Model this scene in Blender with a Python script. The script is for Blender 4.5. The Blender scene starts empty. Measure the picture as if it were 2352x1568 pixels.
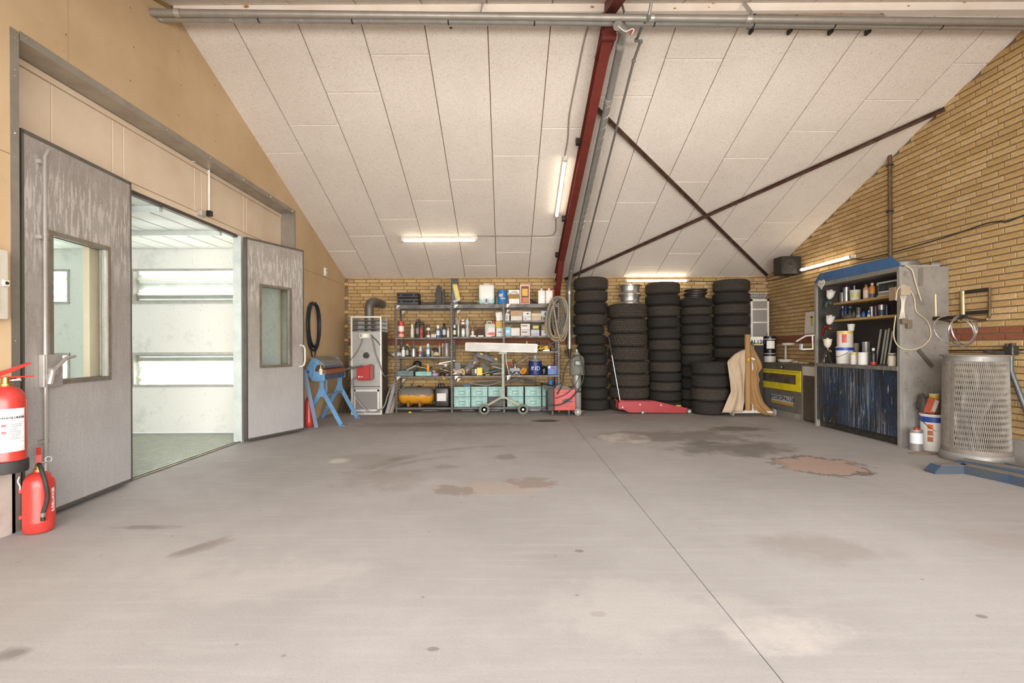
import bpy, bmesh, math, random
from mathutils import Vector, Matrix
random.seed(7)
S = bpy.context.scene
COL = S.collection
PI = math.pi
# ------------------------------------------------------------------ camera, light, exposure
FPX, CX, CY, H, ROLL = 1130.0, 1160.0, 799.0, 1.14, math.radians(.25)
cd = bpy.data.cameras.new('camera'); cam = bpy.data.objects.new('camera', cd); COL.objects.link(cam)
cd.sensor_width = 36; cd.lens = FPX/2352*36
cd.shift_x = (1176-CX)/2352; cd.shift_y = (CY-784)/2352
cd.clip_start = .02
cam.matrix_world = Matrix.Translation((0, 0, H)) @ Matrix.Rotation(PI/2, 4, 'X') @ Matrix.Rotation(-ROLL, 4, 'Z')
S.camera = cam
S.view_settings.view_transform = 'Standard'; S.view_settings.look = 'None'
S.view_settings.exposure = 0.08; S.view_settings.gamma = 1; S.view_settings.use_curve_mapping = False
W = bpy.data.worlds.new('overcast_sky'); S.world = W; W.use_nodes = True
W.node_tree.nodes['Background'].inputs[0].default_value = (.90, .95, 1, 1)
W.node_tree.nodes['Background'].inputs[1].default_value = 1.3
def area(name, loc, rot, sx, sy, power, col):
    l = bpy.data.lights.new(name, 'AREA'); l.shape = 'RECTANGLE'; l.size = sx; l.size_y = sy; l.energy = power; l.color = col
    o = bpy.data.objects.new(name, l); COL.objects.link(o); o.location = loc; o.rotation_euler = rot; return o
area('daylight_gate', (1.0, -3.4, 1.75), (math.radians(101), 0, 0), 11.0, 3.4, 2000, (1, .97, .93))
area('added_top_fill', (1.0, 2.3, 3.36), (0, 0, 0), 5.6, 1.0, 20, (1, .97, .93))  # unseen fill added under the front slope to brighten from above

# ------------------------------------------------------------------ pixel -> place helpers
XL, XR, YB, ZW, TAN = -3.07, 5.05, 9.45, 2.4945, .369
CR, SR = math.cos(ROLL), math.sin(ROLL)
def pix(px, py):
    a, b = px-CX, py-CY
    return a*CR-b*SR, a*SR+b*CR
def P(px, py, d):
    a, b = pix(px, py); return Vector((a*d/FPX, d, H-b*d/FPX))
def FL(px, py):
    a, b = pix(px, py); d = H*FPX/b; return Vector((a*d/FPX, d, 0))
def XW(px, py, x):
    a, b = pix(px, py); d = x*FPX/a; return Vector((x, d, H-b*d/FPX))
def RO(px, py, off=0.0):
    a, b = pix(px, py); k = (ZW-off-H+TAN*YB)
    d = k/(-b/FPX+TAN); return Vector((a*d/FPX, d, H-b*d/FPX))
def roofz(y): return ZW+TAN*(YB-y)

# ------------------------------------------------------------------ materials
def lin(c):
    if isinstance(c, str):
        c = [int(c[i:i+2], 16)/255 for i in (0, 2, 4)]
    return tuple((v/12.92 if v <= .04045 else ((v+.055)/1.055)**2.4) for v in c)+(1,)
MATS = {}
class NT:
    def __init__(s, name):
        m = bpy.data.materials.new(name); m.use_nodes = True; s.m = m; s.t = m.node_tree; s.n = s.t.nodes
        s.b = s.n['Principled BSDF']; s.tc = s.n.new('ShaderNodeTexCoord')
    def link(s, a, b): s.t.links.new(a, b)
    def val(s, x, sock):
        if isinstance(x, (int, float)): sock.default_value = x
        elif isinstance(x, tuple): sock.default_value = x
        else: s.link(x, sock)
    def map(s, scale=(1, 1, 1), loc=(0, 0, 0), rot=(0, 0, 0), src='Object'):
        n = s.n.new('ShaderNodeMapping'); n.inputs['Scale'].default_value = scale; n.inputs['Location'].default_value = loc
        n.inputs['Rotation'].default_value = rot
        s.link(s.tc.outputs[src], n.inputs[0]); return n.outputs[0]
    def noise(s, scale, detail=4, rough=.6, vec=None, dist=0):
        n = s.n.new('ShaderNodeTexNoise'); n.inputs['Scale'].default_value = scale; n.inputs['Detail'].default_value = detail
        n.inputs['Roughness'].default_value = rough; n.inputs['Distortion'].default_value = dist
        s.link(vec if vec is not None else s.tc.outputs['Object'], n.inputs['Vector']); return n.outputs[0]
    def vor(s, scale, vec=None, feat='F1'):
        n = s.n.new('ShaderNodeTexVoronoi'); n.inputs['Scale'].default_value = scale; n.feature = feat
        s.link(vec if vec is not None else s.tc.outputs['Object'], n.inputs['Vector']); return n.outputs[0]
    def ramp(s, x, lo, hi, a=0.0, b=1.0):
        n = s.n.new('ShaderNodeMapRange'); s.link(x, n.inputs[0]); n.clamp = True
        for i, v in zip((1, 2, 3, 4), (lo, hi, a, b)): n.inputs[i].default_value = v
        return n.outputs[0]
    def mix(s, f, a, b, mode='MIX'):
        n = s.n.new('ShaderNodeMix'); n.data_type = 'RGBA'; n.blend_type = mode
        s.val(f, n.inputs[0]); s.val(a, n.inputs[6]); s.val(b, n.inputs[7]); return n.outputs[2]
    def math(s, op, a, b=0.0):
        n = s.n.new('ShaderNodeMath'); n.operation = op; s.val(a, n.inputs[0]); s.val(b, n.inputs[1]); return n.outputs[0]
    def sep(s, vec=None):
        n = s.n.new('ShaderNodeSeparateXYZ'); s.link(vec if vec is not None else s.tc.outputs['Object'], n.inputs[0]); return n.outputs
    def bump(s, h, strength=.3, dist=.01):
        n = s.n.new('ShaderNodeBump'); n.inputs['Strength'].default_value = strength; n.inputs['Distance'].default_value = dist
        s.link(h, n.inputs['Height']); s.link(n.outputs[0], s.b.inputs['Normal'])
    def blob(s, x, y, rx, ry, soft=.35, wob=.35, ns=3.0, ang=0):
        """stain with an irregular outline at (x,y) on a horizontal surface, 0..1"""
        v = s.map((1/rx, 1/ry, 0), (0, 0, 0)); n = s.n.new('ShaderNodeVectorMath'); n.operation = 'SUBTRACT'
        m = s.n.new('ShaderNodeMapping'); m.vector_type = 'TEXTURE'; m.inputs['Location'].default_value = (x, y, 0)
        m.inputs['Rotation'].default_value = (0, 0, ang); m.inputs['Scale'].default_value = (rx, ry, 1)
        s.link(s.tc.outputs['Object'], m.inputs[0])
        l = s.n.new('ShaderNodeVectorMath'); l.operation = 'LENGTH'; s.link(m.outputs[0], l.inputs[0])
        w = s.noise(ns, 5, .65)
        k = s.math('ADD', l.outputs['Value'], s.ramp(w, .2, .8, -wob, wob))
        return s.ramp(k, 1-soft, 1, 1, 0)
def mat(name, col, rough=.55, metal=0.0, col2=None, amt=.5, scale=7, lo=.42, hi=.72, bump=0, bscale=90, stretch=(1, 1, 1), trans=0, spec=None):
    if name in MATS: return MATS[name]
    t = NT(name); c = lin(col)
    c2 = lin(col2) if col2 else tuple(v*.62 for v in c[:3])+(1,)
    n = t.noise(scale, 5, .62, t.map(stretch))
    f = t.ramp(n, lo, hi, 0, amt)
    t.link(t.mix(f, c, c2), t.b.inputs['Base Color'])
    t.link(t.ramp(n, .3, .75, max(.03, rough-.08), min(1, rough+.12)), t.b.inputs['Roughness'])
    t.b.inputs['Metallic'].default_value = metal
    if spec is not None: t.b.inputs['Specular IOR Level'].default_value = spec
    if trans: t.b.inputs['Transmission Weight'].default_value = trans
    if bump: t.bump(t.noise(bscale, 4, .6), bump)
    MATS[name] = t.m; return t.m
def emis(name, col, strength):
    if name in MATS: return MATS[name]
    t = NT(name); t.b.inputs['Base Color'].default_value = lin(col); t.b.inputs['Emission Color'].default_value = lin(col)
    t.b.inputs['Emission Strength'].default_value = strength; MATS[name] = t.m; return t.m

# ------------------------------------------------------------------ mesh builder
def Rz(a): return Matrix.Rotation(a, 4, 'Z')
class MB:
    def __init__(s): s.bm = bmesh.new(); s.M = Matrix()
    def at(s, M): s.M = M; return s
    def _v(s, pts): return [s.bm.verts.new(s.M @ Vector(p)) for p in pts]
    def face(s, vs):
        try: return s.bm.faces.new(vs)
        except ValueError: return None
    def poly(s, pts): s.face(s._v(pts)); return s
    def box(s, c, d, rot=None, bev=0, seg=1):
        R = rot or Matrix()
        v = [Vector(c)+(R @ Vector((x*d[0]/2, y*d[1]/2, z*d[2]/2))) for x in (-1, 1) for y in (-1, 1) for z in (-1, 1)]
        v = s._v(v); fs = []
        for q in ((0, 1, 3, 2), (4, 6, 7, 5), (0, 4, 5, 1), (2, 3, 7, 6), (0, 2, 6, 4), (1, 5, 7, 3)):
            fs.append(s.face([v[i] for i in q]))
        if bev:
            es = list({e for f in fs for e in f.edges})
            bmesh.ops.bevel(s.bm, geom=es, offset=bev, segments=seg, affect='EDGES', profile=.5)
        return s
    def bx(s, x0, x1, y0, y1, z0, z1, bev=0, seg=1):
        return s.box(((x0+x1)/2, (y0+y1)/2, (z0+z1)/2), (abs(x1-x0), abs(y1-y0), abs(z1-z0)), None, bev, seg)
    def tube(s, pts, r, n=10, caps=True, closed=False):
        pts = [Vector(p) for p in pts]; m = len(pts)
        rs = r if isinstance(r, (list, tuple)) else [r]*m
        rings = []; up = None
        for i, p in enumerate(pts):
            if closed: t = (pts[(i+1) % m]-pts[i-1]).normalized()
            elif i == 0: t = (pts[1]-p).normalized()
            elif i == m-1: t = (p-pts[i-1]).normalized()
            else: t = ((pts[i+1]-p).normalized()+(p-pts[i-1]).normalized()).normalized()
            if up is None:
                up = Vector((0, 0, 1)) if abs(t.z) < .9 else Vector((0, 1, 0))
            u = (up-t*up.dot(t)).normalized(); w = t.cross(u); up = u
            rings.append(s._v([p+(u*math.cos(2*PI*k/n)+w*math.sin(2*PI*k/n))*rs[i] for k in range(n)]))
        L = m if closed else m-1
        for i in range(L):
            A, B = rings[i], rings[(i+1) % m]
            for k in range(n): s.face((A[k], A[(k+1) % n], B[(k+1) % n], B[k]))
        if caps and not closed: s.face(rings[0][::-1]); s.face(rings[-1])
        return s
    def lathe(s, prof, c=(0, 0, 0), n=20, M=None, caps=True):
        R = Matrix.Translation(c) @ (M or Matrix()); rings = []
        for r, z in prof:
            rings.append(s._v([R @ Vector((r*math.cos(2*PI*k/n), r*math.sin(2*PI*k/n), z)) for k in range(n)]))
        for A, B in zip(rings, rings[1:]):
            for k in range(n): s.face((A[k], A[(k+1) % n], B[(k+1) % n], B[k]))
        if caps:
            if prof[0][0] > 1e-5: s.face(rings[0][::-1])
            if prof[-1][0] > 1e-5: s.face(rings[-1])
        return s
    def cyl(s, a, b, r, n=14, r2=None): return s.tube([a, b], [r, r if r2 is None else r2], n)
    def prism(s, pts, vec):
        vec = Vector(vec); A = s._v(pts); B = s._v([Vector(p)+vec for p in pts]); n = len(pts)
        s.face(A[::-1]); s.face(B)
        for k in range(n): s.face((A[k], A[(k+1) % n], B[(k+1) % n], B[k]))
        return s
    def bar(s, a, b, w, h, up=(0, 0, 1)):
        """rectangular bar from a to b, w across, h along up"""
        a, b = Vector(a), Vector(b); t = (b-a).normalized(); up = Vector(up)
        u = (up-t*up.dot(t)).normalized(); x = t.cross(u)
        v = s._v([p+x*i*w/2+u*j*h/2 for p in (a, b) for i in (-1, 1) for j in (-1, 1)])
        for q in ((0, 1, 3, 2), (4, 6, 7, 5), (0, 4, 5, 1), (2, 3, 7, 6), (0, 2, 6, 4), (1, 5, 7, 3)): s.face([v[i] for i in q])
        return s
    def grid(s, fn, nu, nv, thick=0):
        V = [[s._v([fn(i/nu, j/nv)])[0] for j in range(nv+1)] for i in range(nu+1)]
        for i in range(nu):
            for j in range(nv): s.face((V[i][j], V[i+1][j], V[i+1][j+1], V[i][j+1]))
        return s
    def done(s, name, smooth=.6):
        bmesh.ops.recalc_face_normals(s.bm, faces=s.bm.faces[:])
        me = bpy.data.meshes.new(name); s.bm.to_mesh(me); s.bm.free()
        if smooth:
            me.polygons.foreach_set('use_smooth', [True]*len(me.polygons)); me.set_sharp_from_angle(angle=smooth)
        return me
TM = {}
def reg(o, M): TM[o.name] = M
def thing(name, label, cat, loc=(0, 0, 0), rz=0.0, group=None, kind=None):
    o = bpy.data.objects.new(name, None); COL.objects.link(o); o.location = loc; o.rotation_euler = (0, 0, rz)
    o.empty_display_size = .1
    if label: o['label'] = label
    if cat: o['category'] = cat
    if group: o['group'] = group
    if kind: o['kind'] = kind
    reg(o, Matrix.Translation(loc) @ Rz(rz)); return o
def mk(name, mb, m, parent=None, label=None, cat=None, group=None, kind=None, world=True, smooth=.6, thick=0, sub=0):
    """mesh object. world=True: builder used world coordinates, moved into the parent's frame (or to a base origin)"""
    if parent is not None:
        if world: mb.bm.transform(TM[parent.name].inverted())
        T = TM[parent.name]
        me = mb.done(name, smooth); o = bpy.data.objects.new(name, me); o.parent = parent
    else:
        vs = [v.co for v in mb.bm.verts]
        c = Vector(((min(v.x for v in vs)+max(v.x for v in vs))/2, (min(v.y for v in vs)+max(v.y for v in vs))/2, min(v.z for v in vs)))
        T = Matrix.Translation(c)
        mb.bm.transform(T.inverted()); me = mb.done(name, smooth); o = bpy.data.objects.new(name, me); o.location = c
    COL.objects.link(o); reg(o, T)
    for q in (m if isinstance(m, (list, tuple)) else [m]): me.materials.append(q)
    if label: o['label'] = label
    if cat: o['category'] = cat
    if group: o['group'] = group
    if kind: o['kind'] = kind
    if thick:
        q = o.modifiers.new('solid', 'SOLIDIFY'); q.thickness = thick; q.offset = 0
    if sub:
        q = o.modifiers.new('sub', 'SUBSURF'); q.levels = sub; q.render_levels = sub
    return o
def inst(src, parent, M, name=None):
    """copy of one mesh object (shared data) under a parent, placed with local matrix M"""
    o = src.copy(); o.name = name or src.name.split('.')[0]; COL.objects.link(o); o.parent = parent; o.matrix_local = M; return o
def dup(root, loc, rz=0.0, label=None, scale=None):
    r = root.copy(); COL.objects.link(r); r.location = loc; r.rotation_euler = (0, 0, rz)
    if scale: r.scale = scale
    if label: r['label'] = label
    reg(r, Matrix.Translation(loc) @ Rz(rz))
    for ch in list(root.children):
        c = ch.copy(); COL.objects.link(c); c.parent = r; reg(c, TM[r.name])
        for g in list(ch.children):
            d = g.copy(); COL.objects.link(d); d.parent = c; reg(d, TM[r.name])
    return r
def textmesh(s, size, ext=.0008, bold=0.0, align='CENTER'):
    cu = bpy.data.curves.new('t', 'FONT'); cu.body = s; cu.size = size; cu.extrude = ext; cu.offset = bold
    cu.align_x = align; cu.align_y = 'CENTER'; cu.resolution_u = 3
    ob = bpy.data.objects.new('t', cu); COL.objects.link(ob)
    dg = bpy.context.evaluated_depsgraph_get(); me = bpy.data.meshes.new_from_object(ob.evaluated_get(dg))
    bpy.data.objects.remove(ob); bpy.data.curves.remove(cu); return me
def text(s, size, M, m, parent, name='lettering', bold=0.0, sx=1.0, align='CENTER'):
    """flat lettering, M in world space: x right, y up on the surface"""
    me = textmesh(s, size, bold=bold, align=align); me.materials.append(m)
    me.transform(TM[parent.name].inverted() @ M @ Matrix.Diagonal((sx, 1, 1, 1)))
    o = bpy.data.objects.new(name, me); o.parent = parent; COL.objects.link(o); reg(o, TM[parent.name]); return o
def frame(o, xdir, up):
    x = Vector(xdir).normalized(); z = x.cross(Vector(up)).normalized(); y = z.cross(x)
    return Matrix.Translation(o) @ Matrix((x, y, z)).transposed().to_4x4()
# ------------------------------------------------------------------ surface materials
def m_floor():
    t = NT('worn_concrete')
    a = t.noise(.55, 6, .62); b = t.noise(4.5, 7, .7); c = t.noise(70, 4, .7)
    col = t.mix(t.ramp(a, .35, .68), lin('aaa6a4'), lin('938f8d'))
    col = t.mix(t.ramp(b, .40, .75, 0, .5), col, lin('9e9997'))
    brush = t.noise(3.0, 6, .6, t.map((.5, 7, 1), rot=(0, 0, .5)))
    col = t.mix(t.ramp(brush, .5, .75, 0, .28), col, lin('bcb8b6'))
    back = t.ramp(t.sep()[1], 6.2, 9.0)                      # darker, patchy tone towards the back where the things stand
    col = t.mix(t.math('MULTIPLY', back, t.ramp(t.noise(1.6, 6, .7), .3, .7, .25, .8)), col, lin('7d746d'))
    for (x, y, rx, ry, hexc, amt, wob, an, soft) in FLOOR_STAINS:
        col = t.mix(t.math('MULTIPLY', t.blob(x, y, rx, ry, soft, wob, 3.2 if soft > .3 else 6.0, an), amt), col, lin(hexc))
    for pts, w_, amt in TYRE_MARKS:
        cx_, cy_, R_ = circ3(*pts); m = t.n.new('ShaderNodeMapping'); m.vector_type = 'TEXTURE'; m.inputs['Location'].default_value = (cx_, cy_, 0)
        t.link(t.tc.outputs['Object'], m.inputs[0]); sp_ = t.sep(m.outputs[0]); l = t.n.new('ShaderNodeCombineXYZ'); t.link(sp_[0], l.inputs[0]); t.link(sp_[1], l.inputs[1])
        q = t.n.new('ShaderNodeVectorMath'); q.operation = 'LENGTH'; t.link(l.outputs[0], q.inputs[0])
        band = t.ramp(t.math('ABSOLUTE', t.math('SUBTRACT', q.outputs['Value'], R_)), w_*.6, w_, 1, 0)
        rib = t.ramp(t.math('ABSOLUTE', t.math('SINE', t.math('MULTIPLY', q.outputs['Value'], 110))), .2, .7)
        col = t.mix(t.math('MULTIPLY', t.math('MULTIPLY', band, t.math('MULTIPLY', rib, t.math('MULTIPLY', t.ramp(t.noise(1.1, 3), .42, .62), t.blob(-1.0, 5.3, 1.35, 1.5, .5, .2)))), amt), col, lin('5d554f'))
    spots = t.vor(4.1); col = t.mix(t.ramp(spots, .03, .05, .5, 0), col, lin('6c625a'))
    spk = t.vor(23); col = t.mix(t.ramp(spk, .05, .09, .35, 0), col, lin('6a6159'))
    col = t.mix(t.ramp(c, .3, .7, 0, .16), col, lin('7e766f'))
    t.link(col, t.b.inputs['Base Color'])
    t.link(t.ramp(b, .3, .7, .62, .85), t.b.inputs['Roughness'])
    t.bump(t.math('ADD', t.math('MULTIPLY', b, .5), t.math('MULTIPLY', c, .25)), .35, .006)
    return t.m
def fxy(px, py): p = FL(px, py); return p.x, p.y
def stain(px, py, wpx, hpx, col, amt=.8, wob=.4, an=0.0, soft=.55):
    x, y = fxy(px, py); x2, _ = fxy(px+wpx/2, py); _, y1 = fxy(px, py+hpx/2); _, y0 = fxy(px, py-hpx/2)
    return (x, y, abs(x2-x), abs(y0-y1)/2, col, amt, wob, an, soft)
FLOOR_STAINS = [stain(1882, 1068, 205, 50, '57504a', .9, .5, 0, .15), stain(1880, 1068, 180, 40, 'a88f82', 1, .55, 0, .08),
    stain(1435, 1005, 125, 24, 'c9c2ba', .75, .25, 0, .15), stain(1690, 1030, 330, 40, '4f4741', .6, .8),
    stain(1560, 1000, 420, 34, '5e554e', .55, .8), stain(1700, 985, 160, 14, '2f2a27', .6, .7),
    stain(1130, 1120, 260, 34, 'ab9a8e', .7, .8, 0, .25), stain(1218, 1108, 110, 26, '8a766d', .6, .9, 0, .2), stain(1045, 1125, 80, 30, '80746c', .6, .9, 0, .2),
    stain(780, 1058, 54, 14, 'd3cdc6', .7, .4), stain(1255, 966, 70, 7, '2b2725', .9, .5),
    stain(40, 1500, 90, 46, '5c544d', .6, .8), stain(470, 1255, 60, 60, '7a716a', .6, .5, -.7),
    stain(1880, 1255, 330, 90, '8f867e', .55, .6), stain(1790, 1460, 330, 90, 'c6bfb8', .5, .7), stain(880, 1100, 200, 60, '8b8078', .5, .7),
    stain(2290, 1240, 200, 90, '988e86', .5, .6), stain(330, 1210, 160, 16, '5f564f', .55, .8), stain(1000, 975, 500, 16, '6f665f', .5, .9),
    stain(1160, 1048, 60, 14, '6d655f', .5, .6, .3, .3), stain(860, 1060, 150, 60, '8f8780', .5, .9, .6), stain(470, 1250, 36, 60, '7d756e', .5, .4, -.5, .4), stain(1330, 1265, 24, 8, '6d655f', .7, .3, 0, .3),
    stain(995, 1490, 34, 12, '6d655f', .7, .3, 0, .3), stain(1375, 1410, 40, 14, '7a726b', .6, .4, 0, .3), stain(2255, 1415, 26, 10, '5d554f', .6, .3, 0, .3), stain(1020, 1072, 60, 10, '857c75', .5, .7, 0, .3), stain(600, 1330, 500, 120, 'b9b3ae', .35, .9), stain(1500, 1400, 700, 160, 'bab4ae', .35, .9)]
def circ3(a, b, c):
    (x1, y1), (x2, y2), (x3, y3) = [fxy(*p) for p in (a, b, c)]
    d = 2*(x1*(y2-y3)+x2*(y3-y1)+x3*(y1-y2)); s1, s2, s3 = x1*x1+y1*y1, x2*x2+y2*y2, x3*x3+y3*y3
    ux = (s1*(y2-y3)+s2*(y3-y1)+s3*(y1-y2))/d; uy = (s1*(x3-x2)+s2*(x1-x3)+s3*(x2-x1))/d
    return ux, uy, math.hypot(x1-ux, y1-uy)
TYRE_MARKS = [(((775, 1210), (810, 1090), (930, 1050)), .09, .55), (((830, 1105), (940, 1062), (1190, 1046)), .06, .45)]
MFLOOR = m_floor()
def m_woodwool():
    t = NT('wood_wool_board')
    f = t.noise(115, 3, .75, dist=1.2); g = t.noise(1.1, 5, .6); s = t.noise(22, 5, .75)
    info = t.n.new('ShaderNodeObjectInfo')
    c = t.mix(t.ramp(g, .35, .7), lin('f1e6da'), lin('e7dbce'))
    c = t.mix(t.ramp(info.outputs['Random'], 0, 1, 0, .35), c, lin('e6d8c8'))
    c = t.mix(t.ramp(f, .53, .66, 0, .75), c, lin('a08f7f'))
    c = t.mix(t.ramp(s, .56, .72, 0, .32), c, lin('b09f8e'))
    t.link(c, t.b.inputs['Base Color']); t.b.inputs['Roughness'].default_value = .95
    t.bump(t.math('ADD', f, t.math('MULTIPLY', s, .6)), .75, .008); return t.m
MWOOL = m_woodwool()
def m_chip():
    t = NT('chipboard')
    f = t.noise(160, 3, .7); g = t.noise(1.3, 5, .6); z = t.sep()
    c = t.mix(t.ramp(g, .35, .7), lin('c9ae8a'), lin('bc9f78'))
    c = t.mix(t.ramp(f, .5, .7, 0, .22), c, lin('a98353'))
    c = t.mix(t.ramp(t.noise(9, 6, .7), .6, .75, 0, .25), c, lin('a07b50'))
    t.link(c, t.b.inputs['Base Color']); t.b.inputs['Roughness'].default_value = .8; t.bump(f, .12, .003); return t.m
MCHIP = m_chip()
def m_brick(name, a, b):
    t = NT(name); n = t.noise(26, 6, .7, t.map(src='Object')); w = t.n.new('ShaderNodeNewGeometry')
    g = t.noise(.9, 4, .6, w.outputs['Position'])
    c = t.mix(t.ramp(n, .35, .7), lin(a), lin(b)); c = t.mix(t.ramp(g, .42, .7, 0, .35), c, lin('8d7048'))
    t.link(c, t.b.inputs['Base Color']); t.b.inputs['Roughness'].default_value = .88; t.bump(n, .4, .004); MATS[name] = t.m; return t.m
BR = [m_brick('yellow_brick_a', 'c6a775', 'b4935f'), m_brick('yellow_brick_b', 'c09f6d', 'ab8a58'), m_brick('yellow_brick_c', 'ccae80', 'b79566'),
      m_brick('yellow_brick_d', 'ba9966', 'a58453')]
BRED = m_brick('red_brick', '8d4a35', '743a2a')
MMORT = mat('mortar', '85725a', .95, col2='6f5d48', scale=12, bump=.3)
GALV = mat('galvanised_steel', 'b0ada6', .38, .6, 'c9c7c1', .7, 14, .35, .65)
DUCT = mat('duct_steel', 'a9a7a1', .34, .55, '8a8882', .5, 9)
STEELDK = mat('dark_steel', '4a4641', .5, .6, '2d2926', .7, 20)
WHITEP = mat('white_paint', 'e4ddd3', .5, 0, 'c5b9a9', .6, 5)
BLACK = mat('black_plastic', '1d1c1b', .42, 0, '322f2c', .5, 20)
RUBBER = mat('cable_rubber', '262422', .6, 0, '3b3733', .5, 20)
REDP = mat('red_lacquer', 'b4231d', .32, 0, '8b1a16', .6, 12)
CHROME = mat('chrome', 'd8d6d2', .16, 1, 'a09e9a', .4, 20)
BRASS = mat('brass', 'b99655', .35, .9)
CREAMP = mat('cream_lacquer', 'dcc7ad', .5, 0, 'c9ae8f', .5, 2.2, .38, .7)
GLASS = NT('window_glass'); GLASS.b.inputs['Transmission Weight'].default_value = 1; GLASS.b.inputs['Roughness'].default_value = .03
GLASS.b.inputs['Base Color'].default_value = (.9, .97, .95, 1); GLASS.b.inputs['IOR'].default_value = 1.02; GLASS = GLASS.m

# ------------------------------------------------------------------ floor: two slabs with the open joint between them
fl = thing('floor', None, None, kind='structure')
j0, j1 = FL(1303, 957), FL(1800, 1568)
dr = (j1-j0).normalized(); jn = Vector((dr.y, -dr.x, 0))
def on(y): k = (y-j0.y)/dr.y; return j0.x+dr.x*k
YF = -3.2
mb = MB()
for sgn in (-1, 1):
    g = .0022*sgn
    ya, yb = YF, YB+.1
    xs = XL-.2 if sgn < 0 else XR+.1
    mb = MB(); mb.prism([(xs, ya, -.12), (on(ya)+g, ya, -.12), (on(yb)+g, yb, -.12), (xs, yb, -.12)], (0, 0, .12))
    mk('slab', mb, MFLOOR, fl, smooth=0)
mb = MB(); mb.bx(XL-.2, XR+.1, YF, YB+.1, -.16, -.012); mk('subfloor', mb, mat('joint_dirt', '766d66', .95), fl, smooth=0)
mb = MB(); mb.bx(-14, 16, -16, YF, -.2, -.03); mk('yard_ground', mb, mat('yard_asphalt', '8b8781', .95), None, 'grey paved yard outside the gate', 'ground', kind='structure', smooth=0)

# ------------------------------------------------------------------ ceiling: wood-wool boards on both slopes
ce = thing('ceiling', None, None, kind='structure')
ANG = math.atan(TAN); TH = .03; CA = math.cos(ANG)
YR = 4.60; GAP = .005
mb = MB()
mb.prism([(XL-.2, YB+.1, roofz(YB+.1)+.026), (XL-.2, YR, roofz(YR)+.026), (XL-.2, YR, roofz(YR)+.2), (XL-.2, YB+.1, roofz(YB+.1)+.2)], (XR-XL+.3, 0, 0))
mk('roof_deck', mb, mat('dark_joint', '9b7850', .95), ce, smooth=0)
def panel(x0, x1, ya, yb, up):
    mb = MB(); zz = (lambda y: roofz(y)) if up else (lambda y: roofz(YR)-TAN*(YR-y)+.06)
    mb.prism([(x0+GAP, ya, zz(ya)), (x0+GAP, yb, zz(yb)), (x0+GAP, yb, zz(yb)+TH), (x0+GAP, ya, zz(ya)+TH)], (x1-x0-2*GAP, 0, 0))
    return mk('ceiling_board', mb, MWOOL, ce, smooth=0)
X0 = .4515-.605*6; ST = .605; PER = 2.222
for i in range(14):
    xa, xb = X0+ST*i, X0+ST*(i+1)
    xa, xb = max(xa, XL-.02), min(xb, XR+.02)
    if xb-xa < .05: continue
    c = 6.31-.432*i
    while c > YR+.05: c -= PER
    ys = [YR]
    while c < YB: 
        if c > YR+.12: ys.append(c)
        c += PER
    ys.append(YB+.02)
    for a, b in zip(ys, ys[1:]): panel(xa, xb, a+.009, b-.009, True)
    k = (i*.61) % 2.2
    panel(xa, xb, YR-1.2-.4*(k > 1), YR-.006, False)
mb = MB(); zf = roofz(YR)-TAN*(YR+.5)
mb.prism([(XL-.2, YR, roofz(YR)+.086), (XL-.2, 2.9, roofz(YR)-TAN*(YR-2.9)+.086), (XL-.2, 2.9, roofz(YR)-TAN*(YR-2.9)+.2), (XL-.2, YR, roofz(YR)+.2)], (XR-XL+.3, 0, 0))
mb.prism([(XL-.2, 1.6, roofz(YR)-TAN*(YR-1.6)), (XL-.2, -.5, zf), (XL-.2, -.5, zf+.15), (XL-.2, 1.6, roofz(YR)-TAN*(YR-1.6)+.15)], (XR-XL+.3, 0, 0))
for q in ((XL-.2, -1.8), (3.8, XR+.1)):  # opening left out of view for the added top fill
    mb.prism([(q[0], 2.9, roofz(YR)-TAN*(YR-2.9)), (q[0], 1.6, roofz(YR)-TAN*(YR-1.6)), (q[0], 1.6, roofz(YR)-TAN*(YR-1.6)+.15), (q[0], 2.9, roofz(YR)-TAN*(YR-2.9)+.15)], (q[1]-q[0], 0, 0))
mk('front_slope', mb, MWOOL, ce, smooth=0)
mb = MB(); mb.bx(XL, XR, YR-.03, YR+.05, roofz(YR)-.022, roofz(YR)+.085)
rb = mk('trim_1', mb, mat('ridge_board_paint', 'e9ddd0', .6, 0, 'd2bfa9', .6, 1.7), None, 'white painted ridge board along the ceiling apex', None, kind='structure', smooth=0)
mb = MB()
rnd = random.Random(5)
for k in range(11):
    x = rnd.uniform(-2.6, 4.7); z = roofz(YR)+.03+rnd.uniform(-.03, .04); w = rnd.uniform(.01, .03)
    mb = MB(); mb.prism([(x-w, YR-.031, z), (x, YR-.031, z-w*.5), (x+w, YR-.031, z), (x+w*.3, YR-.031, z+w*.6), (x-w*.5, YR-.031, z+w*.5)], (0, -.0012, 0)); mk('paint_flake', mb, mat('bare_wood', 'a9793f', .8), rb, smooth=0)
# upper front wall over the gate and its piers, behind the camera
fw = MB(); fw.bx(XL-.1, XR+.1, -.75, -.55, 2.35, 3.0); fw.bx(XL-.2, XL+.35, -.75, -.55, 0, 2.4); fw.bx(XR-.45, XR+.1, -.75, -.55, 0, 2.4)
mk('wall_front', fw, BR[1], None, 'yellow brick front wall with the open gate', None, kind='structure', smooth=0)

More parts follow.
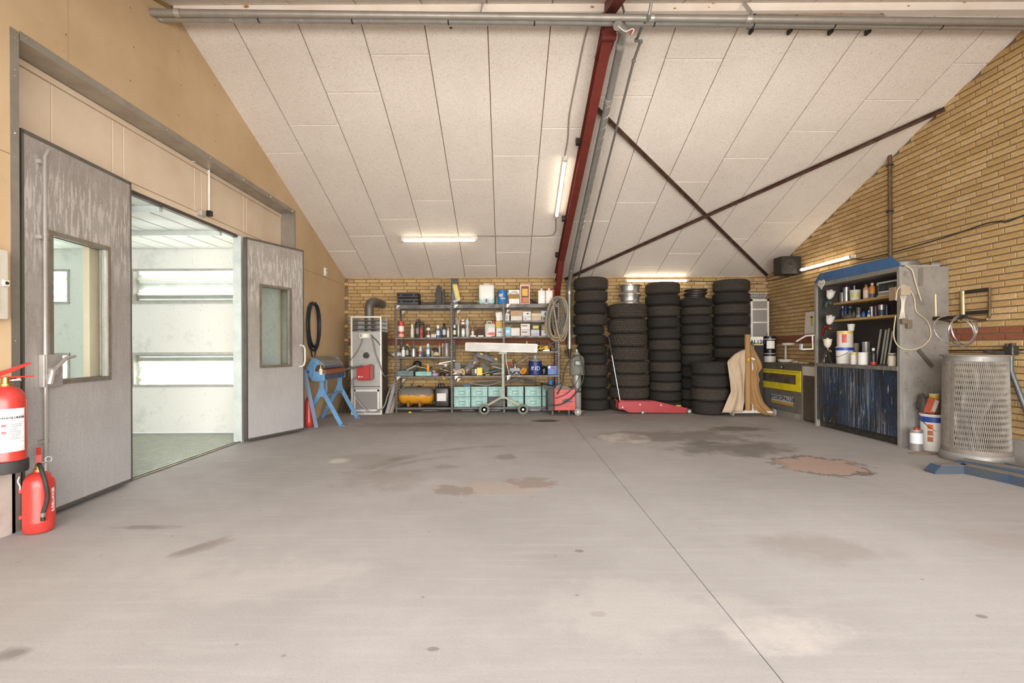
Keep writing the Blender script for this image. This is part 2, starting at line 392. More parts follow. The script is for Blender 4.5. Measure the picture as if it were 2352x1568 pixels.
# ------------------------------------------------------------------ brick walls
CH, BL, BHH, BD = .0667, .228, .0547, .012
BOFF = [0, .06, .12, .06]
def brick_mesh(L, bev, m):
    mb = MB(); mb.box((0, 0, 0), (L, .06, BHH), None, .002 if bev else 0)
    me = mb.done('brick', 0); me.materials.append(m); return me
BM = {}
def bmesh_for(L, mi):
    k = (round(L, 3), mi)
    if k not in BM: BM[k] = brick_mesh(L, True, BRED if mi == 9 else BR[mi])
    return BM[k]
def brick_wall(parent, u0, u1, ztop, place, prio, stuffname, redz, seed, skip=None):
    """u along the wall; place(u,z)->matrix; prio(u,z)-> sort key or None (never single)"""
    rn = random.Random(seed); L = []
    row = 0
    while True:
        z = row*CH+CH/2
        if z > 4.6: break
        u = u0-BOFF[row % 4]-(.12 if (row//4) % 2 else 0)
        red = redz[0] <= row <= redz[1]
        while u < u1:
            a, b = max(u, u0), min(u+BL, u1)
            if b-a > .03 and ztop((a+b)/2, a, b) > z-CH/2:
                jit = rn.uniform(-.002, .002)
                L.append(((a+b)/2, z, b-a, 9 if red else rn.choice((0, 0, 1, 1, 2, 3)), jit))
            u += BL+.012
        row += 1
    single = sorted([q for q in L if prio(q[0], q[1]) is not None and q[2] > .1], key=lambda q: prio(q[0], q[1]))[:300]
    ids = set(id(q) for q in single)
    for q in single:
        o = bpy.data.objects.new('brick', bmesh_for(q[2], q[3])); COL.objects.link(o); o.parent = parent
        o.matrix_local = place(q[0], q[1], q[4])
    me_b = MB(); mi = []
    for q in L:
        if id(q) in ids: continue
        me_b.at(place(q[0], q[1], q[4])); n = len(me_b.bm.faces); me_b.box((0, 0, 0), (q[2], .06, BHH)); me_b.bm.faces.ensure_lookup_table()
        for f in me_b.bm.faces[n:]: f.material_index = 4 if q[3] == 9 else q[3]
    return mk(stuffname, me_b, BR+[BRED], parent, kind='stuff', smooth=0)
RED = (18, 19)
wr = thing('wall_right', None, None, kind='structure')
mb = MB(); mb.prism([(XR+.02, -.75, 0), (XR+.02, YB+.12, 0), (XR+.02, YB+.12, ZW+.1), (XR+.02, YR, roofz(YR)+.2), (XR+.02, -.75, 2.6)], (.12, 0, 0))
mk('mortar_bed', mb, MMORT, wr, smooth=0)
MR = lambda u, z, j: Matrix.Translation((XR+.03+BD-.012+j, u, z)) @ Rz(PI/2)
brick_wall(wr, 3.9, YB+.01, lambda u, a, b: roofz(b) if a > YR else roofz(YR), MR,
           lambda u, z: (u if (z < roofz(u)-.08 and u > 4.75 and not (u < 5.7 and z < .95) and not (u > 5.6 and z < 2.0)) else None), 'brick_field', RED, 3)
mb = MB(); mb.bx(XR-.012, XR+.03, 3.9, 5.6, 0, .22); mk('cement_plinth', mb, mat('cement_render', '9b938a', .9, 0, '7b7168', .6, 6), wr, smooth=0)
wb = thing('wall_back', None, None, kind='structure')
mb = MB(); mb.bx(XL-.1, XR+.14, YB+.02, YB+.14, 0, ZW+.1); mk('mortar_bed', mb, MMORT, wb, smooth=0)
MBk = lambda u, z, j: Matrix.Translation((u, YB+.03+j, z))
def pb(u, z):
    px = CX+u*FPX/YB
    if z > ZW-.03: return None
    if u > 1.25 and z < 2.2: return None
    if u < -2.05 and u > -2.75 and z < 1.9: return None
    if z < .8: return None
    return -z
brick_wall(wb, XL+.06, XR+.01, lambda u, a, b: ZW, MBk, pb, 'brick_field', RED, 4)
# toothed brick ends that stick out in the left corner
mb = MB()
for k in range(7): mb = MB(); mb.bx(XL, XL+.075, YB-.035, YB+.02, 1.17+k*.2667-.027-.13, 1.17+k*.2667+.027-.13); mk('toothed_end', mb, BR[0], wb, smooth=0)
# ------------------------------------------------------------------ left wall: chipboard sheets round the booth portal
PY0, PY1, PZ = 3.056, 7.222, 3.163
ZJ = 2.36
wl = thing('wall_left', None, None, kind='structure')
def wl_prism(mb, pts, x0, th): mb.prism([(x0, y, z) for y, z in pts], (th, 0, 0))
mb = MB()
wl_prism(mb, [(-.75, 0), (PY0+.03, 0), (PY0+.03, PZ-.03), (PY1-.02, PZ-.03), (PY1-.02, 0), (YB+.1, 0), (YB+.1, ZW+.1), (YR, roofz(YR)+.2), (-.75, 2.6)], XL-.1, .084)
mk('stud_wall', mb, mat('stud_wood', '8f7146', .9), wl, smooth=0)
ed = [1.09, 2.28, 3.469, 4.658, 5.846, 7.035, 8.224, YB]
def sheet(pts):
    m2 = MB(); wl_prism(m2, pts, XL-.016, .016); mk('chipboard_sheet', m2, MCHIP, wl, smooth=0)
for a, b in zip(ed, ed[1:]):
    a += .0025; b -= .0025
    za = min(roofz(a), roofz(YR)-TAN*max(0, YR-a)) if a < YR else roofz(a)
    rz = lambda y: (roofz(y) if y >= YR else roofz(YR)+.075-TAN*(YR-y))
    top = [(b, rz(b)), (a, rz(a))]
    if a < YR < b: top = [(b, rz(b)), (YR, rz(YR)), (a, rz(a))]
    if b <= PY0 or a >= PY1:
        sheet([(a, .36 if b < PY0+.5 else 0), (b, .36 if b < PY0+.5 else 0), (b, ZJ-.002), (a, ZJ-.002)]); sheet([(a, ZJ+.002), (b, ZJ+.002)]+top)
    elif a < PY0:
        sheet([(a, .36), (PY0+.03, .36), (PY0+.03, ZJ-.002), (a, ZJ-.002)]); sheet([(a, ZJ+.002), (PY0+.03, ZJ+.002), (PY0+.03, PZ-.02), (b, PZ-.02)]+top)
    elif b > PY1:
        sheet([(PY1-.03, 0), (b, 0), (b, ZJ-.002), (PY1-.03, ZJ-.002)]); sheet([(a, PZ-.02), (PY1-.03, PZ-.02), (PY1-.03, ZJ+.002), (b, ZJ+.002)]+top)
    else: sheet([(a, PZ-.02), (b, PZ-.02)]+top)
mb = MB(); mb.bx(XL-.02, XL+.004, -.5, PY0+.02, 0, .375); mk('base_panel', mb, mat('dirty_grey_paint', 'b7ada4', .85, 0, '7d7168', .7, 4), wl, smooth=0)
mb = MB()
for y in [3.469+.594*k for k in range(11)]:
    for z in (2.45, 2.75, 3.05, 3.35, 3.65, 3.95):
        if z < (roofz(y) if y > YR else 4.2)-.06 and (z > PZ+.05 or y > PY1+.1): mb.lathe([(.006, 0), (.005, .0015), (0, .002)], (XL, y+.02*math.sin(z*9), z), 6, Matrix.Rotation(PI/2, 4, 'Y'))
mk('screw_head', mb, mat('screw_rust', '7b5a38', .6, .4), wl, kind='stuff')

# ------------------------------------------------------------------ spray booth
XB = XL-.197
bt = thing('spray_booth', 'cream spray booth set in the chipboard wall, brightly lit inside', 'spray booth', (XB, 5.2, 0))
FLG = mat('frame_steel', 'a9a399', .36, .75, '8d867c', .6, 5)
mb = MB(); w = .055
mb.bx(XL-.002, XL+.004, PY0, PY0+w, 0, PZ-.012); mk('portal_flange', mb, FLG, bt, smooth=0)
mb = MB(); mb.bx(XL-.002, XL+.004, PY0+w+.006, PY1, PZ-w, PZ); mk('portal_flange', mb, FLG, bt, smooth=0)
mb = MB(); mb.bx(XL-.002, XL+.004, PY1-w*.75, PY1, 0, PZ-w); mk('portal_flange', mb, FLG, bt, smooth=0)
mb = MB(); mb.bx(XB-.0, XL, PY0+w-.004, PY1-w*.7, PZ-w, PZ-w+.004); mk('portal_soffit', mb, FLG, bt, smooth=0)
for y in (PY0+w-.004, PY1-w*.75):
    mb = MB(); mb.bx(XB, XL, y, y+.004, 0, PZ-w); mk('portal_reveal', mb, FLG, bt, smooth=0)
mb = MB()
for y, z in [(PY0+.03, z) for z in (3.1, 2.9, 2.86, 2.5, 1.7, 1.2)]+[(PY0+.1+k*.66, PZ-.025) for k in range(7)]:
    mb.lathe([(.006, 0), (.004, .003), (0, .0035)], (XL+.004, y, z), 7, Matrix.Rotation(PI/2, 4, 'Y'))
mk('rivet', mb, CHROME, bt, kind='stuff')
# cream front: header cassettes, side panels
OY0, OY1, OZ = 4.20, 6.04, 2.53
def cass(y0, y1, z0, z1, x=XB): 
    m2 = MB(); m2.bx(x-.05, x, y0+.004, y1-.004, z0, z1, .003); mk('front_cassette', m2, CREAMP, bt, smooth=0)
HE = [PY0+.02, 3.55, 4.10, 4.22, 5.18, 5.30, 6.15, 6.23, PY1-.02]
for a, b in zip(HE, HE[1:]): cass(a, b, OZ+.075, PZ-w-.05)
mb = MB(); mb.bx(XB-.045, XB+.012, PY0+.02, PY1-.03, PZ-w-.045, PZ-w-.002, .003); mk('header_rail', mb, CREAMP, bt, smooth=0)
mb = MB(); mb.bx(XB-.05, XB+.004, PY0+.02, PY1-.03, OZ+.012, OZ+.068, .003); mk('header_rail', mb, CREAMP, bt, smooth=0)
mb = MB(); mb.bx(XB-.06, XB-.01, OY0, OY1, OZ-.02, OZ+.012); mk('head_channel', mb, mat('channel_dark', '5d564e', .5, .5), bt, smooth=0)
mb = MB(); mb.bx(XB-.05, XB, PY0+.02, 3.2, 0, OZ+.01); mb.bx(XB-.05, XB, 3.2, 3.87, 0, .86); mb.bx(XB-.05, XB, 3.2, 3.87, 2.06, OZ+.01); mb.bx(XB-.05, XB, 3.87, OY0, 0, OZ+.01)
mk('side_cassette', mb, CREAMP, bt, smooth=0)
mb = MB(); mb.bx(XB-.05, XB, OY1+.1, PY1-.03, 0, OZ+.01); mk('side_cassette', mb, CREAMP, bt, smooth=0)
mb = MB(); mb.bx(XB, XB+.004, OY1+.18, PY1-.08, .75, 2.05); mk('lit_view_panel', mb, mat('lit_view_white', 'e4e8e3', .3), bt, smooth=0)  # white panel stands in for the brightness seen through the far door pane
POST = mat('booth_post_paint', 'c9cfcb', .45, .2, 'aab2ae', .6, 6)
mb = MB(); mb.bx(XB-.07, XB+.03, OY1, OY1+.055, 0, OZ); mk('jamb_post', mb, POST, bt, smooth=0)
mb = MB(); mb.bx(XB-.07, XB, OY0-.05, OY0, 0, OZ); mk('jamb_post', mb, POST, bt, smooth=0)
for z in (2.2, .28):
    mb = MB(); mb.cyl((XB+.035, OY1+.085, z), (XB+.035, OY1+.085, z+.21), .012, 10)
    for k in range(3): mb.cyl((XB+.035, OY1+.085, z+k*.07), (XB+.035, OY1+.085, z+.064+k*.07), .015, 10)
    mk('hinge', mb, mat('hinge_cream', 'd9cdb0', .4, .3), bt)
mb = MB(); mb.bx(XB+.0, XB+.03, OY1+.058, OY1+.11, 0, OZ-.02); mk('door_seal', mb, STEELDK, bt, smooth=0)
# limit switch and conduit on the header
q0 = XW(476, 372, XB); q1 = XW(476, 484, XB)
mb = MB(); mb.tube([(XB+.02, q0.y, q0.z), (XB+.02, q1.y, q1.z)], .012, 8); mk('conduit', mb, WHITEP, bt)
mb = MB(); mb.bx(XB, XB+.05, q1.y-.025, q1.y+.025, q1.z-.06, q1.z+.0, .004); mk('limit_switch', mb, BLACK, bt)
mb = MB(); q2 = XW(456, 489, XB); mb.bx(XB, XB+.05, q2.y-.03, q2.y+.05, q2.z-.035, q2.z+.03, .006); mk('catch_block', mb, GALV, bt)
mb = MB(); mb.tube([XW(443, 371, XB+.02), XW(486, 371, XB+.02)], .006, 6); mk('conduit_clip', mb, WHITEP, bt)
# inside
BIN = mat('booth_white', 'e9ece6', .45, 0, 'd4d9d2', .6, 3.1, .45, .75)
def m_bdirty():
    t = NT('booth_wall_scuffed'); n = t.noise(2.4, 7, .72); z = t.sep()[2]
    c = t.mix(t.ramp(n, .56, .66, 0, .35), lin('eeeeea'), lin('babfba'))
    dr = t.noise(7, 5, .7, t.map((5, 5, .35))); c = t.mix(t.ramp(dr, .66, .72, 0, .5), c, lin('98a09b'))
    sp = t.vor(14); c = t.mix(t.ramp(sp, .06, .09, .6, 0), c, lin('6b726d'))
    t.link(c, t.b.inputs['Base Color']); t.b.inputs['Roughness'].default_value = .5; return t.m
BWALL = m_bdirty()
EW, FX, BZ = 6.75, -7.4, 2.52
def light_box(par, M, L, z0, z1, on):
    """recessed strip-light box in a wall: local x along the wall, y into the room"""
    mb = MB().at(M); mb.bx(0, L, -.075, -.07, z0, z1); mk('light_box_back', mb, mat('lamp_reflector', '9fa39b', .35, 0), par, smooth=0)
    mb = MB().at(M); mb.bx(0, L, -.07, .012, z1-.035, z1); mb.bx(0, L, -.07, .012, z0, z0+.035); mb.bx(0, .03, -.07, .008, z0, z1); mb.bx(L-.03, L, -.07, .008, z0, z1)
    mk('light_box_frame', mb, GALV, par, smooth=0)
    for zc in (z0+(z1-z0)*.28, z0+(z1-z0)*.72):
        mb = MB().at(M); mb.bx(.05, L-.05, -.065, -.035, zc-.018, zc+.018, .006)
        mk('ballast_rail', mb, mat('ballast_cream', 'd3d1b9', .5), par, smooth=0)
    n = len(on); hs = (z1-z0-.11)/(n-1)
    for k in range(n):
        z = z1-.055-k*hs; mb = MB().at(M); mb.tube([(.1, -.02, z), (L-.1, -.02, z)], .014, 10)
        mk('fluorescent_tube', mb, emis('booth_tube_on', 'fefffc', 18.0) if on[k] else mat('tube_off', 'cdd6d2', .2), par)
ew = MB(); X1 = XB-.05
for z0, z1 in ((0, .626), (1.10, 1.767), (2.247, BZ)): ew.bx(FX, X1, EW, EW+.06, z0, z1)

for z0, z1 in ((.626, 1.10), (1.767, 2.247)): ew.bx(-5.97, -5.12, EW, EW+.06, z0, z1)
ew.bx(FX, X1, EW+.08, EW+.1, 0, BZ)
mk('end_wall', ew, BWALL, bt, smooth=0)
Mend = Matrix.Translation((-5.12, EW, 0)) @ Matrix.Diagonal((1, -1, 1, 1))
light_box(bt, Mend, 1.82, 1.767, 2.247, (1, 0, 1, 0)); light_box(bt, Mend, 1.82, .626, 1.10, (0, 1, 1, 1))
mb = MB(); mb.bx(FX-.06, FX, 1.0, EW, 0, BZ); mk('far_side_wall', mb, BWALL, bt, smooth=0)
Me2 = Matrix.Translation((FX+.01, EW, 0)) @ Matrix.Diagonal((1, -1, 1, 1))
light_box(bt, Me2, 1.42, 1.767, 2.247, (1, 1, 1, 1)); light_box(bt, Me2, 1.42, .626, 1.10, (1, 1, 1, 1))
for xq in (FX+.2, FX+2.1):
    Mn = Matrix.Translation((xq, 1.08, 0)); light_box(bt, Mn, 1.7, 1.767, 2.247, (1, 1, 1, 1)); light_box(bt, Mn, 1.7, .626, 1.10, (1, 1, 1, 1))  # unseen boxes added on the near end wall to brighten the booth
mb = MB(); mb.bx(FX, X1, .95, 1.0, 0, BZ); mk('near_end_wall', mb, BIN, bt, smooth=0)
mb = MB(); mb.bx(X1-.01, X1, 1.0, PY0+.02, 0, BZ); mk('front_wall_inside', mb, BIN, bt, smooth=0)
for k in range(14):
    x = FX+k*.295
    mb = MB(); mb.bx(x+.012, x+.283, 1.0, EW, BZ, BZ+.02); mk('ceiling_filter', mb, BIN, bt, smooth=0)
mb = MB(); mb.bx(FX-.06, X1, .9, EW+.1, BZ+.03, BZ+.09); mk('roof_panel', mb, mat('filter_gap', '7c8683', .8), bt, smooth=0)
for y in (4.75, 5.75, 3.6):
    mb = MB(); mb.bx(FX, X1, y-.022, y+.022, BZ-.05, BZ); mk('ceiling_bar', mb, POST, bt, smooth=0)
mb = MB()
for k in range(72): mb.bx(-5.6, X1-.04, 4.0+k*.0385, 4.0+k*.0385+.007, -.03, -.004)
for k in range(60): mb.bx(-5.6+k*.0385, -5.6+k*.0385+.007, 4.0, EW, -.03, -.004)
mk('floor_grating', mb, mat('grating_steel', 'b4b8ad', .45, .3, '999e92', .5, 10), bt, kind='stuff', smooth=0)
mb = MB(); mb.bx(FX, XL-.21, 1.0, EW, -.3, -.13); mk('pit_floor', mb, mat('pit_dirt', '767b6d', .9), bt, smooth=0)
mb = MB(); mb.bx(XB-.0, XB+.02, OY0-.1, OY1+.06, -.01, .012); mb.bx(XB-.07, XB-.05, OY0, OY1, -.02, .004); mk('threshold', mb, mat('sill_steel', '8b8577', .45, .6), bt, smooth=0)
mb = MB(); mb.bx(XB-.05, XB, OY0-.1, OY1+.06, -.012, -.004); mk('threshold_groove', mb, STEELDK, bt, smooth=0)

# ------------------------------------------------------------------ booth doors
def m_doorskin():
    t = NT('oversprayed_door'); z = t.sep()[2]
    n = t.noise(2.2, 6, .65); f = t.noise(60, 5, .75)
    c = t.mix(t.ramp(n, .35, .7), lin('aca59e'), lin('968d86'))
    low = t.ramp(z, .35, 1.15, 1, 0); c = t.mix(t.math('MULTIPLY', low, .75), c, lin('b9b8ba'))
    st = t.noise(9, 5, .62, t.map((4.0, 4.0, .55))); band = t.math('MULTIPLY', t.ramp(z, 1.55, 1.85), t.ramp(z, 2.30, 2.42, 1, 0))
    c = t.mix(t.math('MULTIPLY', t.ramp(st, .5, .56), t.math('ADD', t.math('MULTIPLY', band, .55), .12)), c, lin('d6cfc8'))
    sp = t.vor(55); c = t.mix(t.ramp(sp, .12, .2, .5, 0), c, lin('c4beb8'))
    c = t.mix(t.ramp(f, .5, .7, 0, .4), c, lin('7a726b'))
    rd = t.ramp(t.noise(6, 3), .6, .7)
    t.link(c, t.b.inputs['Base Color']); t.b.inputs['Roughness'].default_value = .5; t.b.inputs['Metallic'].default_value = .25; t.bump(f, .2, .002); return t.m
DOOR = m_doorskin()
def leaf(name, label, hinge, ang, zt, flip, W0=.97):
    """local x from hinge to free edge, y = thickness, room face at y<0"""
    d = thing(name, label, None, (hinge[0], hinge[1], .03), ang, kind='structure')
    s = -1 if flip else 1
    w0, w1, z0, z1 = .23*W0, .735*W0, .90, 1.90; T = .045
    if flip: w0, w1 = .27*W0, .78*W0
    m2 = MB()
    m2.bx(0, w0, 0, s*T, 0, zt); m2.bx(w1, W0, 0, s*T, 0, zt); m2.bx(w0, w1, 0, s*T, 0, z0); m2.bx(w0, w1, 0, s*T, z1, zt)
    bmesh.ops.remove_doubles(m2.bm, verts=m2.bm.verts[:], dist=.0005)
    mk('door_skin', m2, DOOR, d, world=False, smooth=0)
    m2 = MB(); e = .004
    m2.bx(-.002, W0+.002, -s*e, s*(T+e), zt-.02, zt+.006); m2.bx(W0-.012, W0+.005, -s*e, s*(T+e), 0, zt); m2.bx(-.005, .012, -s*e, s*(T+e), 0, zt); m2.bx(0, W0, -s*e, s*(T+e), -.004, .02)
    mk('edge_profile', m2, mat('edge_steel', '75706a', .4, .7), d, world=False, smooth=0)
    m2 = MB(); b = .028
    for yy in (-s*.010, s*(T-.002)):
        a, c2 = sorted((yy, yy+s*.012))
        m2.bx(w0-b, w0+.004, a, c2, z0-b, z1+b); m2.bx(w1-.004, w1+b, a, c2, z0-b, z1+b); m2.bx(w0, w1, a, c2, z0-b, z0+.004); m2.bx(w0, w1, a, c2, z1-.004, z1+b)
    wf = mk('window_frame', m2, mat('window_trim', '8b8072', .4, .6, 'a8a093', .6, 9), d, world=False, smooth=0)
    m2 = MB(); m2.bx(w0, w1, s*T*.45, s*T*.55, z0, z1); mk('pane', m2, GLASS, wf, world=False, smooth=0)
    return d, s, T
hA, fA = Vector((-3.172, 4.175)), Vector((-3.088, 3.148))
angA = math.atan2(fA.y-hA.y, fA.x-hA.x)
WA = (fA-hA).length
d1, s1, T1 = leaf('door_1', 'stained grey booth door leaf with lever lock, folded back beside the red extinguishers', hA, angA, 2.525, True, WA)
# s=-1: room face at +?  local y axis = left of x axis
def dl(u, y, z): return (u, y, z)
rm = MB(); ux = WA*.865
rm.tube([(ux, .028, .0), (ux, .028, 2.40), (ux-.03, .028, 2.46)], .011, 8); rod = mk('lock_rod', rm, mat('rod_grey', 'a8a19a', .45, .4), d1, world=False)
for z in (2.36, 1.86, .5): rm = MB(); rm.bx(ux-.025, ux+.035, .0, .03, z-.012, z+.012); mk('rod_guide', rm, mat('rod_grey', 'a8a19a'), rod, world=False, smooth=0)
rm = MB(); rm.bx(ux-.135, ux+.022, 0, .035, .86, 1.08, .004); lk = mk('lock_box', rm, mat('rod_grey', 'a8a19a'), d1, world=False)
rm = MB(); rm.tube([(ux-.0, .05, .88), (ux-.02, .055, .97), (ux-.06, .06, 1.0), (ux-.12, .065, 1.055), (ux-.2, .065, 1.065)], [.022, .02, .014, .012, .009], 10); rm.cyl((ux-.03, .03, .97), (ux-.03, .07, .97), .025, 12)
mk('lever', rm, mat('rod_grey', 'a8a19a'), lk, world=False)
hB, fB = Vector((-3.142, 5.985)), Vector((-2.79, 6.815))
angB = math.atan2(fB.y-hB.y, fB.x-hB.x); WB = (fB-hB).length
d2, s2, T2 = leaf('door_2', 'streaked grey booth door leaf standing open towards the blue folding machine', hB, angB, 2.47, False, WB)
rm = MB(); rm.tube([(WB-.06, 0, 1.16), (WB-.06, -.05, 1.155), (WB-.035, -.055, 1.12), (WB-.03, -.055, .95), (WB-.05, -.055, .89), (WB-.07, -.03, .87), (WB-.07, 0, .87)], .013, 8)
mk('pull_handle', rm, mat('handle_white', 'cfc9bf', .5), d2, world=False)

# ------------------------------------------------------------------ steel frame, bracing, pipes
REDB = mat('red_oxide_steel', '702d23', .6, .1, '54201a', .6, 6)
def ibeam(mb, a, b, up, hgt, wid, tf=.011, tw=.008):
    a, b, up = Vector(a), Vector(b), Vector(up).normalized()
    mb.bar(a+up*(hgt/2-tf/2), b+up*(hgt/2-tf/2), wid, tf, up); mb.bar(a-up*(hgt/2-tf/2), b-up*(hgt/2-tf/2), wid, tf, up); mb.bar(a, b, tw, hgt-2*tf, up)
RX = .985
rf = thing('steel_portal_frame', 'dark red steel rafter and column of the roof frame', 'steel frame', (RX, YB-.12, 0))
nrm = Vector((0, -math.sin(ANG), -math.cos(ANG)))
def rp(y, off): return Vector((RX, y, roofz(y)))+nrm*off
mb = MB(); ibeam(mb, rp(YR-.0, .11), rp(YB-.2, .11), nrm, .18, .1); mk('rafter', mb, REDB, rf, smooth=0)
mb = MB(); zr = roofz(YR); mb.bar((RX, YR-.03, zr-.0), (RX, YR-1.6, zr-.0-TAN*1.57), .1, .1); mk('front_rafter', mb, REDB, rf, smooth=0)
mb = MB(); mb.bx(RX-.065, RX+.065, YR-.012, YR+.012, zr-.27, zr-.02); mb.bx(RX-.07, RX+.07, YR-.02, YR+.35, zr-.235, zr-.225); mk('ridge_plate', mb, REDB, rf, smooth=0)
mb = MB(); yk = YB-.95
mb.prism([(RX-.006, yk, roofz(yk)-.2), (RX-.006, YB-.02, ZW-.05), (RX-.006, YB-.02, 2.1), (RX-.006, YB-.2, 2.1)], (.012, 0, 0))
mb.bar((RX, yk, roofz(yk)-.21), (RX, YB-.21, 2.12), .1, .012, (0, 1, 1)); mk('knee_haunch', mb, REDB, rf, smooth=0)
mb = MB(); ibeam(mb, (RX, YB-.1, 0), (RX, YB-.1, 2.32), (0, 1, 0), .18, .1); mk('column', mb, REDB, rf, smooth=0)
for y in (6.1, 7.6, 8.6):
    mb = MB(); mb.box(rp(y, .05)+Vector((-.075, 0, 0)), (.05, .05, .08), Matrix.Rotation(-ANG, 4, 'X')); mk('purlin_cleat', mb, STEELDK, rf, smooth=0)
BRN = mat('rusty_brown_steel', '4d3227', .6, .3, '6b5b4b', .7, 8)
for (a, b, lab) in (((1372, 248), (1765, 632), 'brown steel brace running from the rafter down to the speaker corner'), ((1297, 640), (2172, 247), 'brown steel brace rising from the rafter foot to the right brick wall')):
    k = .012 if a[0] > 1340 else .055
    p, q = RO(*a, k), RO(*b, k)
    p.x = max(p.x, RX+.02); q.x = min(q.x, XR-.03)
    mb = MB(); w2 = .036
    mb.bar(p, q, w2, .006, nrm); t2 = (q-p).normalized(); sd = t2.cross(nrm).normalized()
    mb.bar(p+sd*w2/2+nrm*.02, q+sd*w2/2+nrm*.02, .006, w2, nrm)
    mk('wind_brace', mb, BRN, None, lab, 'brace', 'wind braces', smooth=0)
def smooth_path(pts, n=5):
    pts = [Vector(p) for p in pts]; out = []
    for i in range(len(pts)-1):
        p0 = pts[max(i-1, 0)]; p1 = pts[i]; p2 = pts[i+1]; p3 = pts[min(i+2, len(pts)-1)]
        for k in range(n):
            t = k/n; out.append(.5*((2*p1)+(p2-p0)*t+(2*p0-5*p1+4*p2-p3)*t*t+(3*p1-p0-3*p2+p3)*t**3))
    out.append(pts[-1]); return out
def spiral(mb, a, b, r, pitch, w=.002):
    a, b = Vector(a), Vector(b); L = (b-a).length; t = (b-a)/L; up = Vector((0, 0, 1)) if abs(t.z) < .8 else Vector((0, 1, 0))
    u = (up-t*up.dot(t)).normalized(); v = t.cross(u); n = int(L/pitch*14)
    mb.tube([a+t*(L*i/n)+(u*math.cos(2*PI*L*i/n/pitch)+v*math.sin(2*PI*L*i/n/pitch))*r for i in range(n+1)], w, 4)
# two long pipes under the ridge
a, b = P(318, 29, 4.28), P(2352, 50.5, 4.47); b = a+(b-a)*1.02; a2, b2 = P(338, 39.5, 4.37), P(2352, 59.5, 4.56); b2 = a2+(b2-a2)*1.02
a.x = XL-.03; a2.x = XL-.03
hp = thing('heating_pipe', 'upper of two long steel pipes under the ridge', 'pipe', a)
mb = MB(); mb.tube([a, b], .031, 16); mk('pipe_run', mb, mat('pipe_grey', '9c958b', .45, .4, '857e74', .6, 6), hp)
k = (b-a).normalized()
for f in (.03, .55, .66): mb = MB(); mb.tube([a+(b-a)*f, a+(b-a)*f+k*.045], .035, 16); mk('coupling', mb, GALV, hp)
dc = thing('spiral_duct', 'lower spiral seamed galvanised duct under the ridge', 'duct', a2)
mb = MB(); mb.tube([a2, b2], .038, 20); mk('duct_run', mb, DUCT, dc)
mb = MB(); spiral(mb, a2, b2, .038, .155, .0018); mk('spiral_seam', mb, GALV, dc)
for px in (340, 570, 780, 998, 1195, 1401, 1472, 1704, 1895, 2150):
    f = (px-338)/(2352-338)/1.02; q = a2+(b2-a2)*f; mb = MB(); mb.tube([q, q+Vector((.012, 0, 0))], .0402, 16); mk('joint_band', mb, BLACK, dc)
for px in (1103, 1435, 1728):
    mb = MB(); q = P(px, 20, 4.36); mb.bar(q+Vector((0, 0, -.05)), q+Vector((.02, .22, .22)), .035, .006, (1, 0, 0)); mk('hanger', mb, GALV, hp, smooth=0)
# branch duct down the back slope to the wall
def rpx(x, y, off): return Vector((x, y, roofz(y)))+nrm*off
bd = thing('branch_duct', 'galvanised spiral duct running down the ceiling beside the red rafter', 'duct', (1.17, YB-.2, .9))
pts = [P(1418, 58, 4.37), P(1432, 66, 4.45), rpx(1.12, 4.75, .2), rpx(1.14, 5.4, .155), rpx(1.2, YB-.55, .155), Vector((1.215, YB-.25, 2.36)), Vector((1.215, YB-.17, 2.2)), Vector((1.215, YB-.17, 1.12))]
mb = MB(); mb.tube(pts, .042, 18); mk('duct_run', mb, DUCT, bd)
mb = MB(); spiral(mb, pts[3], pts[4], .042, .155, .002); spiral(mb, pts[6], pts[7], .042, .155, .002); mk('spiral_seam', mb, GALV, bd)
for q, r in ((pts[2], pts[3]), (pts[3], pts[4]), (pts[4], pts[5]), (pts[6], pts[7])): mb = MB(); mb.tube([q, q+(r-q).normalized()*.05], .047, 16); mk('joint_collar', mb, GALV, bd)
mb = MB(); mb.tube([(1.215, YB-.17, 1.12), (1.215, YB-.17, 1.0), (1.2, YB-.19, .95)], [.042, .03, .02], 12); mb.tube([(1.13, YB-.19, 1.1), (1.15, YB-.19, 1.02)], .014, 8); mb.bar((1.14, YB-.18, 1.0), (1.2, YB-.2, .96), .03, .02)
mk('end_valve', mb, STEELDK, bd)
mb = MB(); c0 = P(1452, 72, 4.4)
mb.tube(smooth_path([P(1420, 60, 4.36), P(1436, 72, 4.36), P(1452, 66, 4.36), P(1456, 70, 4.36), P(1450, 79, 4.36)], 4), .004, 6); mk('lamp_wire', mb, WHITEP, bd)
mb = MB(); mb.tube([P(1452, 69, 4.34), P(1448, 79, 4.34)], .006, 8); mk('wire_clip', mb, REDP, bd)
tp = thing('air_pipe', 'thin grey pipe with elbows running down the ceiling beside the duct', 'pipe', (1.36, 9, 2.3))
pts = [P(1496, 6, 4.3), P(1490, 40, 4.36), P(1476, 58, 4.5), P(1462, 92, 4.72), P(1471, 96, 4.76), rpx(1.31, 5.0, .115), rpx(1.385, YB-.12, .115), Vector((1.39, YB-.06, 2.45))]
mb = MB(); mb.tube(pts, .0135, 10); mk('pipe_run', mb, mat('pipe_dull', '8d8a84', .45, .5), tp)
for k in (1, 3, 4, 5): mb = MB(); mb.lathe([(0, -.022), (.02, -.012), (.022, 0), (.02, .012), (0, .022)], pts[k], 10); mk('elbow', mb, mat('pipe_dull', '8d8a84'), tp)
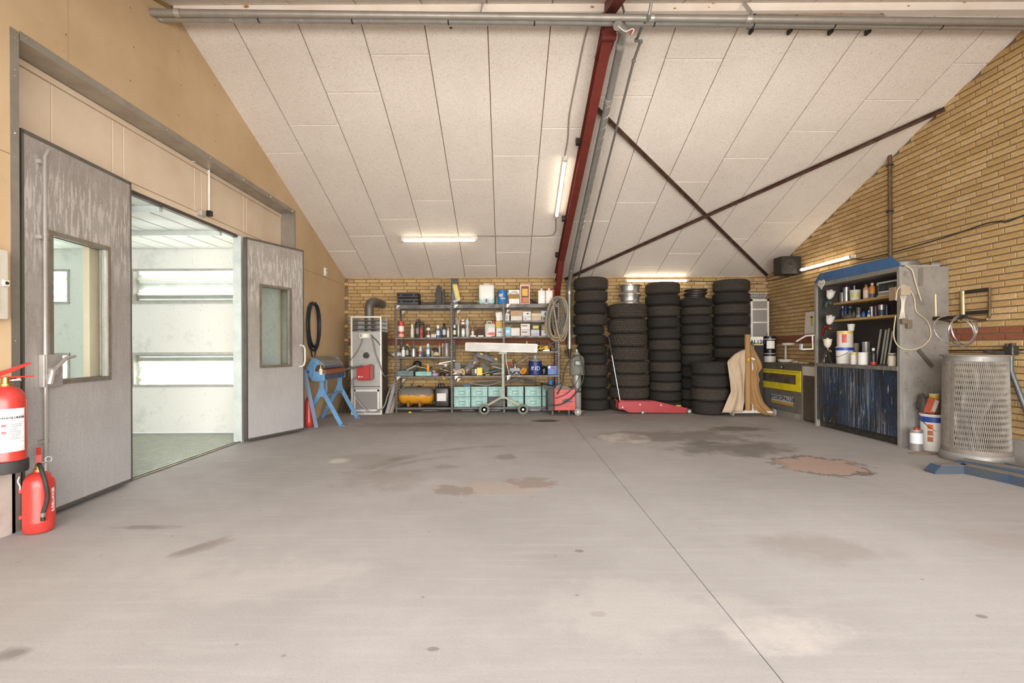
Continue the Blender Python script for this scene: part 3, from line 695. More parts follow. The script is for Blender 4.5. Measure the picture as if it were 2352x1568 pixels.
# two thin white pipes with clips
for (p0, p1, lab) in (((727, 53), (1042, 57), 'short white conduit pipe hung under the ridge pipes, left end'), ((1720, 30), (2030, 38), 'brown water pipe clipped to the ridge board, right end'), ((1716, 64), (2002, 67), 'thin pale pipe clipped below the spiral duct, right end')):
    d = 4.62 if p0[1] == 30 else 4.75
    t = thing('conduit_pipe', lab, 'pipe', P(*p0, d)); mb = MB(); mb.tube([P(*p0, d), P(*p1, d)], .014 if d > 4.7 else .017, 8)
    mk('pipe_run', mb, WHITEP if p0[0] < 1000 else mat('pipe_brownish', '94826c', .5), t)
    for f in (.04, .35, .68, .98): q = P(*p0, d).lerp(P(*p1, d), f); mb = MB(); mb.bx(q.x-.012, q.x+.012, q.y-.012, q.y+.05, q.z-.035, q.z+.018); mk('pipe_clip', mb, STEELDK, t, smooth=0)
# brown downpipe on the right wall
p0, p1 = XW(2049, 362, XR), XW(2054, 610, XR)
t = thing('downpipe', 'brown steel pipe running down the brick wall above the paint bench', 'pipe', (XR-.03, p0.y, p1.z))
mb = MB(); mb.tube([(XR-.03, p0.y, p0.z+.1), (XR-.03, p0.y, 2.07)], .024, 12); mk('pipe_run', mb, mat('pipe_rust', '5a4330', .6, .3, '7c6547', .7, 14), t)
for z in (p0.z-.1, p0.z-.7): mb = MB(); mb.bx(XR-.06, XR+.0, p0.y-.03, p0.y+.03, z-.012, z+.012); mk('pipe_clip', mb, STEELDK, t, smooth=0)

# ------------------------------------------------------------------ cables
def cable(pts, r, label, m=RUBBER, n=5, name='cable', group=None):
    mb = MB(); mb.tube(smooth_path(pts, n), r, 7); return mk(name, mb, m, None, label, 'cable', group)
W1 = lambda x, y: XW(x, y, XR-.014)
cable([Vector((XR-.014, 3.2, 2.72)), W1(2352, 494), W1(2300, 507), W1(2262, 514), W1(2180, 542), W1(2060, 577), W1(1990, 594), W1(1966, 594)], .007, 'black cable running along the right brick wall to the strip light')
cable([W1(1834, 629), W1(1812, 634), W1(1790, 641), Vector((XR-.01, YB-.02, 2.4)), P(1740, 651, YB-.01), P(1660, 647, YB-.01), P(1580, 645, YB-.01)], .006, 'dark cable from the speaker corner along the back wall to the strip light')
R1 = lambda x, y: RO(x, y, .012)
cable([R1(1096, 542), R1(1200, 542), R1(1262, 541), R1(1275, 532), R1(1277, 512), R1(1277, 492)], .008, 'pale cable on the ceiling joining the two strip lights', mat('cable_dusty', '8f8170', .7))
cable([R1(1297, 358), R1(1304, 320), R1(1308, 262), R1(1326, 170), R1(1340, 100), R1(1352, 56)], .008, 'dusty cable clipped to the ceiling above the slanted strip light', mat('cable_dusty', '8f8170', .7))
# ------------------------------------------------------------------ strip lights
TUBE = emis('lit_tube', 'fff3dc', 11.0)
def strip(a, b, nrm_, label):
    a, b, n_ = Vector(a), Vector(b), Vector(nrm_).normalized()
    t = thing('strip_light', label, 'strip light', (a+b)/2, 0, 'fluorescent strip lights'); k = (b-a).normalized()
    mb = MB(); mb.bar(a+n_*.018, b+n_*.018, .045, .035, n_); mk('lamp_body', mb, mat('lamp_white', 'ddd8cd', .5), t, smooth=0)
    mb = MB(); mb.tube([a+k*.04+n_*.055, b-k*.04+n_*.055], .019, 12); mk('fluorescent_tube', mb, TUBE, t)
    for q, s_ in ((a, 1), (b, -1)):
        mb = MB(); mb.tube([q+n_*.05, q+k*.045*s_+n_*.05], .026, 12); mk('end_cap', mb, mat('lamp_cap', 'cfc8bb', .5), t)
strip(RO(922, 546), RO(1097, 545), nrm, 'lit strip light fixed level on the ceiling above the shelves')
strip(RO(1298, 357), RO(1278, 492), nrm, 'lit strip light running down the ceiling slope beside the red rafter')
strip(P(1433, 645, YB), P(1579, 645, YB), (0, -1, 0), 'lit strip light on the back brick wall above the tyre stacks')
strip(XW(1845, 620, XR), XW(1966, 588, XR), (-1, 0, 0), 'lit strip light on the right brick wall beside the black speaker')
# ------------------------------------------------------------------ left side: extinguishers, electric box, hose, folding machine
EXR = mat('extinguisher_red', 'b93830', .33, 0, '9d2d26', .5, 6)
PAPER = mat('label_paper', 'ece8e0', .6, 0, 'dcd5ca', .4, 20)
INK = mat('black_ink', '26221f', .7)
def cylpatch(mb, c, r, z0, z1, a0, a1, n=14):
    V = [[mb._v([(c[0]+r*math.cos(a), c[1]+r*math.sin(a), z)])[0] for z in (z0, z1)] for a in [a0+(a1-a0)*k/n for k in range(n+1)]]
    for A, B in zip(V, V[1:]): mb.face((A[0], B[0], B[1], A[1]))
    return mb
def text_on_cyl(s, size, c, r, ang, z, m, parent, vertical=False, name='lettering', bold=0.0, sx=1.0):
    me = textmesh(s, size, .0004, bold); me.materials.append(m); Mi = TM[parent.name].inverted()
    for v in me.vertices:
        x, y = v.co.x*sx, v.co.y
        if vertical: x, y = -y, x
        a = ang+x/r; rr = r+.0006+v.co.z
        v.co = Mi @ Vector((c[0]+rr*math.cos(a), c[1]+rr*math.sin(a), z+y))
    o = bpy.data.objects.new(name, me); COL.objects.link(o); o.parent = parent; reg(o, TM[parent.name]); return o
def extinguisher(c, r, z0, h, label, base=None, hose=None):
    t = thing('fire_extinguisher', label, 'extinguisher', (c[0], c[1], z0), 0, 'red fire extinguishers')
    mb = MB(); mb.lathe([(r*.86, 0), (r, .02), (r, .06), (r*1.005, .062), (r*1.005, .068), (r, .07), (r, h-.09), (r*.93, h-.05), (r*.7, h-.015), (r*.35, h), (r*.3, h+.02)], (c[0], c[1], z0), 32)
    mk('cylinder', mb, EXR, t, smooth=.8)
    mb = MB(); mb.lathe([(r*.34, h+.0), (r*.34, h+.018), (r*.22, h+.02), (r*.2, h+.055)], (c[0], c[1], z0), 16); mk('valve_neck', mb, BRASS, t)
    return t
# wall-hung one at the frame edge
c1 = (-2.945, 2.90); r1 = .092; z1 = .435
e1 = extinguisher(c1, r1, z1, .49, 'large red water extinguisher hung on the wall, with a white label')
mb = MB(); mb.lathe([(r1+.006, -.012), (r1+.008, .0), (r1+.008, .055), (r1+.001, .06)], (c1[0], c1[1], z1), 32); mk('rubber_foot', mb, RUBBER, e1)
aL = math.atan2(-c1[1]-.0, -c1[0])       # towards the camera
mb = MB(); cylpatch(mb, c1, r1+.0012, z1+.115, z1+.365, aL-.45, aL+1.0, 20); lb = mk('label', mb, PAPER, e1)
mb = MB()
for k, zz in enumerate((.36, .325, .285, .19, .17, .135, .122)): cylpatch(mb, c1, r1+.0018, z1+zz-.0006, z1+zz+.0006, aL-.42, aL+.97, 16)
for aa in (aL-.42, aL+.965): cylpatch(mb, c1, r1+.0018, z1+.12, z1+.36, aa, aa+.012, 1)
mk('label_rules', mb, INK, lb, kind='stuff')
text_on_cyl('VANDSLUKKER', .017, c1, r1+.0012, aL+.32, z1+.312, INK, lb, bold=.0006)
text_on_cyl('9 liter', .009, c1, r1+.0012, aL+.3, z1+.296, INK, lb)
mb = MB()
for zz in (.262, .222): cylpatch(mb, c1, r1+.0018, z1+zz, z1+zz+.014, aL-.2, aL+.02, 4)
mk('pictogram', mb, EXR, lb, kind='stuff')
mb = MB()
rn = random.Random(2)
for k in range(9): cylpatch(mb, c1, r1+.0018, z1+.272-k*.0105, z1+.275-k*.0105, aL+.18, aL+.5+rn.random()*.3, 5)
mk('small_print', mb, mat('print_grey', '6f6a64', .7), lb, kind='stuff')
top = Vector((c1[0], c1[1], z1+.545)); dv = Vector((.35, .93, 0)).normalized()
mb = MB(); mb.bar(top+dv*-.04, top+dv*.13+Vector((0, 0, .0)), .022, .008); mk('lower_lever', mb, EXR, e1, smooth=0)
mb = MB(); mb.prism([top+dv*-.05+Vector((0, 0, .0)), top+dv*.02+Vector((0, 0, .03)), top+dv*.11+Vector((0, 0, .075)), top+dv*.12+Vector((0, 0, .08)), top+dv*.1+Vector((0, 0, .085)), top+dv*-.0+Vector((0, 0, .045)), top+dv*-.05+Vector((0, 0, .03))], dv.cross(Vector((0, 0, 1)))*.02); mk('upper_lever', mb, EXR, e1, smooth=0)
mb = MB(); mb.cyl(top+Vector((-.01, .02, -.02)), top+Vector((.04, .05, -.015)), .012, 10); mk('pressure_gauge', mb, CHROME, e1)
mb = MB(); mb.bx(XL, c1[0]-r1+.004, c1[1]-.03, c1[1]+.03, z1+.38, z1+.42); mk('wall_hook', mb, STEELDK, e1, smooth=0)
# floor one
p = FL(72, 1227); c2 = (p.x, p.y+.05); r2 = .079
e2 = extinguisher(c2, r2, .006, .37, 'red extinguisher on the floor at the booth corner, lettered on its side')
aL = math.atan2(-c2[1], -c2[0])
text_on_cyl('ILDSLUKKER', .030, c2, r2, aL+.98, .2, PAPER, e2, vertical=True, sx=.9, bold=.0006)
top = Vector((c2[0], c2[1], .42)); cdv = Vector((math.cos(aL), math.sin(aL), 0))
sd = Vector((-cdv.y, cdv.x, 0))
mb = MB(); mb.tube(smooth_path([top+cdv*.01, top+cdv*.05+sd*.005+Vector((0, 0, .0)), top+cdv*.1+sd*.03+Vector((0, 0, -.1)), top+cdv*.092+sd*.038+Vector((0, 0, -.2)), top+cdv*.088+sd*.018+Vector((0, 0, -.29))], 6), .0115, 10); hs = mk('hose', mb, RUBBER, e2)
q = top+cdv*.088+sd*.018
mb = MB(); mb.tube([q+Vector((0, 0, -.285)), q+Vector((0, 0, -.31))], .0135, 12); mk('ferrule', mb, CHROME, hs)
mb = MB(); mb.tube([q+Vector((0, 0, -.31)), q+Vector((0, 0, -.335))], .012, 12); mk('nozzle', mb, BLACK, hs)
mb = MB(); mb.prism([top+sd*-.012+Vector((0, 0, .0)), top+cdv*.02+sd*-.012, top-cdv*.0+sd*-.012+Vector((0, 0, .06)), top-cdv*.05+sd*-.012+Vector((0, 0, .1)), top-cdv*.055+sd*-.012+Vector((0, 0, .08)), top-cdv*.015+sd*-.012+Vector((0, 0, .03))], sd*.024); mk('lever', mb, EXR, e2, smooth=0)
mb = MB(); mb.tube([top+sd*.045+Vector((0, 0, .028))+Vector((0, 0, .016))*math.cos(a)+sd*.016*math.sin(a) for a in [2*PI*k/14 for k in range(14)]], .0022, 6, closed=True); mb.cyl(top+sd*.0+Vector((0, 0, .008)), top+sd*.05+Vector((0, 0, .012)), .005, 8); mk('safety_ring', mb, CHROME, e2)
for z in (.11, .27):
    mb = MB(); a = aL-1.5; mb.box((c2[0]+math.cos(a)*(r2+.004), c2[1]+math.sin(a)*(r2+.004), z), (.016, .012, .02), Rz(a)); mk('hose_clip', mb, EXR, e2, smooth=0)
mb = MB(); a = aL-1.5; w0 = Vector((c2[0]+math.cos(a)*(r2+.008), c2[1]+math.sin(a)*(r2+.008), .36)); mb.tube(smooth_path([w0, w0+Vector((-.01, 0, -.03)), w0+Vector((.004, 0, -.06)), w0+Vector((0, 0, -.09))], 4), .0035, 6); mk('pull_wire', mb, PAPER, e2)
# small old one half behind the open door leaf
p = FL(703, 984); e3 = extinguisher((p.x-.02, p.y+.15), .058, .005, .42, 'faded red cylinder standing behind the open booth door')
# electric box
mb = MB(); mb.bx(XL, XL+.085, 2.55, 2.97, 1.32, 1.745, .02, 2)
eb = thing('electric_box', 'cream electric cabinet on the wall above the large extinguisher', 'electric box', (XL+.04, 2.76, 1.32)); mk('housing', mb, mat('cabinet_cream', 'd8cfc0', .5, 0, 'c4b7a4', .5, 8), eb, smooth=.5)
mb = MB(); mb.bx(XL+.085, XL+.095, 2.58, 2.90, 1.37, 1.70, .006, 2); dr_ = mk('cover_door', mb, mat('cabinet_grey', 'cfcac2', .45), eb, smooth=.5)
mb = MB(); mb.bx(XL+.085, XL+.1, 2.915, 2.955, 1.52, 1.56, .004); mk('lock', mb, mat('cabinet_cream', 'd8cfc0'), eb); 
mb = MB(); mb.cyl((XL+.1, 2.935, 1.54), (XL+.104, 2.935, 1.54), .01, 12); mk('keyhole', mb, STEELDK, eb)
# white sensor box on the chipboard
q = XW(746, 625, XL)
ss = thing('wall_sensor', 'small white control box on the chipboard near the back corner', 'sensor', (XL, q.y, q.z-.07))
mb = MB(); mb.bx(XL, XL+.03, q.y-.05, q.y+.05, q.z-.07, q.z+.07, .008, 2); mk('housing', mb, mat('plastic_white', 'efeae2', .45), ss)
mb = MB(); mb.bx(XL+.03, XL+.033, q.y-.014, q.y+.014, q.z+.02, q.z+.04); mk('button', mb, STEELDK, ss)
mb = MB(); mb.bx(XL+.03, XL+.032, q.y-.03, q.y+.03, q.z-.055, q.z-.03); mk('speaker_slots', mb, mat('plastic_grey', 'b9b4ac', .5), ss)
# blue-black hose coil on the wall
cy, cz = 7.80, 1.50
hc = thing('hose_coil', 'coiled dark blue air hose hanging on the chipboard wall', 'hose', (XL+.03, cy, 1.0))
HOSE = mat('hose_blue_black', '20242b', .45, 0, '2d3b52', .6, 6)
rn = random.Random(4)
mb = MB(); pts = []
for k in range(7*18):
    a = 2*PI*k/18; j = k//18; ry = .235+.02*math.sin(j*2.1); rz = .36+.025*math.cos(j*1.7)
    pts.append(Vector((XL+.018+.008*j+.004*math.sin(a*3), cy+.01*math.sin(j)+math.sin(a)*ry, cz+.02*math.sin(j*1.3)+math.cos(a)*rz)))
mb.tube(pts, .0095, 7); mk('hose_loops', mb, HOSE, hc)
mb = MB(); mb.tube(smooth_path([(XL+.03, cy-.1, cz-.3), (XL+.03, cy-.06, cz-.45), (XL+.03, cy+.02, cz-.52), (XL+.03, cy+.1, cz-.4), (XL+.03, cy+.18, cz-.2)], 6), .0095, 7); mk('hose_tail', mb, HOSE, hc)
mb = MB(); mb.cyl((XL, cy-.02, cz+.36), (XL+.09, cy-.02, cz+.37), .008, 8); mk('wall_peg', mb, STEELDK, hc)

# ---- blue sheet-metal folding machine
BLU = mat('machine_blue', '5d8ab0', .5, .1, '4a6a8a', .7, 7)
BLD = mat('machine_blue_dark', '3f5870', .5, .2, '30404f', .6, 7)
fm = thing('folding_machine', 'blue sheet metal folding machine on splayed legs in the left corner', 'folding machine', (-2.71, 7.7, 0))
FX0 = -2.72
for yy, zap in ((7.30, .50), (8.08, .50)):
    for sx in (-1, 1):
        mb = MB(); mb.bar((FX0+sx*.02, yy, zap), (FX0+sx*.285, yy+.0, .012), .022, .06, (1, 0, 0)); mb.bx(FX0+sx*.30-.045, FX0+sx*.30+.045, yy-.03, yy+.03, 0, .012); mk('leg', mb, BLU, fm, smooth=0)
    mb = MB(); mb.prism([(FX0-.055, yy-.015, zap-.07), (FX0+.055, yy-.015, zap-.07), (FX0+.05, yy-.015, zap+.03), (FX0+.03, yy-.015, zap+.06), (FX0+.03, yy-.015, .70), (FX0-.03, yy-.015, .70), (FX0-.03, yy-.015, zap+.06), (FX0-.05, yy-.015, zap+.03)], (0, .03, 0)); mk('stand_plate', mb, BLU, fm, smooth=0)
mb = MB(); mb.bx(FX0-.06, FX0+.06, 7.24, 8.16, .68, .80); mk('lower_beam', mb, BLD, fm, smooth=0)
mb = MB(); mb.prism([(FX0-.05, 7.26, .80), (FX0+.072, 7.26, .765), (FX0+.072, 7.26, .82), (FX0-.02, 7.26, .85)], (0, .88, 0)); mk('clamp_board', mb, mat('worn_orange_wood', '9a5a38', .7, 0, '6d4a35', .7, 20), fm, smooth=0)
mb = MB(); mb.prism([(FX0-.16, 7.27, 1.02), (FX0-.02, 7.27, .965), (FX0+.05, 7.27, .895), (FX0+.05, 7.27, .885), (FX0-.16, 7.27, .99)], (0, .86, 0)); mk('upper_jaw', mb, mat('dusty_jaw', '7f7d78', .6, .3, '9a958c', .6, 9), fm, smooth=0)
mb = MB(); mb.prism([(FX0+.03, 7.27, .89), (FX0+.055, 7.27, .885), (FX0+.055, 7.27, .85), (FX0+.03, 7.27, .85)], (0, .86, 0)); mk('jaw_edge', mb, BLD, fm, smooth=0)
for yy in (7.235, 8.15):
    mb = MB(); mb.prism([(FX0-.21, yy, .79), (FX0-.17, yy, .73), (FX0-.07, yy, .66), (FX0+.07, yy, .67), (FX0+.06, yy, .78), (FX0-.0, yy, .80), (FX0-.08, yy, .81), (FX0-.05, yy, .9), (FX0-.0, yy, .91), (FX0-.03, yy, .98), (FX0-.08, yy, 1.0), (FX0-.13, yy, .98), (FX0-.2, yy, .87)], (0, .022, 0)); mk('end_plate', mb, BLU, fm, smooth=0)
mb = MB(); mb.cyl((FX0-.09, 7.215, .71), (FX0-.09, 7.26, .71), .042, 18); mb.cyl((FX0-.09, 7.205, .71), (FX0-.09, 7.22, .71), .028, 16); mk('eccentric_knob', mb, BLU, fm)
mb = MB(); mb.cyl((FX0-.085, 7.222, .73), (FX0-.078, 7.222, .93), .013, 10); mk('tension_rod', mb, BLU, fm)
mb = MB(); mb.cyl((FX0-.185, 7.215, .80), (FX0-.185, 7.26, .80), .026, 14); mk('pivot_knob', mb, BLD, fm)
mb = MB(); mb.bx(FX0+.0, FX0+.045, 7.19, 7.215, .755, .85, .008); mb.tube([(FX0+.015, 7.2, .85), (FX0+.02, 7.2, .91), (FX0+.03, 7.2, .85)], .004, 6); mk('padlock_tag', mb, mat('tag_cream', 'd6d0b8', .5), fm)
mb = MB(); mb.bx(FX0+.04, FX0+.055, 7.36, 7.375, .44, .69); mb.bx(FX0+.04, FX0+.055, 8.02, 8.035, .44, .69); mb.bx(FX0+.035, FX0+.06, 7.36, 8.035, .435, .455); mk('bending_handle', mb, BLU, fm, smooth=0)
mb = MB(); mb.cyl((FX0+.0, 8.16, .78), (FX0+.3, 8.33, .85), .014, 8); mk('side_lever', mb, mat('lever_steel', '77736d', .4, .7), fm)
# blue flat bar leaning in front of it
a, b = FL(727, 983), P(699, 850, 7.0); b.x = max(b.x, XL+.03)
mb = MB(); mb.bar(a+Vector((0, 0, .01)), b, .055, .008, (0, 1, .2)); mk('flat_bar', mb, mat('bar_blue', '7e8ea4', .5, .3, '5b7aa0', .7, 4), None, 'blue grey steel bar leaning beside the open booth door', 'steel bar', smooth=0)
# bundle of steel rods leaning in the corner
for k in range(8):
    x = -2.96+k*.033; y0 = 8.75; L = .55+.25*((k*37) % 10)/10
    mb = MB(); mb.cyl((x, y0, .004), (x+.03, YB-.06, L+.1), .007+.003*(k % 3), 7)
    mk('steel_rod', mb, mat('rod_rust_%d' % (k % 2), ('57493e', '6b6259')[k % 2], .55, .5), None, ('leftmost', 'second', 'third', 'fourth', 'fifth', 'sixth', 'seventh', 'rightmost')[k]+' thin steel rod leaning in the corner behind the folding machine', 'steel rod', 'steel rods leaning in the left corner')

# ------------------------------------------------------------------ warm air heater
HS = mat('heater_sheet', '9b9893', .42, .55, '86827d', .6, 3)
HF = mat('heater_frame', 'd0cdc7', .4, .4, 'b3aea6', .5, 5)
Yh, Yk = 8.49, 8.95
hx0, hx1 = P(806, 900, Yh).x, P(877, 900, Yh).x; hz = 1.70
ht = thing('air_heater', 'tall grey warm air heater with a flue elbow, against the back wall', 'heater', ((hx0+hx1)/2, (Yh+Yk)/2, 0))
f = .028
for x in (hx0, hx1-f):
    for y in (Yh, Yk-f): mb = MB(); mb.bx(x, x+f, y, y+f, 0, hz); mk('frame_post', mb, HF if y == Yh else HS, ht, smooth=0)
for z in (0.0, hz-f): mb = MB(); mb.bx(hx0, hx1, Yh+.001, Yh+f-.001, z+.001, z+f); mk('frame_rail', mb, HF, ht, smooth=0)
mb = MB(); mb.bx(hx0+f, hx1-f, Yh+.012, Yh+.016, .49, 1.435); mk('front_panel', mb, HS, ht, smooth=0)
mb = MB(); mb.bx(hx0+f, hx1-f, Yh+.012, Yh+.016, .03, .48); dp = mk('lower_door', mb, HS, ht, smooth=0)
mb = MB(); x0, x1 = hx0+.05, hx1-.05
mb.bx(x0, x1, Yh+.004, Yh+.012, .40, .43); mb.bx(x0, x1, Yh+.004, Yh+.012, .06, .09); mb.bx(x0, x0+.028, Yh+.004, Yh+.012, .06, .43); mb.bx(x1-.028, x1, Yh+.004, Yh+.012, .06, .43); mk('filter_frame', mb, HF, dp, smooth=0)
mb = MB(); mb.bx(x0+.028, x1-.028, Yh+.008, Yh+.011, .09, .40); mk('filter_mesh', mb, mat('filter_mesh', '7d7a76', .6, .4, '8d8984', .5, 60), dp, smooth=0)
mb = MB(); mb.bx(hx1-.004, hx1, Yh+f, Yk-f, .03, 1.435); mk('side_panel', mb, mat('heater_side', '5d5850', .5, .4), ht, smooth=0)
mb = MB(); mb.bx(hx0, hx0+.004, Yh+f, Yk-f, .03, 1.66); mk('side_panel', mb, HS, ht, smooth=0)
mb = MB(); mb.bx(hx0+.01, hx1-.01, Yk-.02, Yk-.01, .03, 1.66); mk('rear_panel', mb, HS, ht, smooth=0)
mb = MB(); mb.bx(hx0+.01, hx1-.01, Yh+.03, Yk-.03, 1.36, 1.38); mk('inner_deck', mb, STEELDK, ht, smooth=0)
for z in (1.62, 1.55, 1.475):
    mb = MB(); mb.bar((hx0+.01, Yh+.02, z), (hx1-.01, Yh+.02, z), .035, .007, (0, .5, 1)); mk('louvre', mb, mat('louvre_steel', '8c867c', .4, .5), ht, smooth=0)
    mb = MB(); mb.bar((hx1-.012, Yh+.03, z), (hx1-.012, Yk-.03, z), .02, .007, (-.5, 0, 1)); mk('louvre', mb, mat('louvre_steel', '8c867c'), ht, smooth=0)
# flue
fx = P(848, 720, Yh+.22).x; fy = Yh+.22
FLUE = mat('flue_steel', '6f6a64', .5, .5, '57524c', .6, 8)
pts = [Vector((fx, fy, 1.38)), Vector((fx, fy, 1.86))]
for k in range(1, 8): a = PI/2*k/7; pts.append(Vector((fx+.13*(1-math.cos(a))*.4, fy+.13*(1-math.cos(a)), 1.86+.12*math.sin(a))))
pts += [Vector((fx+.06, YB-.25, 1.985)), Vector((fx+.05, YB+.0, 1.985))]
mb = MB(); mb.tube(pts, .077, 20); fl_ = mk('flue', mb, FLUE, ht)
mb = MB(); mb.tube([pts[-1]+Vector((-.005, -.02, 0)), pts[-1]+Vector((0, -.004, 0))], .098, 20); mk('wall_collar', mb, GALV, fl_)
for z in (1.62, 1.84): mb = MB(); mb.tube([(fx, fy, z), (fx, fy, z+.02)], .08, 20); mk('flue_band', mb, FLUE, fl_)
# control box, port, burner, wiring
bx0, bx1 = P(827, 770, Yh).x, P(850, 770, Yh).x
mb = MB(); mb.bx(bx0, bx1, Yh-.055, Yh+.012, 1.315, 1.405, .006); cb = mk('control_box', mb, mat('control_cream', 'd6cfc2', .5), ht, smooth=.5)
for z in (1.38, 1.355): mb = MB(); mb.bx(bx0+.022, bx0+.042, Yh-.06, Yh-.055, z-.009, z+.009); mk('switch', mb, BLACK, cb, smooth=0)
mb = MB(); mb.bx(bx0+.075, bx0+.14, Yh-.0565, Yh-.055, 1.335, 1.39); mk('rating_plate', mb, PAPER, cb, smooth=0)
for z in (1.335, 1.36, 1.385): mb = MB(); mb.cyl((bx1, Yh-.03, z), (bx1+.03, Yh-.03, z), .009, 8); mk('cable_gland', mb, mat('control_cream', 'd6cfc2'), cb)
c = P(841, 816, Yh); mb = MB(); mb.cyl((c.x, Yh+.013, c.z), (c.x, Yh-.004, c.z), .055, 22); mb.cyl((c.x, Yh-.004, c.z), (c.x, Yh-.012, c.z), .022, 14); po = mk('inspection_port', mb, BLACK, ht)
for a in (.5, 2.6, 4.7): mb = MB(); mb.cyl((c.x+.04*math.cos(a), Yh-.003, c.z+.04*math.sin(a)), (c.x+.04*math.cos(a), Yh-.008, c.z+.04*math.sin(a)), .006, 8); mk('bolt', mb, CHROME, po)
b0, b1 = P(820.5, 860, Yh-.2), P(853, 860, Yh-.2)
mb = MB(); mb.prism([(b0.x, Yh-.26, P(0, 849, Yh-.2).z), (b1.x, Yh-.26, P(0, 842, Yh-.2).z+.02), (b1.x, Yh-.26, P(0, 877, Yh-.2).z), (b0.x+.015, Yh-.26, P(0, 877, Yh-.2).z), (b0.x, Yh-.26, P(0, 874, Yh-.2).z)], (0, .2, 0))
bmesh.ops.bevel(mb.bm, geom=mb.bm.edges[:], offset=.018, segments=3, affect='EDGES')
bu = mk('burner_hood', mb, mat('burner_red', 'a32420', .35, 0, '8a1a18', .5, 10), ht)
mb = MB(); mb.bx(b0.x+.03, b1.x-.01, Yh-.08, Yh+.012, .63, .84); mk('burner_body', mb, STEELDK, bu, smooth=0)
mb = MB(); mb.bx(b0.x+.035, b0.x+.055, Yh-.262, Yh-.26, .66, .68); mb.bar((b0.x+.07, Yh-.2605, .662), (b0.x+.115, Yh-.2605, .675), .002, .008); mk('maker_mark', mb, PAPER, bu, smooth=0, kind='stuff')
PIPEW = mat('wire_grey', '7c7468', .6)
def wire(name, pts, r, m, par, n=6): mb = MB(); mb.tube(smooth_path(pts, n), r, 7); return mk(name, mb, m, par)
wire('wire', [(bx0+.04, Yh-.03, 1.315), (bx0+.03, Yh-.03, 1.25), (bx0-.05, Yh-.035, 1.08), (hx0+.02, Yh-.03, .96), (hx0-.01, Yh-.03, .88), (hx0+.03, Yh-.06, .83), (b0.x+.02, Yh-.1, .83)], .007, PIPEW, ht)
wire('wire', [(bx1+.02, Yh-.03, 1.34), (bx1+.05, Yh-.03, 1.28), (bx1+.1, Yh-.035, 1.05), (bx1+.18, Yh-.03, .85), (hx1+.02, Yh-.02, .72), (hx1+.05, Yh+.05, .66), (hx1+.1, Yh+.2, .70)], .009, PIPEW, ht)
wire('wire', [(bx1+.02, Yh-.03, 1.375), (hx1-.06, Yh-.02, 1.25), (hx1+.03, Yh+.1, 1.1), (hx1+.11, Yh+.4, .98)], .007, RUBBER, ht)
wire('gas_hose', [(b0.x+.02, Yh-.12, .66), (hx0+.06, Yh-.1, .62), (hx0+.05, Yh-.08, .5), (hx0+.12, Yh-.07, .28), (hx0+.28, Yh-.06, .09), (hx0+.42, Yh-.05, .05), (hx1+.04, Yh-.03, .14), (hx1+.08, Yh+.1, .34), (hx1+.11, Yh+.3, .5)], .012, mat('hose_grey', '8b8780', .5), ht, 8)
# boards and strips leaning between the heater and the shelves
for k, (x0, x1, h, cc, lab) in enumerate(((888, 903, .62, '8d8a92', 'wide grey offcut leaning between heater and shelves'), (892.5, 897, .3, '8b8172', 'short brown strip leaning left in front of the grey offcut'), (896.5, 900, .3, '9a917f', 'short pale strip leaning in the middle, beside the shelf leg'), (900.5, 902, .3, '877d6c', 'short tan strip leaning right against the shelf leg'))):
    y = 8.6+.02*k; a = P(x0, 945, y); a.z = .006; b = P(x1+8, 870, y+.25); b.z = h
    mb = MB(); mb.bar(a, b, .055 if k == 0 else .035, .012, (0, 1, 0)); mk('offcut_strip', mb, mat('offcut_%d' % k, cc, .7), None, lab, 'offcut', 'offcuts beside the heater', smooth=0)
# ------------------------------------------------------------------ slotted-angle shelving along the back wall
YS, YSB = 8.74, 9.2
KS = YS/FPX
def sx(px, d=YS): return (px-CX)*d/FPX
SLOT = mat('slotted_steel', '5d5853', .5, .55, '46413c', .7, 10)
WEB = mat('corner_plate', 'b8b4ad', .4, .5)
def m_slot():
    t = NT('slotted_angle'); z = t.sep()[2]
    w = t.math('FRACT', t.math('MULTIPLY', z, 1/.04)); hole = t.math('LESS_THAN', t.math('ABSOLUTE', t.math('SUBTRACT', w, .5)), .2)
    n = t.noise(12, 5, .6); c = t.mix(t.ramp(n, .4, .7), lin('6b6660'), lin('4f4a45')); c = t.mix(t.math('MULTIPLY', hole, .75), c, lin('1d1a18'))
    t.link(c, t.b.inputs['Base Color']); t.b.inputs['Roughness'].default_value = .5; t.b.inputs['Metallic'].default_value = .45; return t.m
SLOTTED = m_slot()
PX = [sx(907), sx(1040), sx(1160), sx(1286)]
BAY = [dict(z=(1.913, 1.333, .993, .645, .088)), dict(z=(1.918, 1.345, .650, .088)), dict(z=(1.925, 1.628, 1.356, 1.082, .655, .09))]
LBS = ['left bay of the steel shelving beside the heater', 'middle bay of the steel shelving behind the wheeled lamp', 'right bay of the steel shelving beside the hanging hoses']
w = .042; th = .003
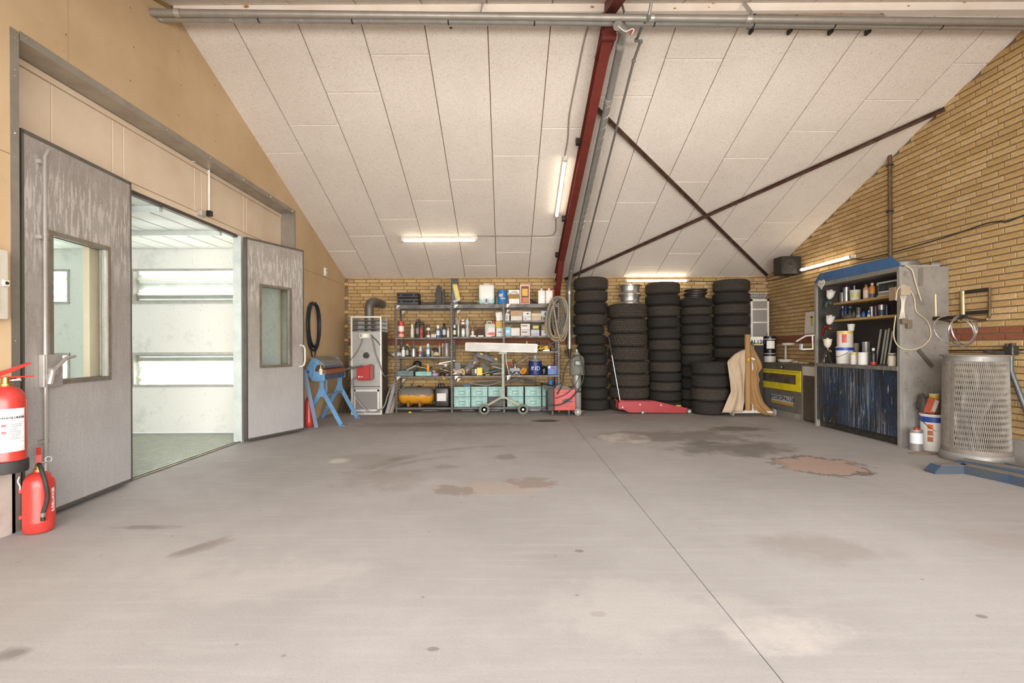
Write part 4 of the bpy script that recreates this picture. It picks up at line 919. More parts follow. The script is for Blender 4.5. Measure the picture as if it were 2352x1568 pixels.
for i in range(3):
    x0, x1 = PX[i], PX[i+1]
    t = thing('shelving_bay', LBS[i], 'shelf', ((x0+x1)/2, (YS+YSB)/2, 0), 0, 'steel shelving bays')
    zt = BAY[i]['z'][0]+.012
    for (x, s_) in ((x0, 1), (x1, -1)):
        if i > 0 and s_ == 1: continue
        for (y, sy) in ((YS, 1), (YSB, -1)):
            mb = MB(); mb.bx(x, x+s_*w*.9, y, y+sy*th, 0, zt+.02); mb.bx(x, x+s_*th, y, y+sy*w, 0, zt+.02)
            mk('post', mb, SLOTTED, t, smooth=0)
    for z in BAY[i]['z']:
        xa, xb = x0+(w*.9 if i == 0 else .003), x1-(w*.9 if True else 0)
        h = .065 if z > 1.9 else .03
        mb = MB(); mb.bx(xa, xb, YS+.004, YSB-.004, z-.004, z); mb.bx(xa, xb, YS+.004, YS+.007, z-h, z); mb.bx(xa, xb, YSB-.007, YSB-.004, z-h, z)
        mk('shelf_board', mb, SLOT, t, smooth=0)
    for z in (BAY[i]['z'][0], BAY[i]['z'][-2]):
        for x, s_ in ((x0+.004, 1),) if i < 3 else ():
            mb = MB(); mb.prism([(x+.03, YS-.004, z-.002), (x+.1, YS-.004, z-.002), (x+.03, YS-.004, z-.075)], (0, .0025, 0)); mk('corner_plate', mb, WEB, t, smooth=0)
            mb = MB(); mb.prism([(x+.03, YSB-.012, z-.07), (x+.1, YSB-.012, z-.07), (x+.03, YSB-.012, z-.14)], (0, .0025, 0)); mk('corner_plate', mb, WEB, t, smooth=0)
    mb = MB(); mb.bar((x0+.05, YSB+.012, .75), (x1-.05, YSB+.012, 1.25), .003, .02); mk('tie_rod', mb, SLOT, t, smooth=0)
    mb = MB(); mb.bar((x1-.05, YSB+.018, .72), (x0+.05, YSB+.018, 1.2), .003, .02); mk('tie_rod', mb, SLOT, t, smooth=0)
Z = {'1A': 1.913, '1B': 1.333, '1C': .993, '1D': .645, '1E': .088, '2A': 1.918, '2B': 1.345, '2D': .650, '2E': .088, '3A': 1.925, '3A2': 1.628, '3B': 1.356, '3C': 1.082, '3D': .655, '3E': .09}
Z = {k: v+.002 for k, v in Z.items()}
# ---- small goods makers.  px0,px1: width in the photo, ytop: top in the photo, d: depth
def span(px0, px1, ytop, z0, d):
    x0, x1 = sx(px0, d), sx(px1, d); zt = P((px0+px1)/2, ytop, d).z
    return x0, x1, max(zt, z0+.01)
def PM(c, rough=.45, metal=0.0): 
    n = 'paint_'+c+('_m' if metal else ''); return mat(n, c, rough, metal, None, .25, 14)
def spraycan(px0, px1, ytop, z0, d, body, cap, label, band=None, cat='spray can', name='spray_can', group='spray cans', n=18):
    x0, x1, zt = span(px0, px1, ytop, z0, d); r = (x1-x0)/2; c = ((x0+x1)/2, d, z0); h = zt-z0
    t = thing(name, label, cat, c, 0, group); hc = min(.26*h, .07)
    mb = MB(); mb.lathe([(r*.94, 0), (r, .006), (r, h-hc-.02), (r*.97, h-hc-.016), (r*.72, h-hc)], c, n); mk('can_body', mb, PM(body), t)
    mb = MB(); mb.lathe([(r*.72, h-hc), (r*.72, h-.008), (r*.6, h)], c, n); mk('cap', mb, PM(cap), t)
    if band:
        mb = MB(); mb.lathe([(r*1.012, h*.18), (r*1.012, h*.55)], c, n, caps=False); mk('label_band', mb, PM(band), t)
    return t
def bottle(px0, px1, ytop, z0, d, body, cap, label, band=None, cat='bottle', name='bottle', group=None, neck=.22, shoulder=.62):
    x0, x1, zt = span(px0, px1, ytop, z0, d); r = (x1-x0)/2; c = ((x0+x1)/2, d, z0); h = zt-z0
    t = thing(name, label, cat, c, 0, group)
    mb = MB(); mb.lathe([(r*.9, 0), (r, .008), (r, h*shoulder), (r*.92, h*(shoulder+.06)), (r*.45, h*(1-neck)), (r*.36, h*(1-neck)+.004), (r*.34, h*.9)], c, 18); mk('bottle_body', mb, PM(body), t)
    mb = MB(); mb.lathe([(r*.42, h*.88), (r*.42, h*.985), (r*.34, h)], c, 14); mk('cap', mb, PM(cap), t)
    if band: mb = MB(); mb.lathe([(r*1.012, h*.12), (r*1.012, h*.5)], c, 18, caps=False); mk('label_band', mb, PM(band), t)
    return t
def tin(px0, px1, ytop, z0, d, body, label, band=None, metal=.7, lid=None, cat='tin', name='tin', group=None, handle=False, bz=(.15, .8)):
    x0, x1, zt = span(px0, px1, ytop, z0, d); r = (x1-x0)/2; c = ((x0+x1)/2, d, z0); h = zt-z0
    t = thing(name, label, cat, c, 0, group); m = PM(body, .35, metal) if metal else PM(body)
    mb = MB(); mb.lathe([(r*1.0, 0), (r*1.02, .004), (r, .009), (r, h-.009), (r*1.025, h-.005), (r*1.02, h), (r*.9, h), (r*.88, h-.005)], c, 22); mk('tin_body', mb, m, t)
    mb = MB(); mb.lathe([(r*.88, h-.006), (r*.86, h-.002), (0, h-.002)], c, 22); mk('lid', mb, PM(lid, .35, metal) if lid else m, t)
    if band: mb = MB(); mb.lathe([(r*1.006, h*bz[0]), (r*1.006, h*bz[1])], c, 22, caps=False); mk('label_band', mb, PM(band), t)
    if handle:
        mb = MB(); mb.tube([(c[0]+r*1.03*math.cos(a), c[1]-.004-r*.4*abs(math.sin(a)), z0+h*.82-r*.75*math.sin(a)) for a in [PI*k/14 for k in range(15)]], .0025, 6); mk('wire_handle', mb, STEELDK, t)
    return t
def carton(px0, px1, ytop, z0, d, col, label, depth=.18, tilt=0.0, lid=None, patch=None, cat='box', name='cardboard_box', group=None, ybot=None, yaw=0.0):
    """box whose front face is at depth d"""
    x0, x1, zt = span(px0, px1, ytop, z0, d)
    if ybot: z0 = P((px0+px1)/2, ybot, d).z
    t = thing(name, label, cat, ((x0+x1)/2, d+depth/2, z0), yaw, group)
    w_, h_ = x1-x0, zt-z0; R = Matrix.Rotation(tilt, 4, 'Y')
    def lb(c, s_, b=0): mb = MB().at(Matrix.Translation((0, 0, h_/2)) @ R @ Matrix.Translation((0, 0, -h_/2))); mb.box(c, s_, None, b); return mb
    mk('box_body', lb((0, 0, h_/2), (w_, depth, h_), .0025), PM(col, .75), t, world=False, smooth=0)
    if lid: mk('lid', lb((0, 0, h_*(1-.22)+.002), (w_*1.01, depth*1.01, h_*.44)), PM(lid, .75), t, world=False, smooth=0)
    else: mk('seam', lb((0, -depth/2-.0006, h_*.93), (w_*.98, .001, .003)), PM('9d9384', .8), t, world=False, smooth=0)
    if patch:
        u, v, a, b, c = patch; mk('printed_label', lb((u*w_, -depth/2-.001, v*h_), (a*w_, .0015, b*h_)), PM(c, .6), t, world=False, smooth=0)
    return t
def can_jug(px0, px1, ytop, z0, d, col, cap, label, patch=None, depth=.16, name='jerrycan', trans=False, handle=True, capx=.3):
    x0, x1, zt = span(px0, px1, ytop, z0, d); w_, h_ = x1-x0, zt-z0
    t = thing(name, label, 'canister', ((x0+x1)/2, d+depth/2, z0)); m = PM(col, .4)
    b = min(.03, w_*.14)
    mb = MB(); mb.box((0, 0, h_*.42), (w_, depth, h_*.84), None, b, 3); mk('can_body', mb, m, t, world=False)
    if handle:
        mb = MB(); mb.tube([(-w_*.28, 0, h_*.80), (-w_*.28, 0, h_*.93), (-w_*.2, 0, h_*.97), (w_*.08, 0, h_*.97), (w_*.14, 0, h_*.9), (w_*.14, 0, h_*.80)], min(.016, w_*.09), 8); mk('handle', mb, m, t, world=False)
    mb = MB(); mb.cyl((w_*capx, 0, h_*.82), (w_*capx, 0, h_*.96), min(.028, w_*.16), 14); mk('cap', mb, PM(cap), t, world=False)
    if patch: u, v, a, bb, c = patch; mb = MB(); mb.box((u*w_, -depth/2-.0008, v*h_), (a*w_, .0015, bb*h_)); mk('printed_label', mb, PM(c, .6), t, world=False, smooth=0)
    return t
D0 = 8.86
# ---- top shelf, left bay
def toolcase(px0, px1, ytop, z0, label):
    x0, x1, zt = span(px0, px1, ytop, z0, D0-.06); h = zt-z0; w_ = x1-x0
    t = thing('tool_case', label, 'tool case', ((x0+x1)/2, D0+.08, z0), 0, 'black tool cases on the top shelf'); dp = .3
    mb = MB(); mb.box((0, 0, h*.26), (w_, dp, h*.5), None, .008); mk('case_base', mb, BLACK, t, world=False, smooth=0)
    mb = MB(); mb.box((0, 0, h*.77), (w_, dp, h*.46), None, .008); mk('case_lid', mb, BLACK, t, world=False, smooth=0)
    mb = MB(); mb.tube([(-.055, -dp/2, h*.72), (-.055, -dp/2-.012, h*.72), (-.055, -dp/2-.014, h*.3), (.055, -dp/2-.014, h*.3), (.055, -dp/2-.012, h*.72), (.055, -dp/2, h*.72)], .005, 6); mk('handle', mb, mat('case_handle', '3b3a38', .5), t, world=False)
    for u in (-.3, .3): mb = MB(); mb.box((u*w_, -dp/2-.003, h*.5), (.03, .008, .035)); mk('latch', mb, mat('case_handle', '3b3a38'), t, world=False, smooth=0)
toolcase(913, 962, 684.5, Z['1A'], 'lower of two black tool cases on the top shelf'); toolcase(912, 961, 671.5, P(937, 684, D0-.06).z+.002, 'upper of two black tool cases on the top shelf')
mb = MB(); mb.bx(sx(968, 9.05), sx(1094, 9.05), 9.05, 9.12, Z['1A']+.006, Z['1A']+.07); mb.bx(sx(968, 9.05), sx(1094, 9.05), 9.045, 9.05, Z['1A']+.07, Z['1A']+.076); mk('wooden_bar', mb, mat('dark_bar', '4a3f33', .7), None, 'long dark bar lying at the back of the top shelf', 'bar', smooth=0)
def pouch(px0, px1, ytop, z0, d, label):
    x0, x1, zt = span(px0, px1, ytop, z0, d); w_ = (x1-x0)/2; h = zt-z0
    t = thing('leather_pouch', label, 'pouch', ((x0+x1)/2, d, z0)); pr = [(-w_, 0), (w_, 0), (w_, h*.6), (w_*.8, h*.82), (w_*.35, h*.97), (0, h), (-w_*.4, h*.97), (-w_*.85, h*.82), (-w_, h*.6)]
    mb = MB(); mb.prism([(x, -.03, z) for x, z in pr], (0, .07, 0)); bmesh.ops.bevel(mb.bm, geom=mb.bm.edges[:], offset=.007, segments=2, affect='EDGES'); mk('pouch_body', mb, mat('black_leather', '201e1c', .55, 0, '38342f', .6, 9, bump=.3, bscale=20), t, world=False)
    mb = MB(); mb.prism([(x*.8, -.036, h*.1+z*.7) for x, z in pr], (0, .006, 0)); mk('front_flap', mb, mat('black_leather', '201e1c'), t, world=False)
pouch(1001.5, 1015.5, 654, Z['1A'], 8.9, 'tall black leather pouch standing on the top shelf'); pouch(1016, 1023, 664, Z['1A'], 8.9, 'narrow black leather pouch beside the tall one')
# sandpaper dispenser
x0, x1, zt = span(1036.5, 1052.5, 639, Z['2A'], 8.9)
t = thing('paper_dispenser', 'tall grey dispenser with a hanging yellow abrasive strip', 'dispenser', ((x0+x1)/2, 8.95, Z['2A'])); w_, h_ = x1-x0, zt-Z['2A']
mb = MB(); mb.bx(-w_/2, -w_/2+.004, -.05, .05, 0, h_); mb.bx(w_/2-.004, w_/2, -.05, .05, 0, h_*.2); mb.bx(-w_/2, w_/2, .046, .05, 0, h_); mb.bx(-w_/2, w_/2, -.05, .05, 0, .01); mk('back_plate', mb, mat('dispenser_grey', '5b6570', .45, .3), t, world=False, smooth=0)
mb = MB(); mb.bx(-w_/2, w_/2, -.055, .05, h_*.80, h_); mk('hood', mb, BLACK, t, world=False, smooth=0)
mb = MB(); mb.grid(lambda u, v: (-w_*.35+u*w_*.72+v*w_*.55, -.045-.03*math.sin(v*PI)-.02*v, h_*.80-v*h_*.62), 2, 8); mk('abrasive_strip', mb, mat('abrasive_yellow', 'dcc47c', .8), t, world=False, thick=.002)
mb = MB(); mb.cyl((-w_*.1, -.06, h_*.12), (w_*.75, -.06, h_*.2), .022, 12); mk('strip_roll', mb, mat('roll_pale', 'c9c8c4', .6), t, world=False)
# water can with tap
x0, x1, zt = span(1098.5, 1137.5, 651, Z['2A'], 8.85); w_, h_ = x1-x0, zt-Z['2A']
t = thing('water_canister', 'milky white water canister with a blue tap on the top shelf', 'canister', ((x0+x1)/2, 8.95, Z['2A']))
def m_milky():
    tt = NT('milky_plastic'); z = tt.sep()[2]
    c = tt.mix(tt.ramp(z, .10, .13, 1, 0), lin('d9d9d1'), lin('9cc3c6')); tt.link(c, tt.b.inputs['Base Color']); tt.b.inputs['Roughness'].default_value = .4; tt.b.inputs['Subsurface Weight'].default_value = .0; return tt.m
mb = MB(); mb.box((0, 0, h_*.49), (w_*.94, .2, h_*.95), None, .045, 4); mk('can_body', mb, m_milky(), t, world=False)
for s_ in (-1, 1):
    mb = MB(); mb.box((s_*w_*.47, -.02, h_*.55), (.014, .1, h_*.55), None, .005); mk('side_strap', mb, BLACK, t, world=False)
    mb = MB(); mb.lathe([(.03, 0), (.034, .008), (.028, .012)], (s_*w_*.27, -.1, h_*.3), 12, Matrix.Rotation(PI/2, 4, 'X')); mk('foot_dimple', mb, mat('milky_plain', 'd9d9d1', .4), t, world=False)
mb = MB(); mb.lathe([(.05, 0), (.045, .02), (.03, .022)], (0, -.09, h_*.14), 18, Matrix.Rotation(PI/2, 4, 'X')); mk('tap_collar', mb, mat('tap_ring', 'c9b6a0', .5), t, world=False)
mb = MB(); mb.cyl((0, -.1, h_*.16), (0, -.15, h_*.15), .012, 10); mb.cyl((0, -.145, h_*.1), (0, -.145, h_*.26), .01, 10); mk('tap', mb, PM('3d5f9c'), t, world=False)
mb = MB(); mb.tube([(-.05, 0, h_*.95), (-.04, 0, h_*1.0), (.04, 0, h_*1.0), (.05, 0, h_*.95)], .012, 8); mk('carry_handle', mb, mat('milky_plain', 'd9d9d1'), t, world=False)
spraycan(1140, 1144.5, 677, Z['2A'], 8.95, '9a8d84', '8d8078', 'small grey can squeezed left of the blue tin')
t = tin(1143.5, 1165, 666.5, Z['3A'], 8.86, '1e6fae', 'bright blue paint tin with white print on the top shelf', None, 0, '2a7ab8')
mb = MB(); c_ = (sx(1154.2, 8.86), 8.86); r_ = sx(1165, 8.86)-c_[0]
cylpatch(mb, c_, r_*1.01, Z['3A']+.13, Z['3A']+.18, -PI/2-.75, -PI/2+.05, 6); mk('mountain_logo', mb, PM('dfb79b'), t)
mb = MB()
for k in range(6): cylpatch(mb, c_, r_*1.01, Z['3A']+.088, Z['3A']+.112, -PI/2-.4+k*.19, -PI/2-.4+k*.19+.11, 2)
mk('brand_bars', mb, PM('c9d6de'), t, kind='stuff')
spraycan(1165.5, 1168.6, 671, Z['3A'], 8.9, 'b7483b', 'd9cfc4', 'thin red and white can right of the blue tin')
# open box of sanding discs
x0, x1, zt = span(1169, 1194, 665.5, Z['3A'], 8.84); w_, h_ = x1-x0, zt-Z['3A']
t = thing('disc_box', 'open white box of yellow sanding discs on the top shelf', 'box', ((x0+x1)/2, 8.94, Z['3A']))
mb = MB(); mb.bx(-w_/2, w_/2, -.1, -.097, 0, h_*.38); mb.bx(-w_/2, w_/2, .097, .1, 0, h_); mb.bx(-w_/2, -w_/2+.003, -.1, .1, 0, h_*.98); mb.bx(w_/2-.003, w_/2, -.1, .1, 0, h_*.98); mb.bx(-w_/2, w_/2, -.1, .1, 0, .003); mk('box_body', mb, PM('e9e5dd', .7), t, world=False, smooth=0)
mb = MB(); pp = [(-w_/2, h_)]+[(-w_*.46*math.cos(PI*k/10), h_*.62+h_*.3*math.sin(PI*k/10)) for k in range(11)]+[(w_/2, h_)]
mb.prism([(x, -.1, z) for x, z in pp], (0, .003, 0)); mk('arched_front', mb, PM('e9e5dd', .7), t, world=False, smooth=0)
for k in range(9):
    mb = MB(); x = -w_*.4+k*w_*.1; mb.cyl((x-.006, 0, h_*.42), (x+.006, 0, h_*.42), h_*.33, 18); mk('sanding_disc', mb, PM('c69b52', .85), t, world=False)
# red and white window box
x0, x1, zt = span(1195.5, 1217, 654, Z['3A'], 8.84); w_, h_ = x1-x0, zt-Z['3A']
t = thing('window_box', 'tall red and white box with a yellow roll in its window', 'box', ((x0+x1)/2, 8.92, Z['3A']))
mb = MB(); mb.bx(-w_/2, w_/2, -.08, .08, 0, h_); mk('box_body', mb, PM('e6ddd4', .7), t, world=False, smooth=0)
mb = MB(); mb.bx(-w_*.43, w_*.43, -.082, -.08, h_*.04, h_*.96); mk('red_front', mb, PM('b9565a', .7), t, world=False, smooth=0)
mb = MB(); mb.bx(-w_*.36, w_*.36, -.084, -.082, h_*.36, h_*.88); mk('window', mb, PM('5c4436', .7), t, world=False, smooth=0)
mb = MB(); mb.bx(-w_*.3, w_*.3, -.088, -.084, h_*.42, h_*.80); mk('yellow_roll', mb, PM('d9ae55', .8), t, world=False, smooth=0)
mb = MB(); mb.bx(-w_*.2, w_*.36, -.084, -.082, h_*.08, h_*.34); mk('tan_panel', mb, PM('b98a55', .8), t, world=False, smooth=0)
mb = MB(); mb.tube(smooth_path([(sx(1218, 9.0), 9.0, Z['3A']+.1), (sx(1224, 9.0), 8.98, Z['3A']+.06), (sx(1232, 9.0), 8.96, Z['3A']+.03), (sx(1236, 9.), 8.95, Z['3A']+.02)], 4), .018, 8); mk('rubber_hose_end', mb, RUBBER, None, 'short dark rubber hose piece beside the red window box', 'hose')
can_jug(1236.5, 1253, 660, Z['3A'], 8.82, 'e3ded6', 'ddd6cc', 'left of two white plastic bottles on the top shelf', None, .12, 'plastic_bottle', handle=False, capx=0)
can_jug(1253.8, 1270.5, 660, Z['3A'], 8.82, 'e3ded6', 'ddd6cc', 'right of two white plastic bottles on the top shelf', None, .12, 'plastic_bottle', handle=False, capx=0)
carton(1251, 1274, 664, Z['3A'], 9.06, 'a8452f', 'rust red box behind the two white bottles', .1)
# ---- second row, left bay
z = Z['1B']
t = tin(914.5, 928.5, 738.5, z, D0, 'b8402c', 'red square oil can with a chequered foot', 'dcd3c8', 0, bz=(.38, .72), name='oil_can')
mb = MB(); mb.cyl((sx(919, D0), D0, P(919, 739, D0).z), (sx(919, D0), D0, P(919, 734, D0).z), .012, 10); mk('spout', mb, PM('b8402c'), t)
mb = MB(); cc = (sx(921.5, D0), D0); rr = sx(928.5, D0)-cc[0]
for a in range(10):
    for b in range(3):
        if (a+b) % 2: cylpatch(mb, cc, rr*1.01, z+.012+b*.018, z+.03+b*.018, -PI+a*PI/10, -PI+(a+1)*PI/10, 2)
mk('chequers', mb, PM('e6ddd2'), t, kind='stuff')
spraycan(943, 951, 744.5, z, D0, 'c9c3b8', 'd8d2c7', 'plain off white spray can right of the red oil can')
can_jug(953.5, 965, 732, z, 8.95, '1f1d1b', '2a2723', 'black oil jug with a tall neck, behind', (0, .35, .6, .3, '8f8a83'), .12, 'oil_jug')
can_jug(962, 973.5, 738, z, 8.90, '232120', '1b1a19', 'black oil jug with a slanted handle, in front', None, .1, 'oil_jug')
spraycan(964, 971, 751, z, 8.8, 'c8452f', 'b03a28', 'short red can in front of the black oil jugs', '8d2f22')
spraycan(979.6, 988.4, 744.5, z, D0, 'e2ded6', '4a4744', 'white spray can with a dark nozzle in the left bay', '6c4a44')
for k, (a, b) in enumerate(((990.5, 994), (994.5, 998), (998.4, 1001.6))): tin(a, b, 767, z, 8.82, 'd9d6cf', ('leftmost', 'middle', 'rightmost')[k]+' of three tiny white cups on the shelf', metal=0, name='cup', cat='cup')
spraycan(1002, 1010.2, 746.5, z, D0, '4b7389', 'e6e3dc', 'blue spray can with a white cap', 'c9d2d2')
bottle(1010.6, 1014, 752, z, D0+.05, '33476b', 'b5763a', 'small dark blue bottle between two spray cans')
spraycan(1016.3, 1024.4, 742, z, D0, '2b3540', '161514', 'tall black capped spray can with blue and white print', 'a9bccb')
bottle(1026.4, 1032.6, 753, z, D0, 'd9cfc4', 'e0d8ce', 'small cream bottle at the end of the left bay')
# ---- second row, middle bay
z = Z['2B']
spraycan(1041, 1047.5, 746, z, D0, '2a2826', 'e0dcd4', 'black and white can at the left end of the middle bay', 'd6d2cb')
tin(1048.6, 1057.6, 746, z, D0, '7d8175', 'grey green tin carrying the pot of brushes', None, .5)
zt2 = P(1053, 746, D0).z
t = tin(1045, 1058.6, 735, zt2+.001, D0, '8a7f73', 'crusted pot full of brushes on top of the tins', None, 0, name='brush_pot', cat='pot')
for k in range(6):
    a = sx(1047+k*2, D0); mb = MB(); mb.cyl((a, D0, zt2+.06), (a+.02*math.sin(k*2), D0-.01, zt2+.13+.03*math.sin(k*1.7)), .006, 6); mk('brush', mb, PM('b9ab98', .8), t)
spraycan(1060, 1067.8, 747.5, z, D0-.03, 'bfc9d3', '3b3a3a', 'pale blue spray can with a dark neck', 'e3e3e0')
tin(1069, 1078.6, 748.5, z, D0, '8f9296', 'lower grey tin of a pair stacked in the middle bay', 'a9a49b', .4)
tin(1069, 1078, 733.5, P(1074, 748.4, D0).z+.001, D0, '8d9499', 'upper grey blue tin of a pair stacked in the middle bay', 'a8b4bb', .4)
spraycan(1059, 1068, 733.5, P(1064, 747.3, D0).z+.001, D0-.03, 'b33a2c', 'e3ddd3', 'red can with a white cap balanced on the pale blue can', 'd9d3c9')
bottle(1082.4, 1089, 748, z, D0+.06, '9a6d5c', '8a7a6c', 'brownish bottle standing behind the white cards', 'd9cfc6')
for k, (a, b) in enumerate(((1080.5, 1093), (1098.5, 1110.6), (1116.5, 1129))):
    mb = MB(); mb.bx(sx(a, 8.76), sx(b, 8.76), 8.752, 8.756, z-.002, z+.02); mk('shelf_card', mb, PM('e7e0d6', .6), None, ('left', 'middle', 'right')[k]+' white price card on the edge of the middle shelf', 'card', 'white cards on the shelf edge', smooth=0)
carton(1096, 1113.6, 753, z, D0, '432a21', 'dark brown box behind the white cards', .16)
can_jug(1113.5, 1138, 736.5, z, D0-.02, 'b9b6ac', 'bf2f24', 'clear plastic canister with a red and white label', (.12, .32, .62, .5, 'd9d1cb'), .15, capx=.32)
mb = MB(); a, b = sx(1121.5, D0-.024), sx(1137, D0-.024); mb.bx(a, b, D0-.026, D0-.0215, z+.03, z+.075); mk('label_sticker', mb, PM('c5473d'), bpy.data.objects[[o.name for o in COL.objects if o.name.startswith('jerrycan')][-1]], smooth=0)
carton(1140, 1155.5, 752.5, z, D0, 'd8d4cb', 'white carton with blue print under the yellow one', .16, patch=(0, .5, .6, .14, '6f86ad'))
carton(1139, 1154, 737, P(1147, 752.4, D0).z+.002, D0, 'c9a04a', 'yellow carton standing on the white one', .15)
carton(1139.5, 1154.5, 716.5, P(1147, 737, D0).z+.006, D0, 'd9d6cf', 'tilted white carton on top of the yellow one', .12, tilt=-.12)
# ---- right bay, upper shelves
z = Z['3A2']
carton(1160.5, 1170, 726.5, z, D0, 'dcd7ce', 'small lower white carton at the left of the right bay', .1, patch=(-.1, .6, .3, .3, '3a3836'))
carton(1161, 1171, 718.8, P(1165, 726.5, D0).z+.002, D0, 'd3cec5', 'small tilted carton on the white one in the right bay', .09, tilt=.2)
carton(1173.6, 1199.7, 713, z, D0, 'd9d3c8', 'large white carton with a brown cardboard flap', .2, patch=(0, .72, .94, .55, 'b3906b'))
mb = MB(); mb.lathe([(.075, 0), (.075, .05)], (sx(1187, 9.1), 9.12, P(1187, 714, 9.1).z-.06), 20, Matrix.Rotation(PI/2, 4, 'X')); mb.lathe([(.03, .051), (.03, .054)], (sx(1187, 9.1), 9.12, P(1187, 714, 9.1).z-.06), 16, Matrix.Rotation(PI/2, 4, 'X')); mk('tape_disc', mb, PM('8a8580'), None, 'grey disc standing behind the white carton', 'disc')
carton(1201.5, 1220.4, 727, z, D0, 'd8d4cc', 'lower white carton of the pair in the right bay', .16, patch=(-.2, .5, .2, .3, '8b867d')); carton(1201, 1219.8, 715, P(1210, 727, D0).z+.002, D0, 'dedbd4', 'upper white carton of the pair in the right bay', .16, patch=(.1, .55, .25, .25, '46423e'))
carton(1221.4, 1244, 727.2, z, D0, 'c9b598', 'lower beige flat carton in the right bay', .16); carton(1221, 1244.6, 718.6, P(1232, 727.2, D0).z+.002, D0, 'd0bd9f', 'upper beige flat carton in the right bay', .16)
carton(1245.5, 1262, 726.4, z, D0, 'cfc8bc', 'pale carton under the blue printed one', .14, patch=(-.2, .5, .3, .5, '4d4945')); carton(1243.5, 1261.8, 713.5, P(1253, 726.4, D0).z+.002, D0, 'cfd6dd', 'white carton with a blue stripe behind the hose', .14, patch=(.2, .4, .6, .5, '43679a'))
z = Z['3B']
carton(1160.4, 1173.4, 750.5, z, D0, '8fc0d3', 'light blue carton at the left of the right bay', .16, patch=(0, .5, .6, .3, 'c9dfe6'))
carton(1174, 1194, 752.3, z, D0, 'ded8cf', 'plain white carton right of the light blue one', .17)
carton(1196, 1217.6, 756.5, z, D0, 'd4c9be', 'lower pinkish carton of the stacked pair', .17, patch=(-.1, .6, .55, .14, '4c4743')); carton(1196.2, 1217.6, 743, P(1207, 756.5, D0).z+.002, D0, 'd9cfc4', 'upper pinkish carton of the stacked pair', .17, patch=(-.1, .62, .55, .14, '4c4743'))
carton(1219.5, 1239, 756.6, z, D0, 'b9bed0', 'lilac carton under a black and yellow one, by the pink pair', .16, patch=(0, .3, .9, .14, 'b88d8d')); carton(1219, 1238, 743, P(1229, 756.6, D0).z+.002, D0, '403f3c', 'black and yellow carton next to the pinkish pair', .16, patch=(.12, .4, .7, .5, 'd8c23c'))
carton(1243.8, 1263, 757.4, z, D0, 'dad9d8', 'white carton under a yellow labelled one, by the hose', .16, patch=(0, .6, .2, .3, '5d5a66')); carton(1244, 1259, 744.3, P(1252, 757.4, D0).z+.002, D0, '8b8a86', 'grey and yellow carton beside the hanging hoses', .15, patch=(.1, .35, .7, .5, 'd8c23c'))
# ---- tapes on the shelf behind the lamp
z = Z['3C']
def taperoll(px, py_top, r, h, col, label, tilt=None, zz=None, d=8.84):
    c = Vector((sx(px, d), d, (z if zz is None else zz))); M_ = Matrix.Rotation(tilt, 4, 'Y') if tilt else None
    t = thing('tape_roll', label, 'tape', c, 0, 'rolls of tape'); mb = MB(); mb.lathe([(r*.62, 0), (r, 0), (r, h), (r*.62, h), (r*.62, 0)], c, 20, M_, caps=False); mk('tape', mb, PM(col, .5), t)
    mb = MB(); mb.lathe([(r*.6, .001), (r*.62, .001), (r*.62, h-.001), (r*.6, h-.001), (r*.6, .001)], c, 20, M_, caps=False); mk('core', mb, PM('c9b79a', .8), t)
taperoll(1256, 0, .05, .035, 'd7c6a4', 'cream tape roll under the yellow ones'); taperoll(1254.5, 0, .046, .05, 'dba61f', 'tall yellow tape roll on top', zz=z+.037)
taperoll(1245.5, 0, .045, .022, 'd9a820', 'yellow tape roll leaning in the middle', tilt=-.5, zz=z+.035); taperoll(1239.5, 0, .05, .018, 'd9a820', 'yellow tape roll leaning by the lamp end', tilt=-.75, zz=z+.04, d=8.78)
taperoll(1208, 0, .055, .03, 'cbb28d', 'pale tape roll standing behind the lamp housing', tilt=PI/2, zz=z+.13, d=9.0)
tin(1231, 1239, 783.5, z, 8.98, '2c2a24', 'black tin with a yellow band behind the lamp end', 'c9b42c', 0, bz=(.5, .62))
spraycan(1259.5, 1264, 785, z, 8.98, '5d4a40', '8a4a3a', 'brown can behind the yellow tape rolls')
mb = MB(); mb.bx(sx(1247, 8.78), sx(1262, 8.78), 8.77, 8.83, z+.001, z+.014); mk('metal_plate', mb, PM('b9b7b2', .3, .8), None, 'bright metal plate under the tape rolls', 'plate', smooth=0)
carton(1266, 1277, 799, z, 8.9, '4f4a44', 'dark flat box at the right end of the tape shelf', .14, ybot=None)
# ---- third row, left bay
z = Z['1C']
def lump(c, r, m, name, label, cat, seed, sc=(1, 1, 1), group=None, nz=1):
    rn = random.Random(seed); mb = MB(); bm = mb.bm; bmesh.ops.create_icosphere(bm, subdivisions=3, radius=1)
    from mathutils import noise as NZ
    off = Vector((seed*3.1, 0, 0))
    for v in bm.verts:
        k = 1+.38*NZ.noise(v.co*2.2+off)*nz+.2*NZ.noise(v.co*5+off)*nz; v.co = Vector((v.co.x*k*sc[0]*r, v.co.y*k*sc[1]*r, max(v.co.z, -.55)*k*sc[2]*r))
    zmin = min(v.co.z for v in bm.verts)
    for v in bm.verts: v.co += Vector((c[0], c[1], c[2]-zmin))
    return mk(name, mb, m, None, label, cat, group, smooth=1.2)
lump((sx(911, 8.86), 8.86, z), .085, PM('c5c5c3', .4), 'plastic_bag', 'crumpled white plastic bag hanging over the shelf end', 'bag', 1, (1.15, .7, .6))
bottle(922, 930.6, 797, z, 8.8, 'd6d4cd', 'e2e0da', 'white bottle beside the crumpled bag')
bottle(931, 939, 790, z, 8.9, '3d4a36', 'b9c0b0', 'dark green bottle with a silver band', '9a9a92')
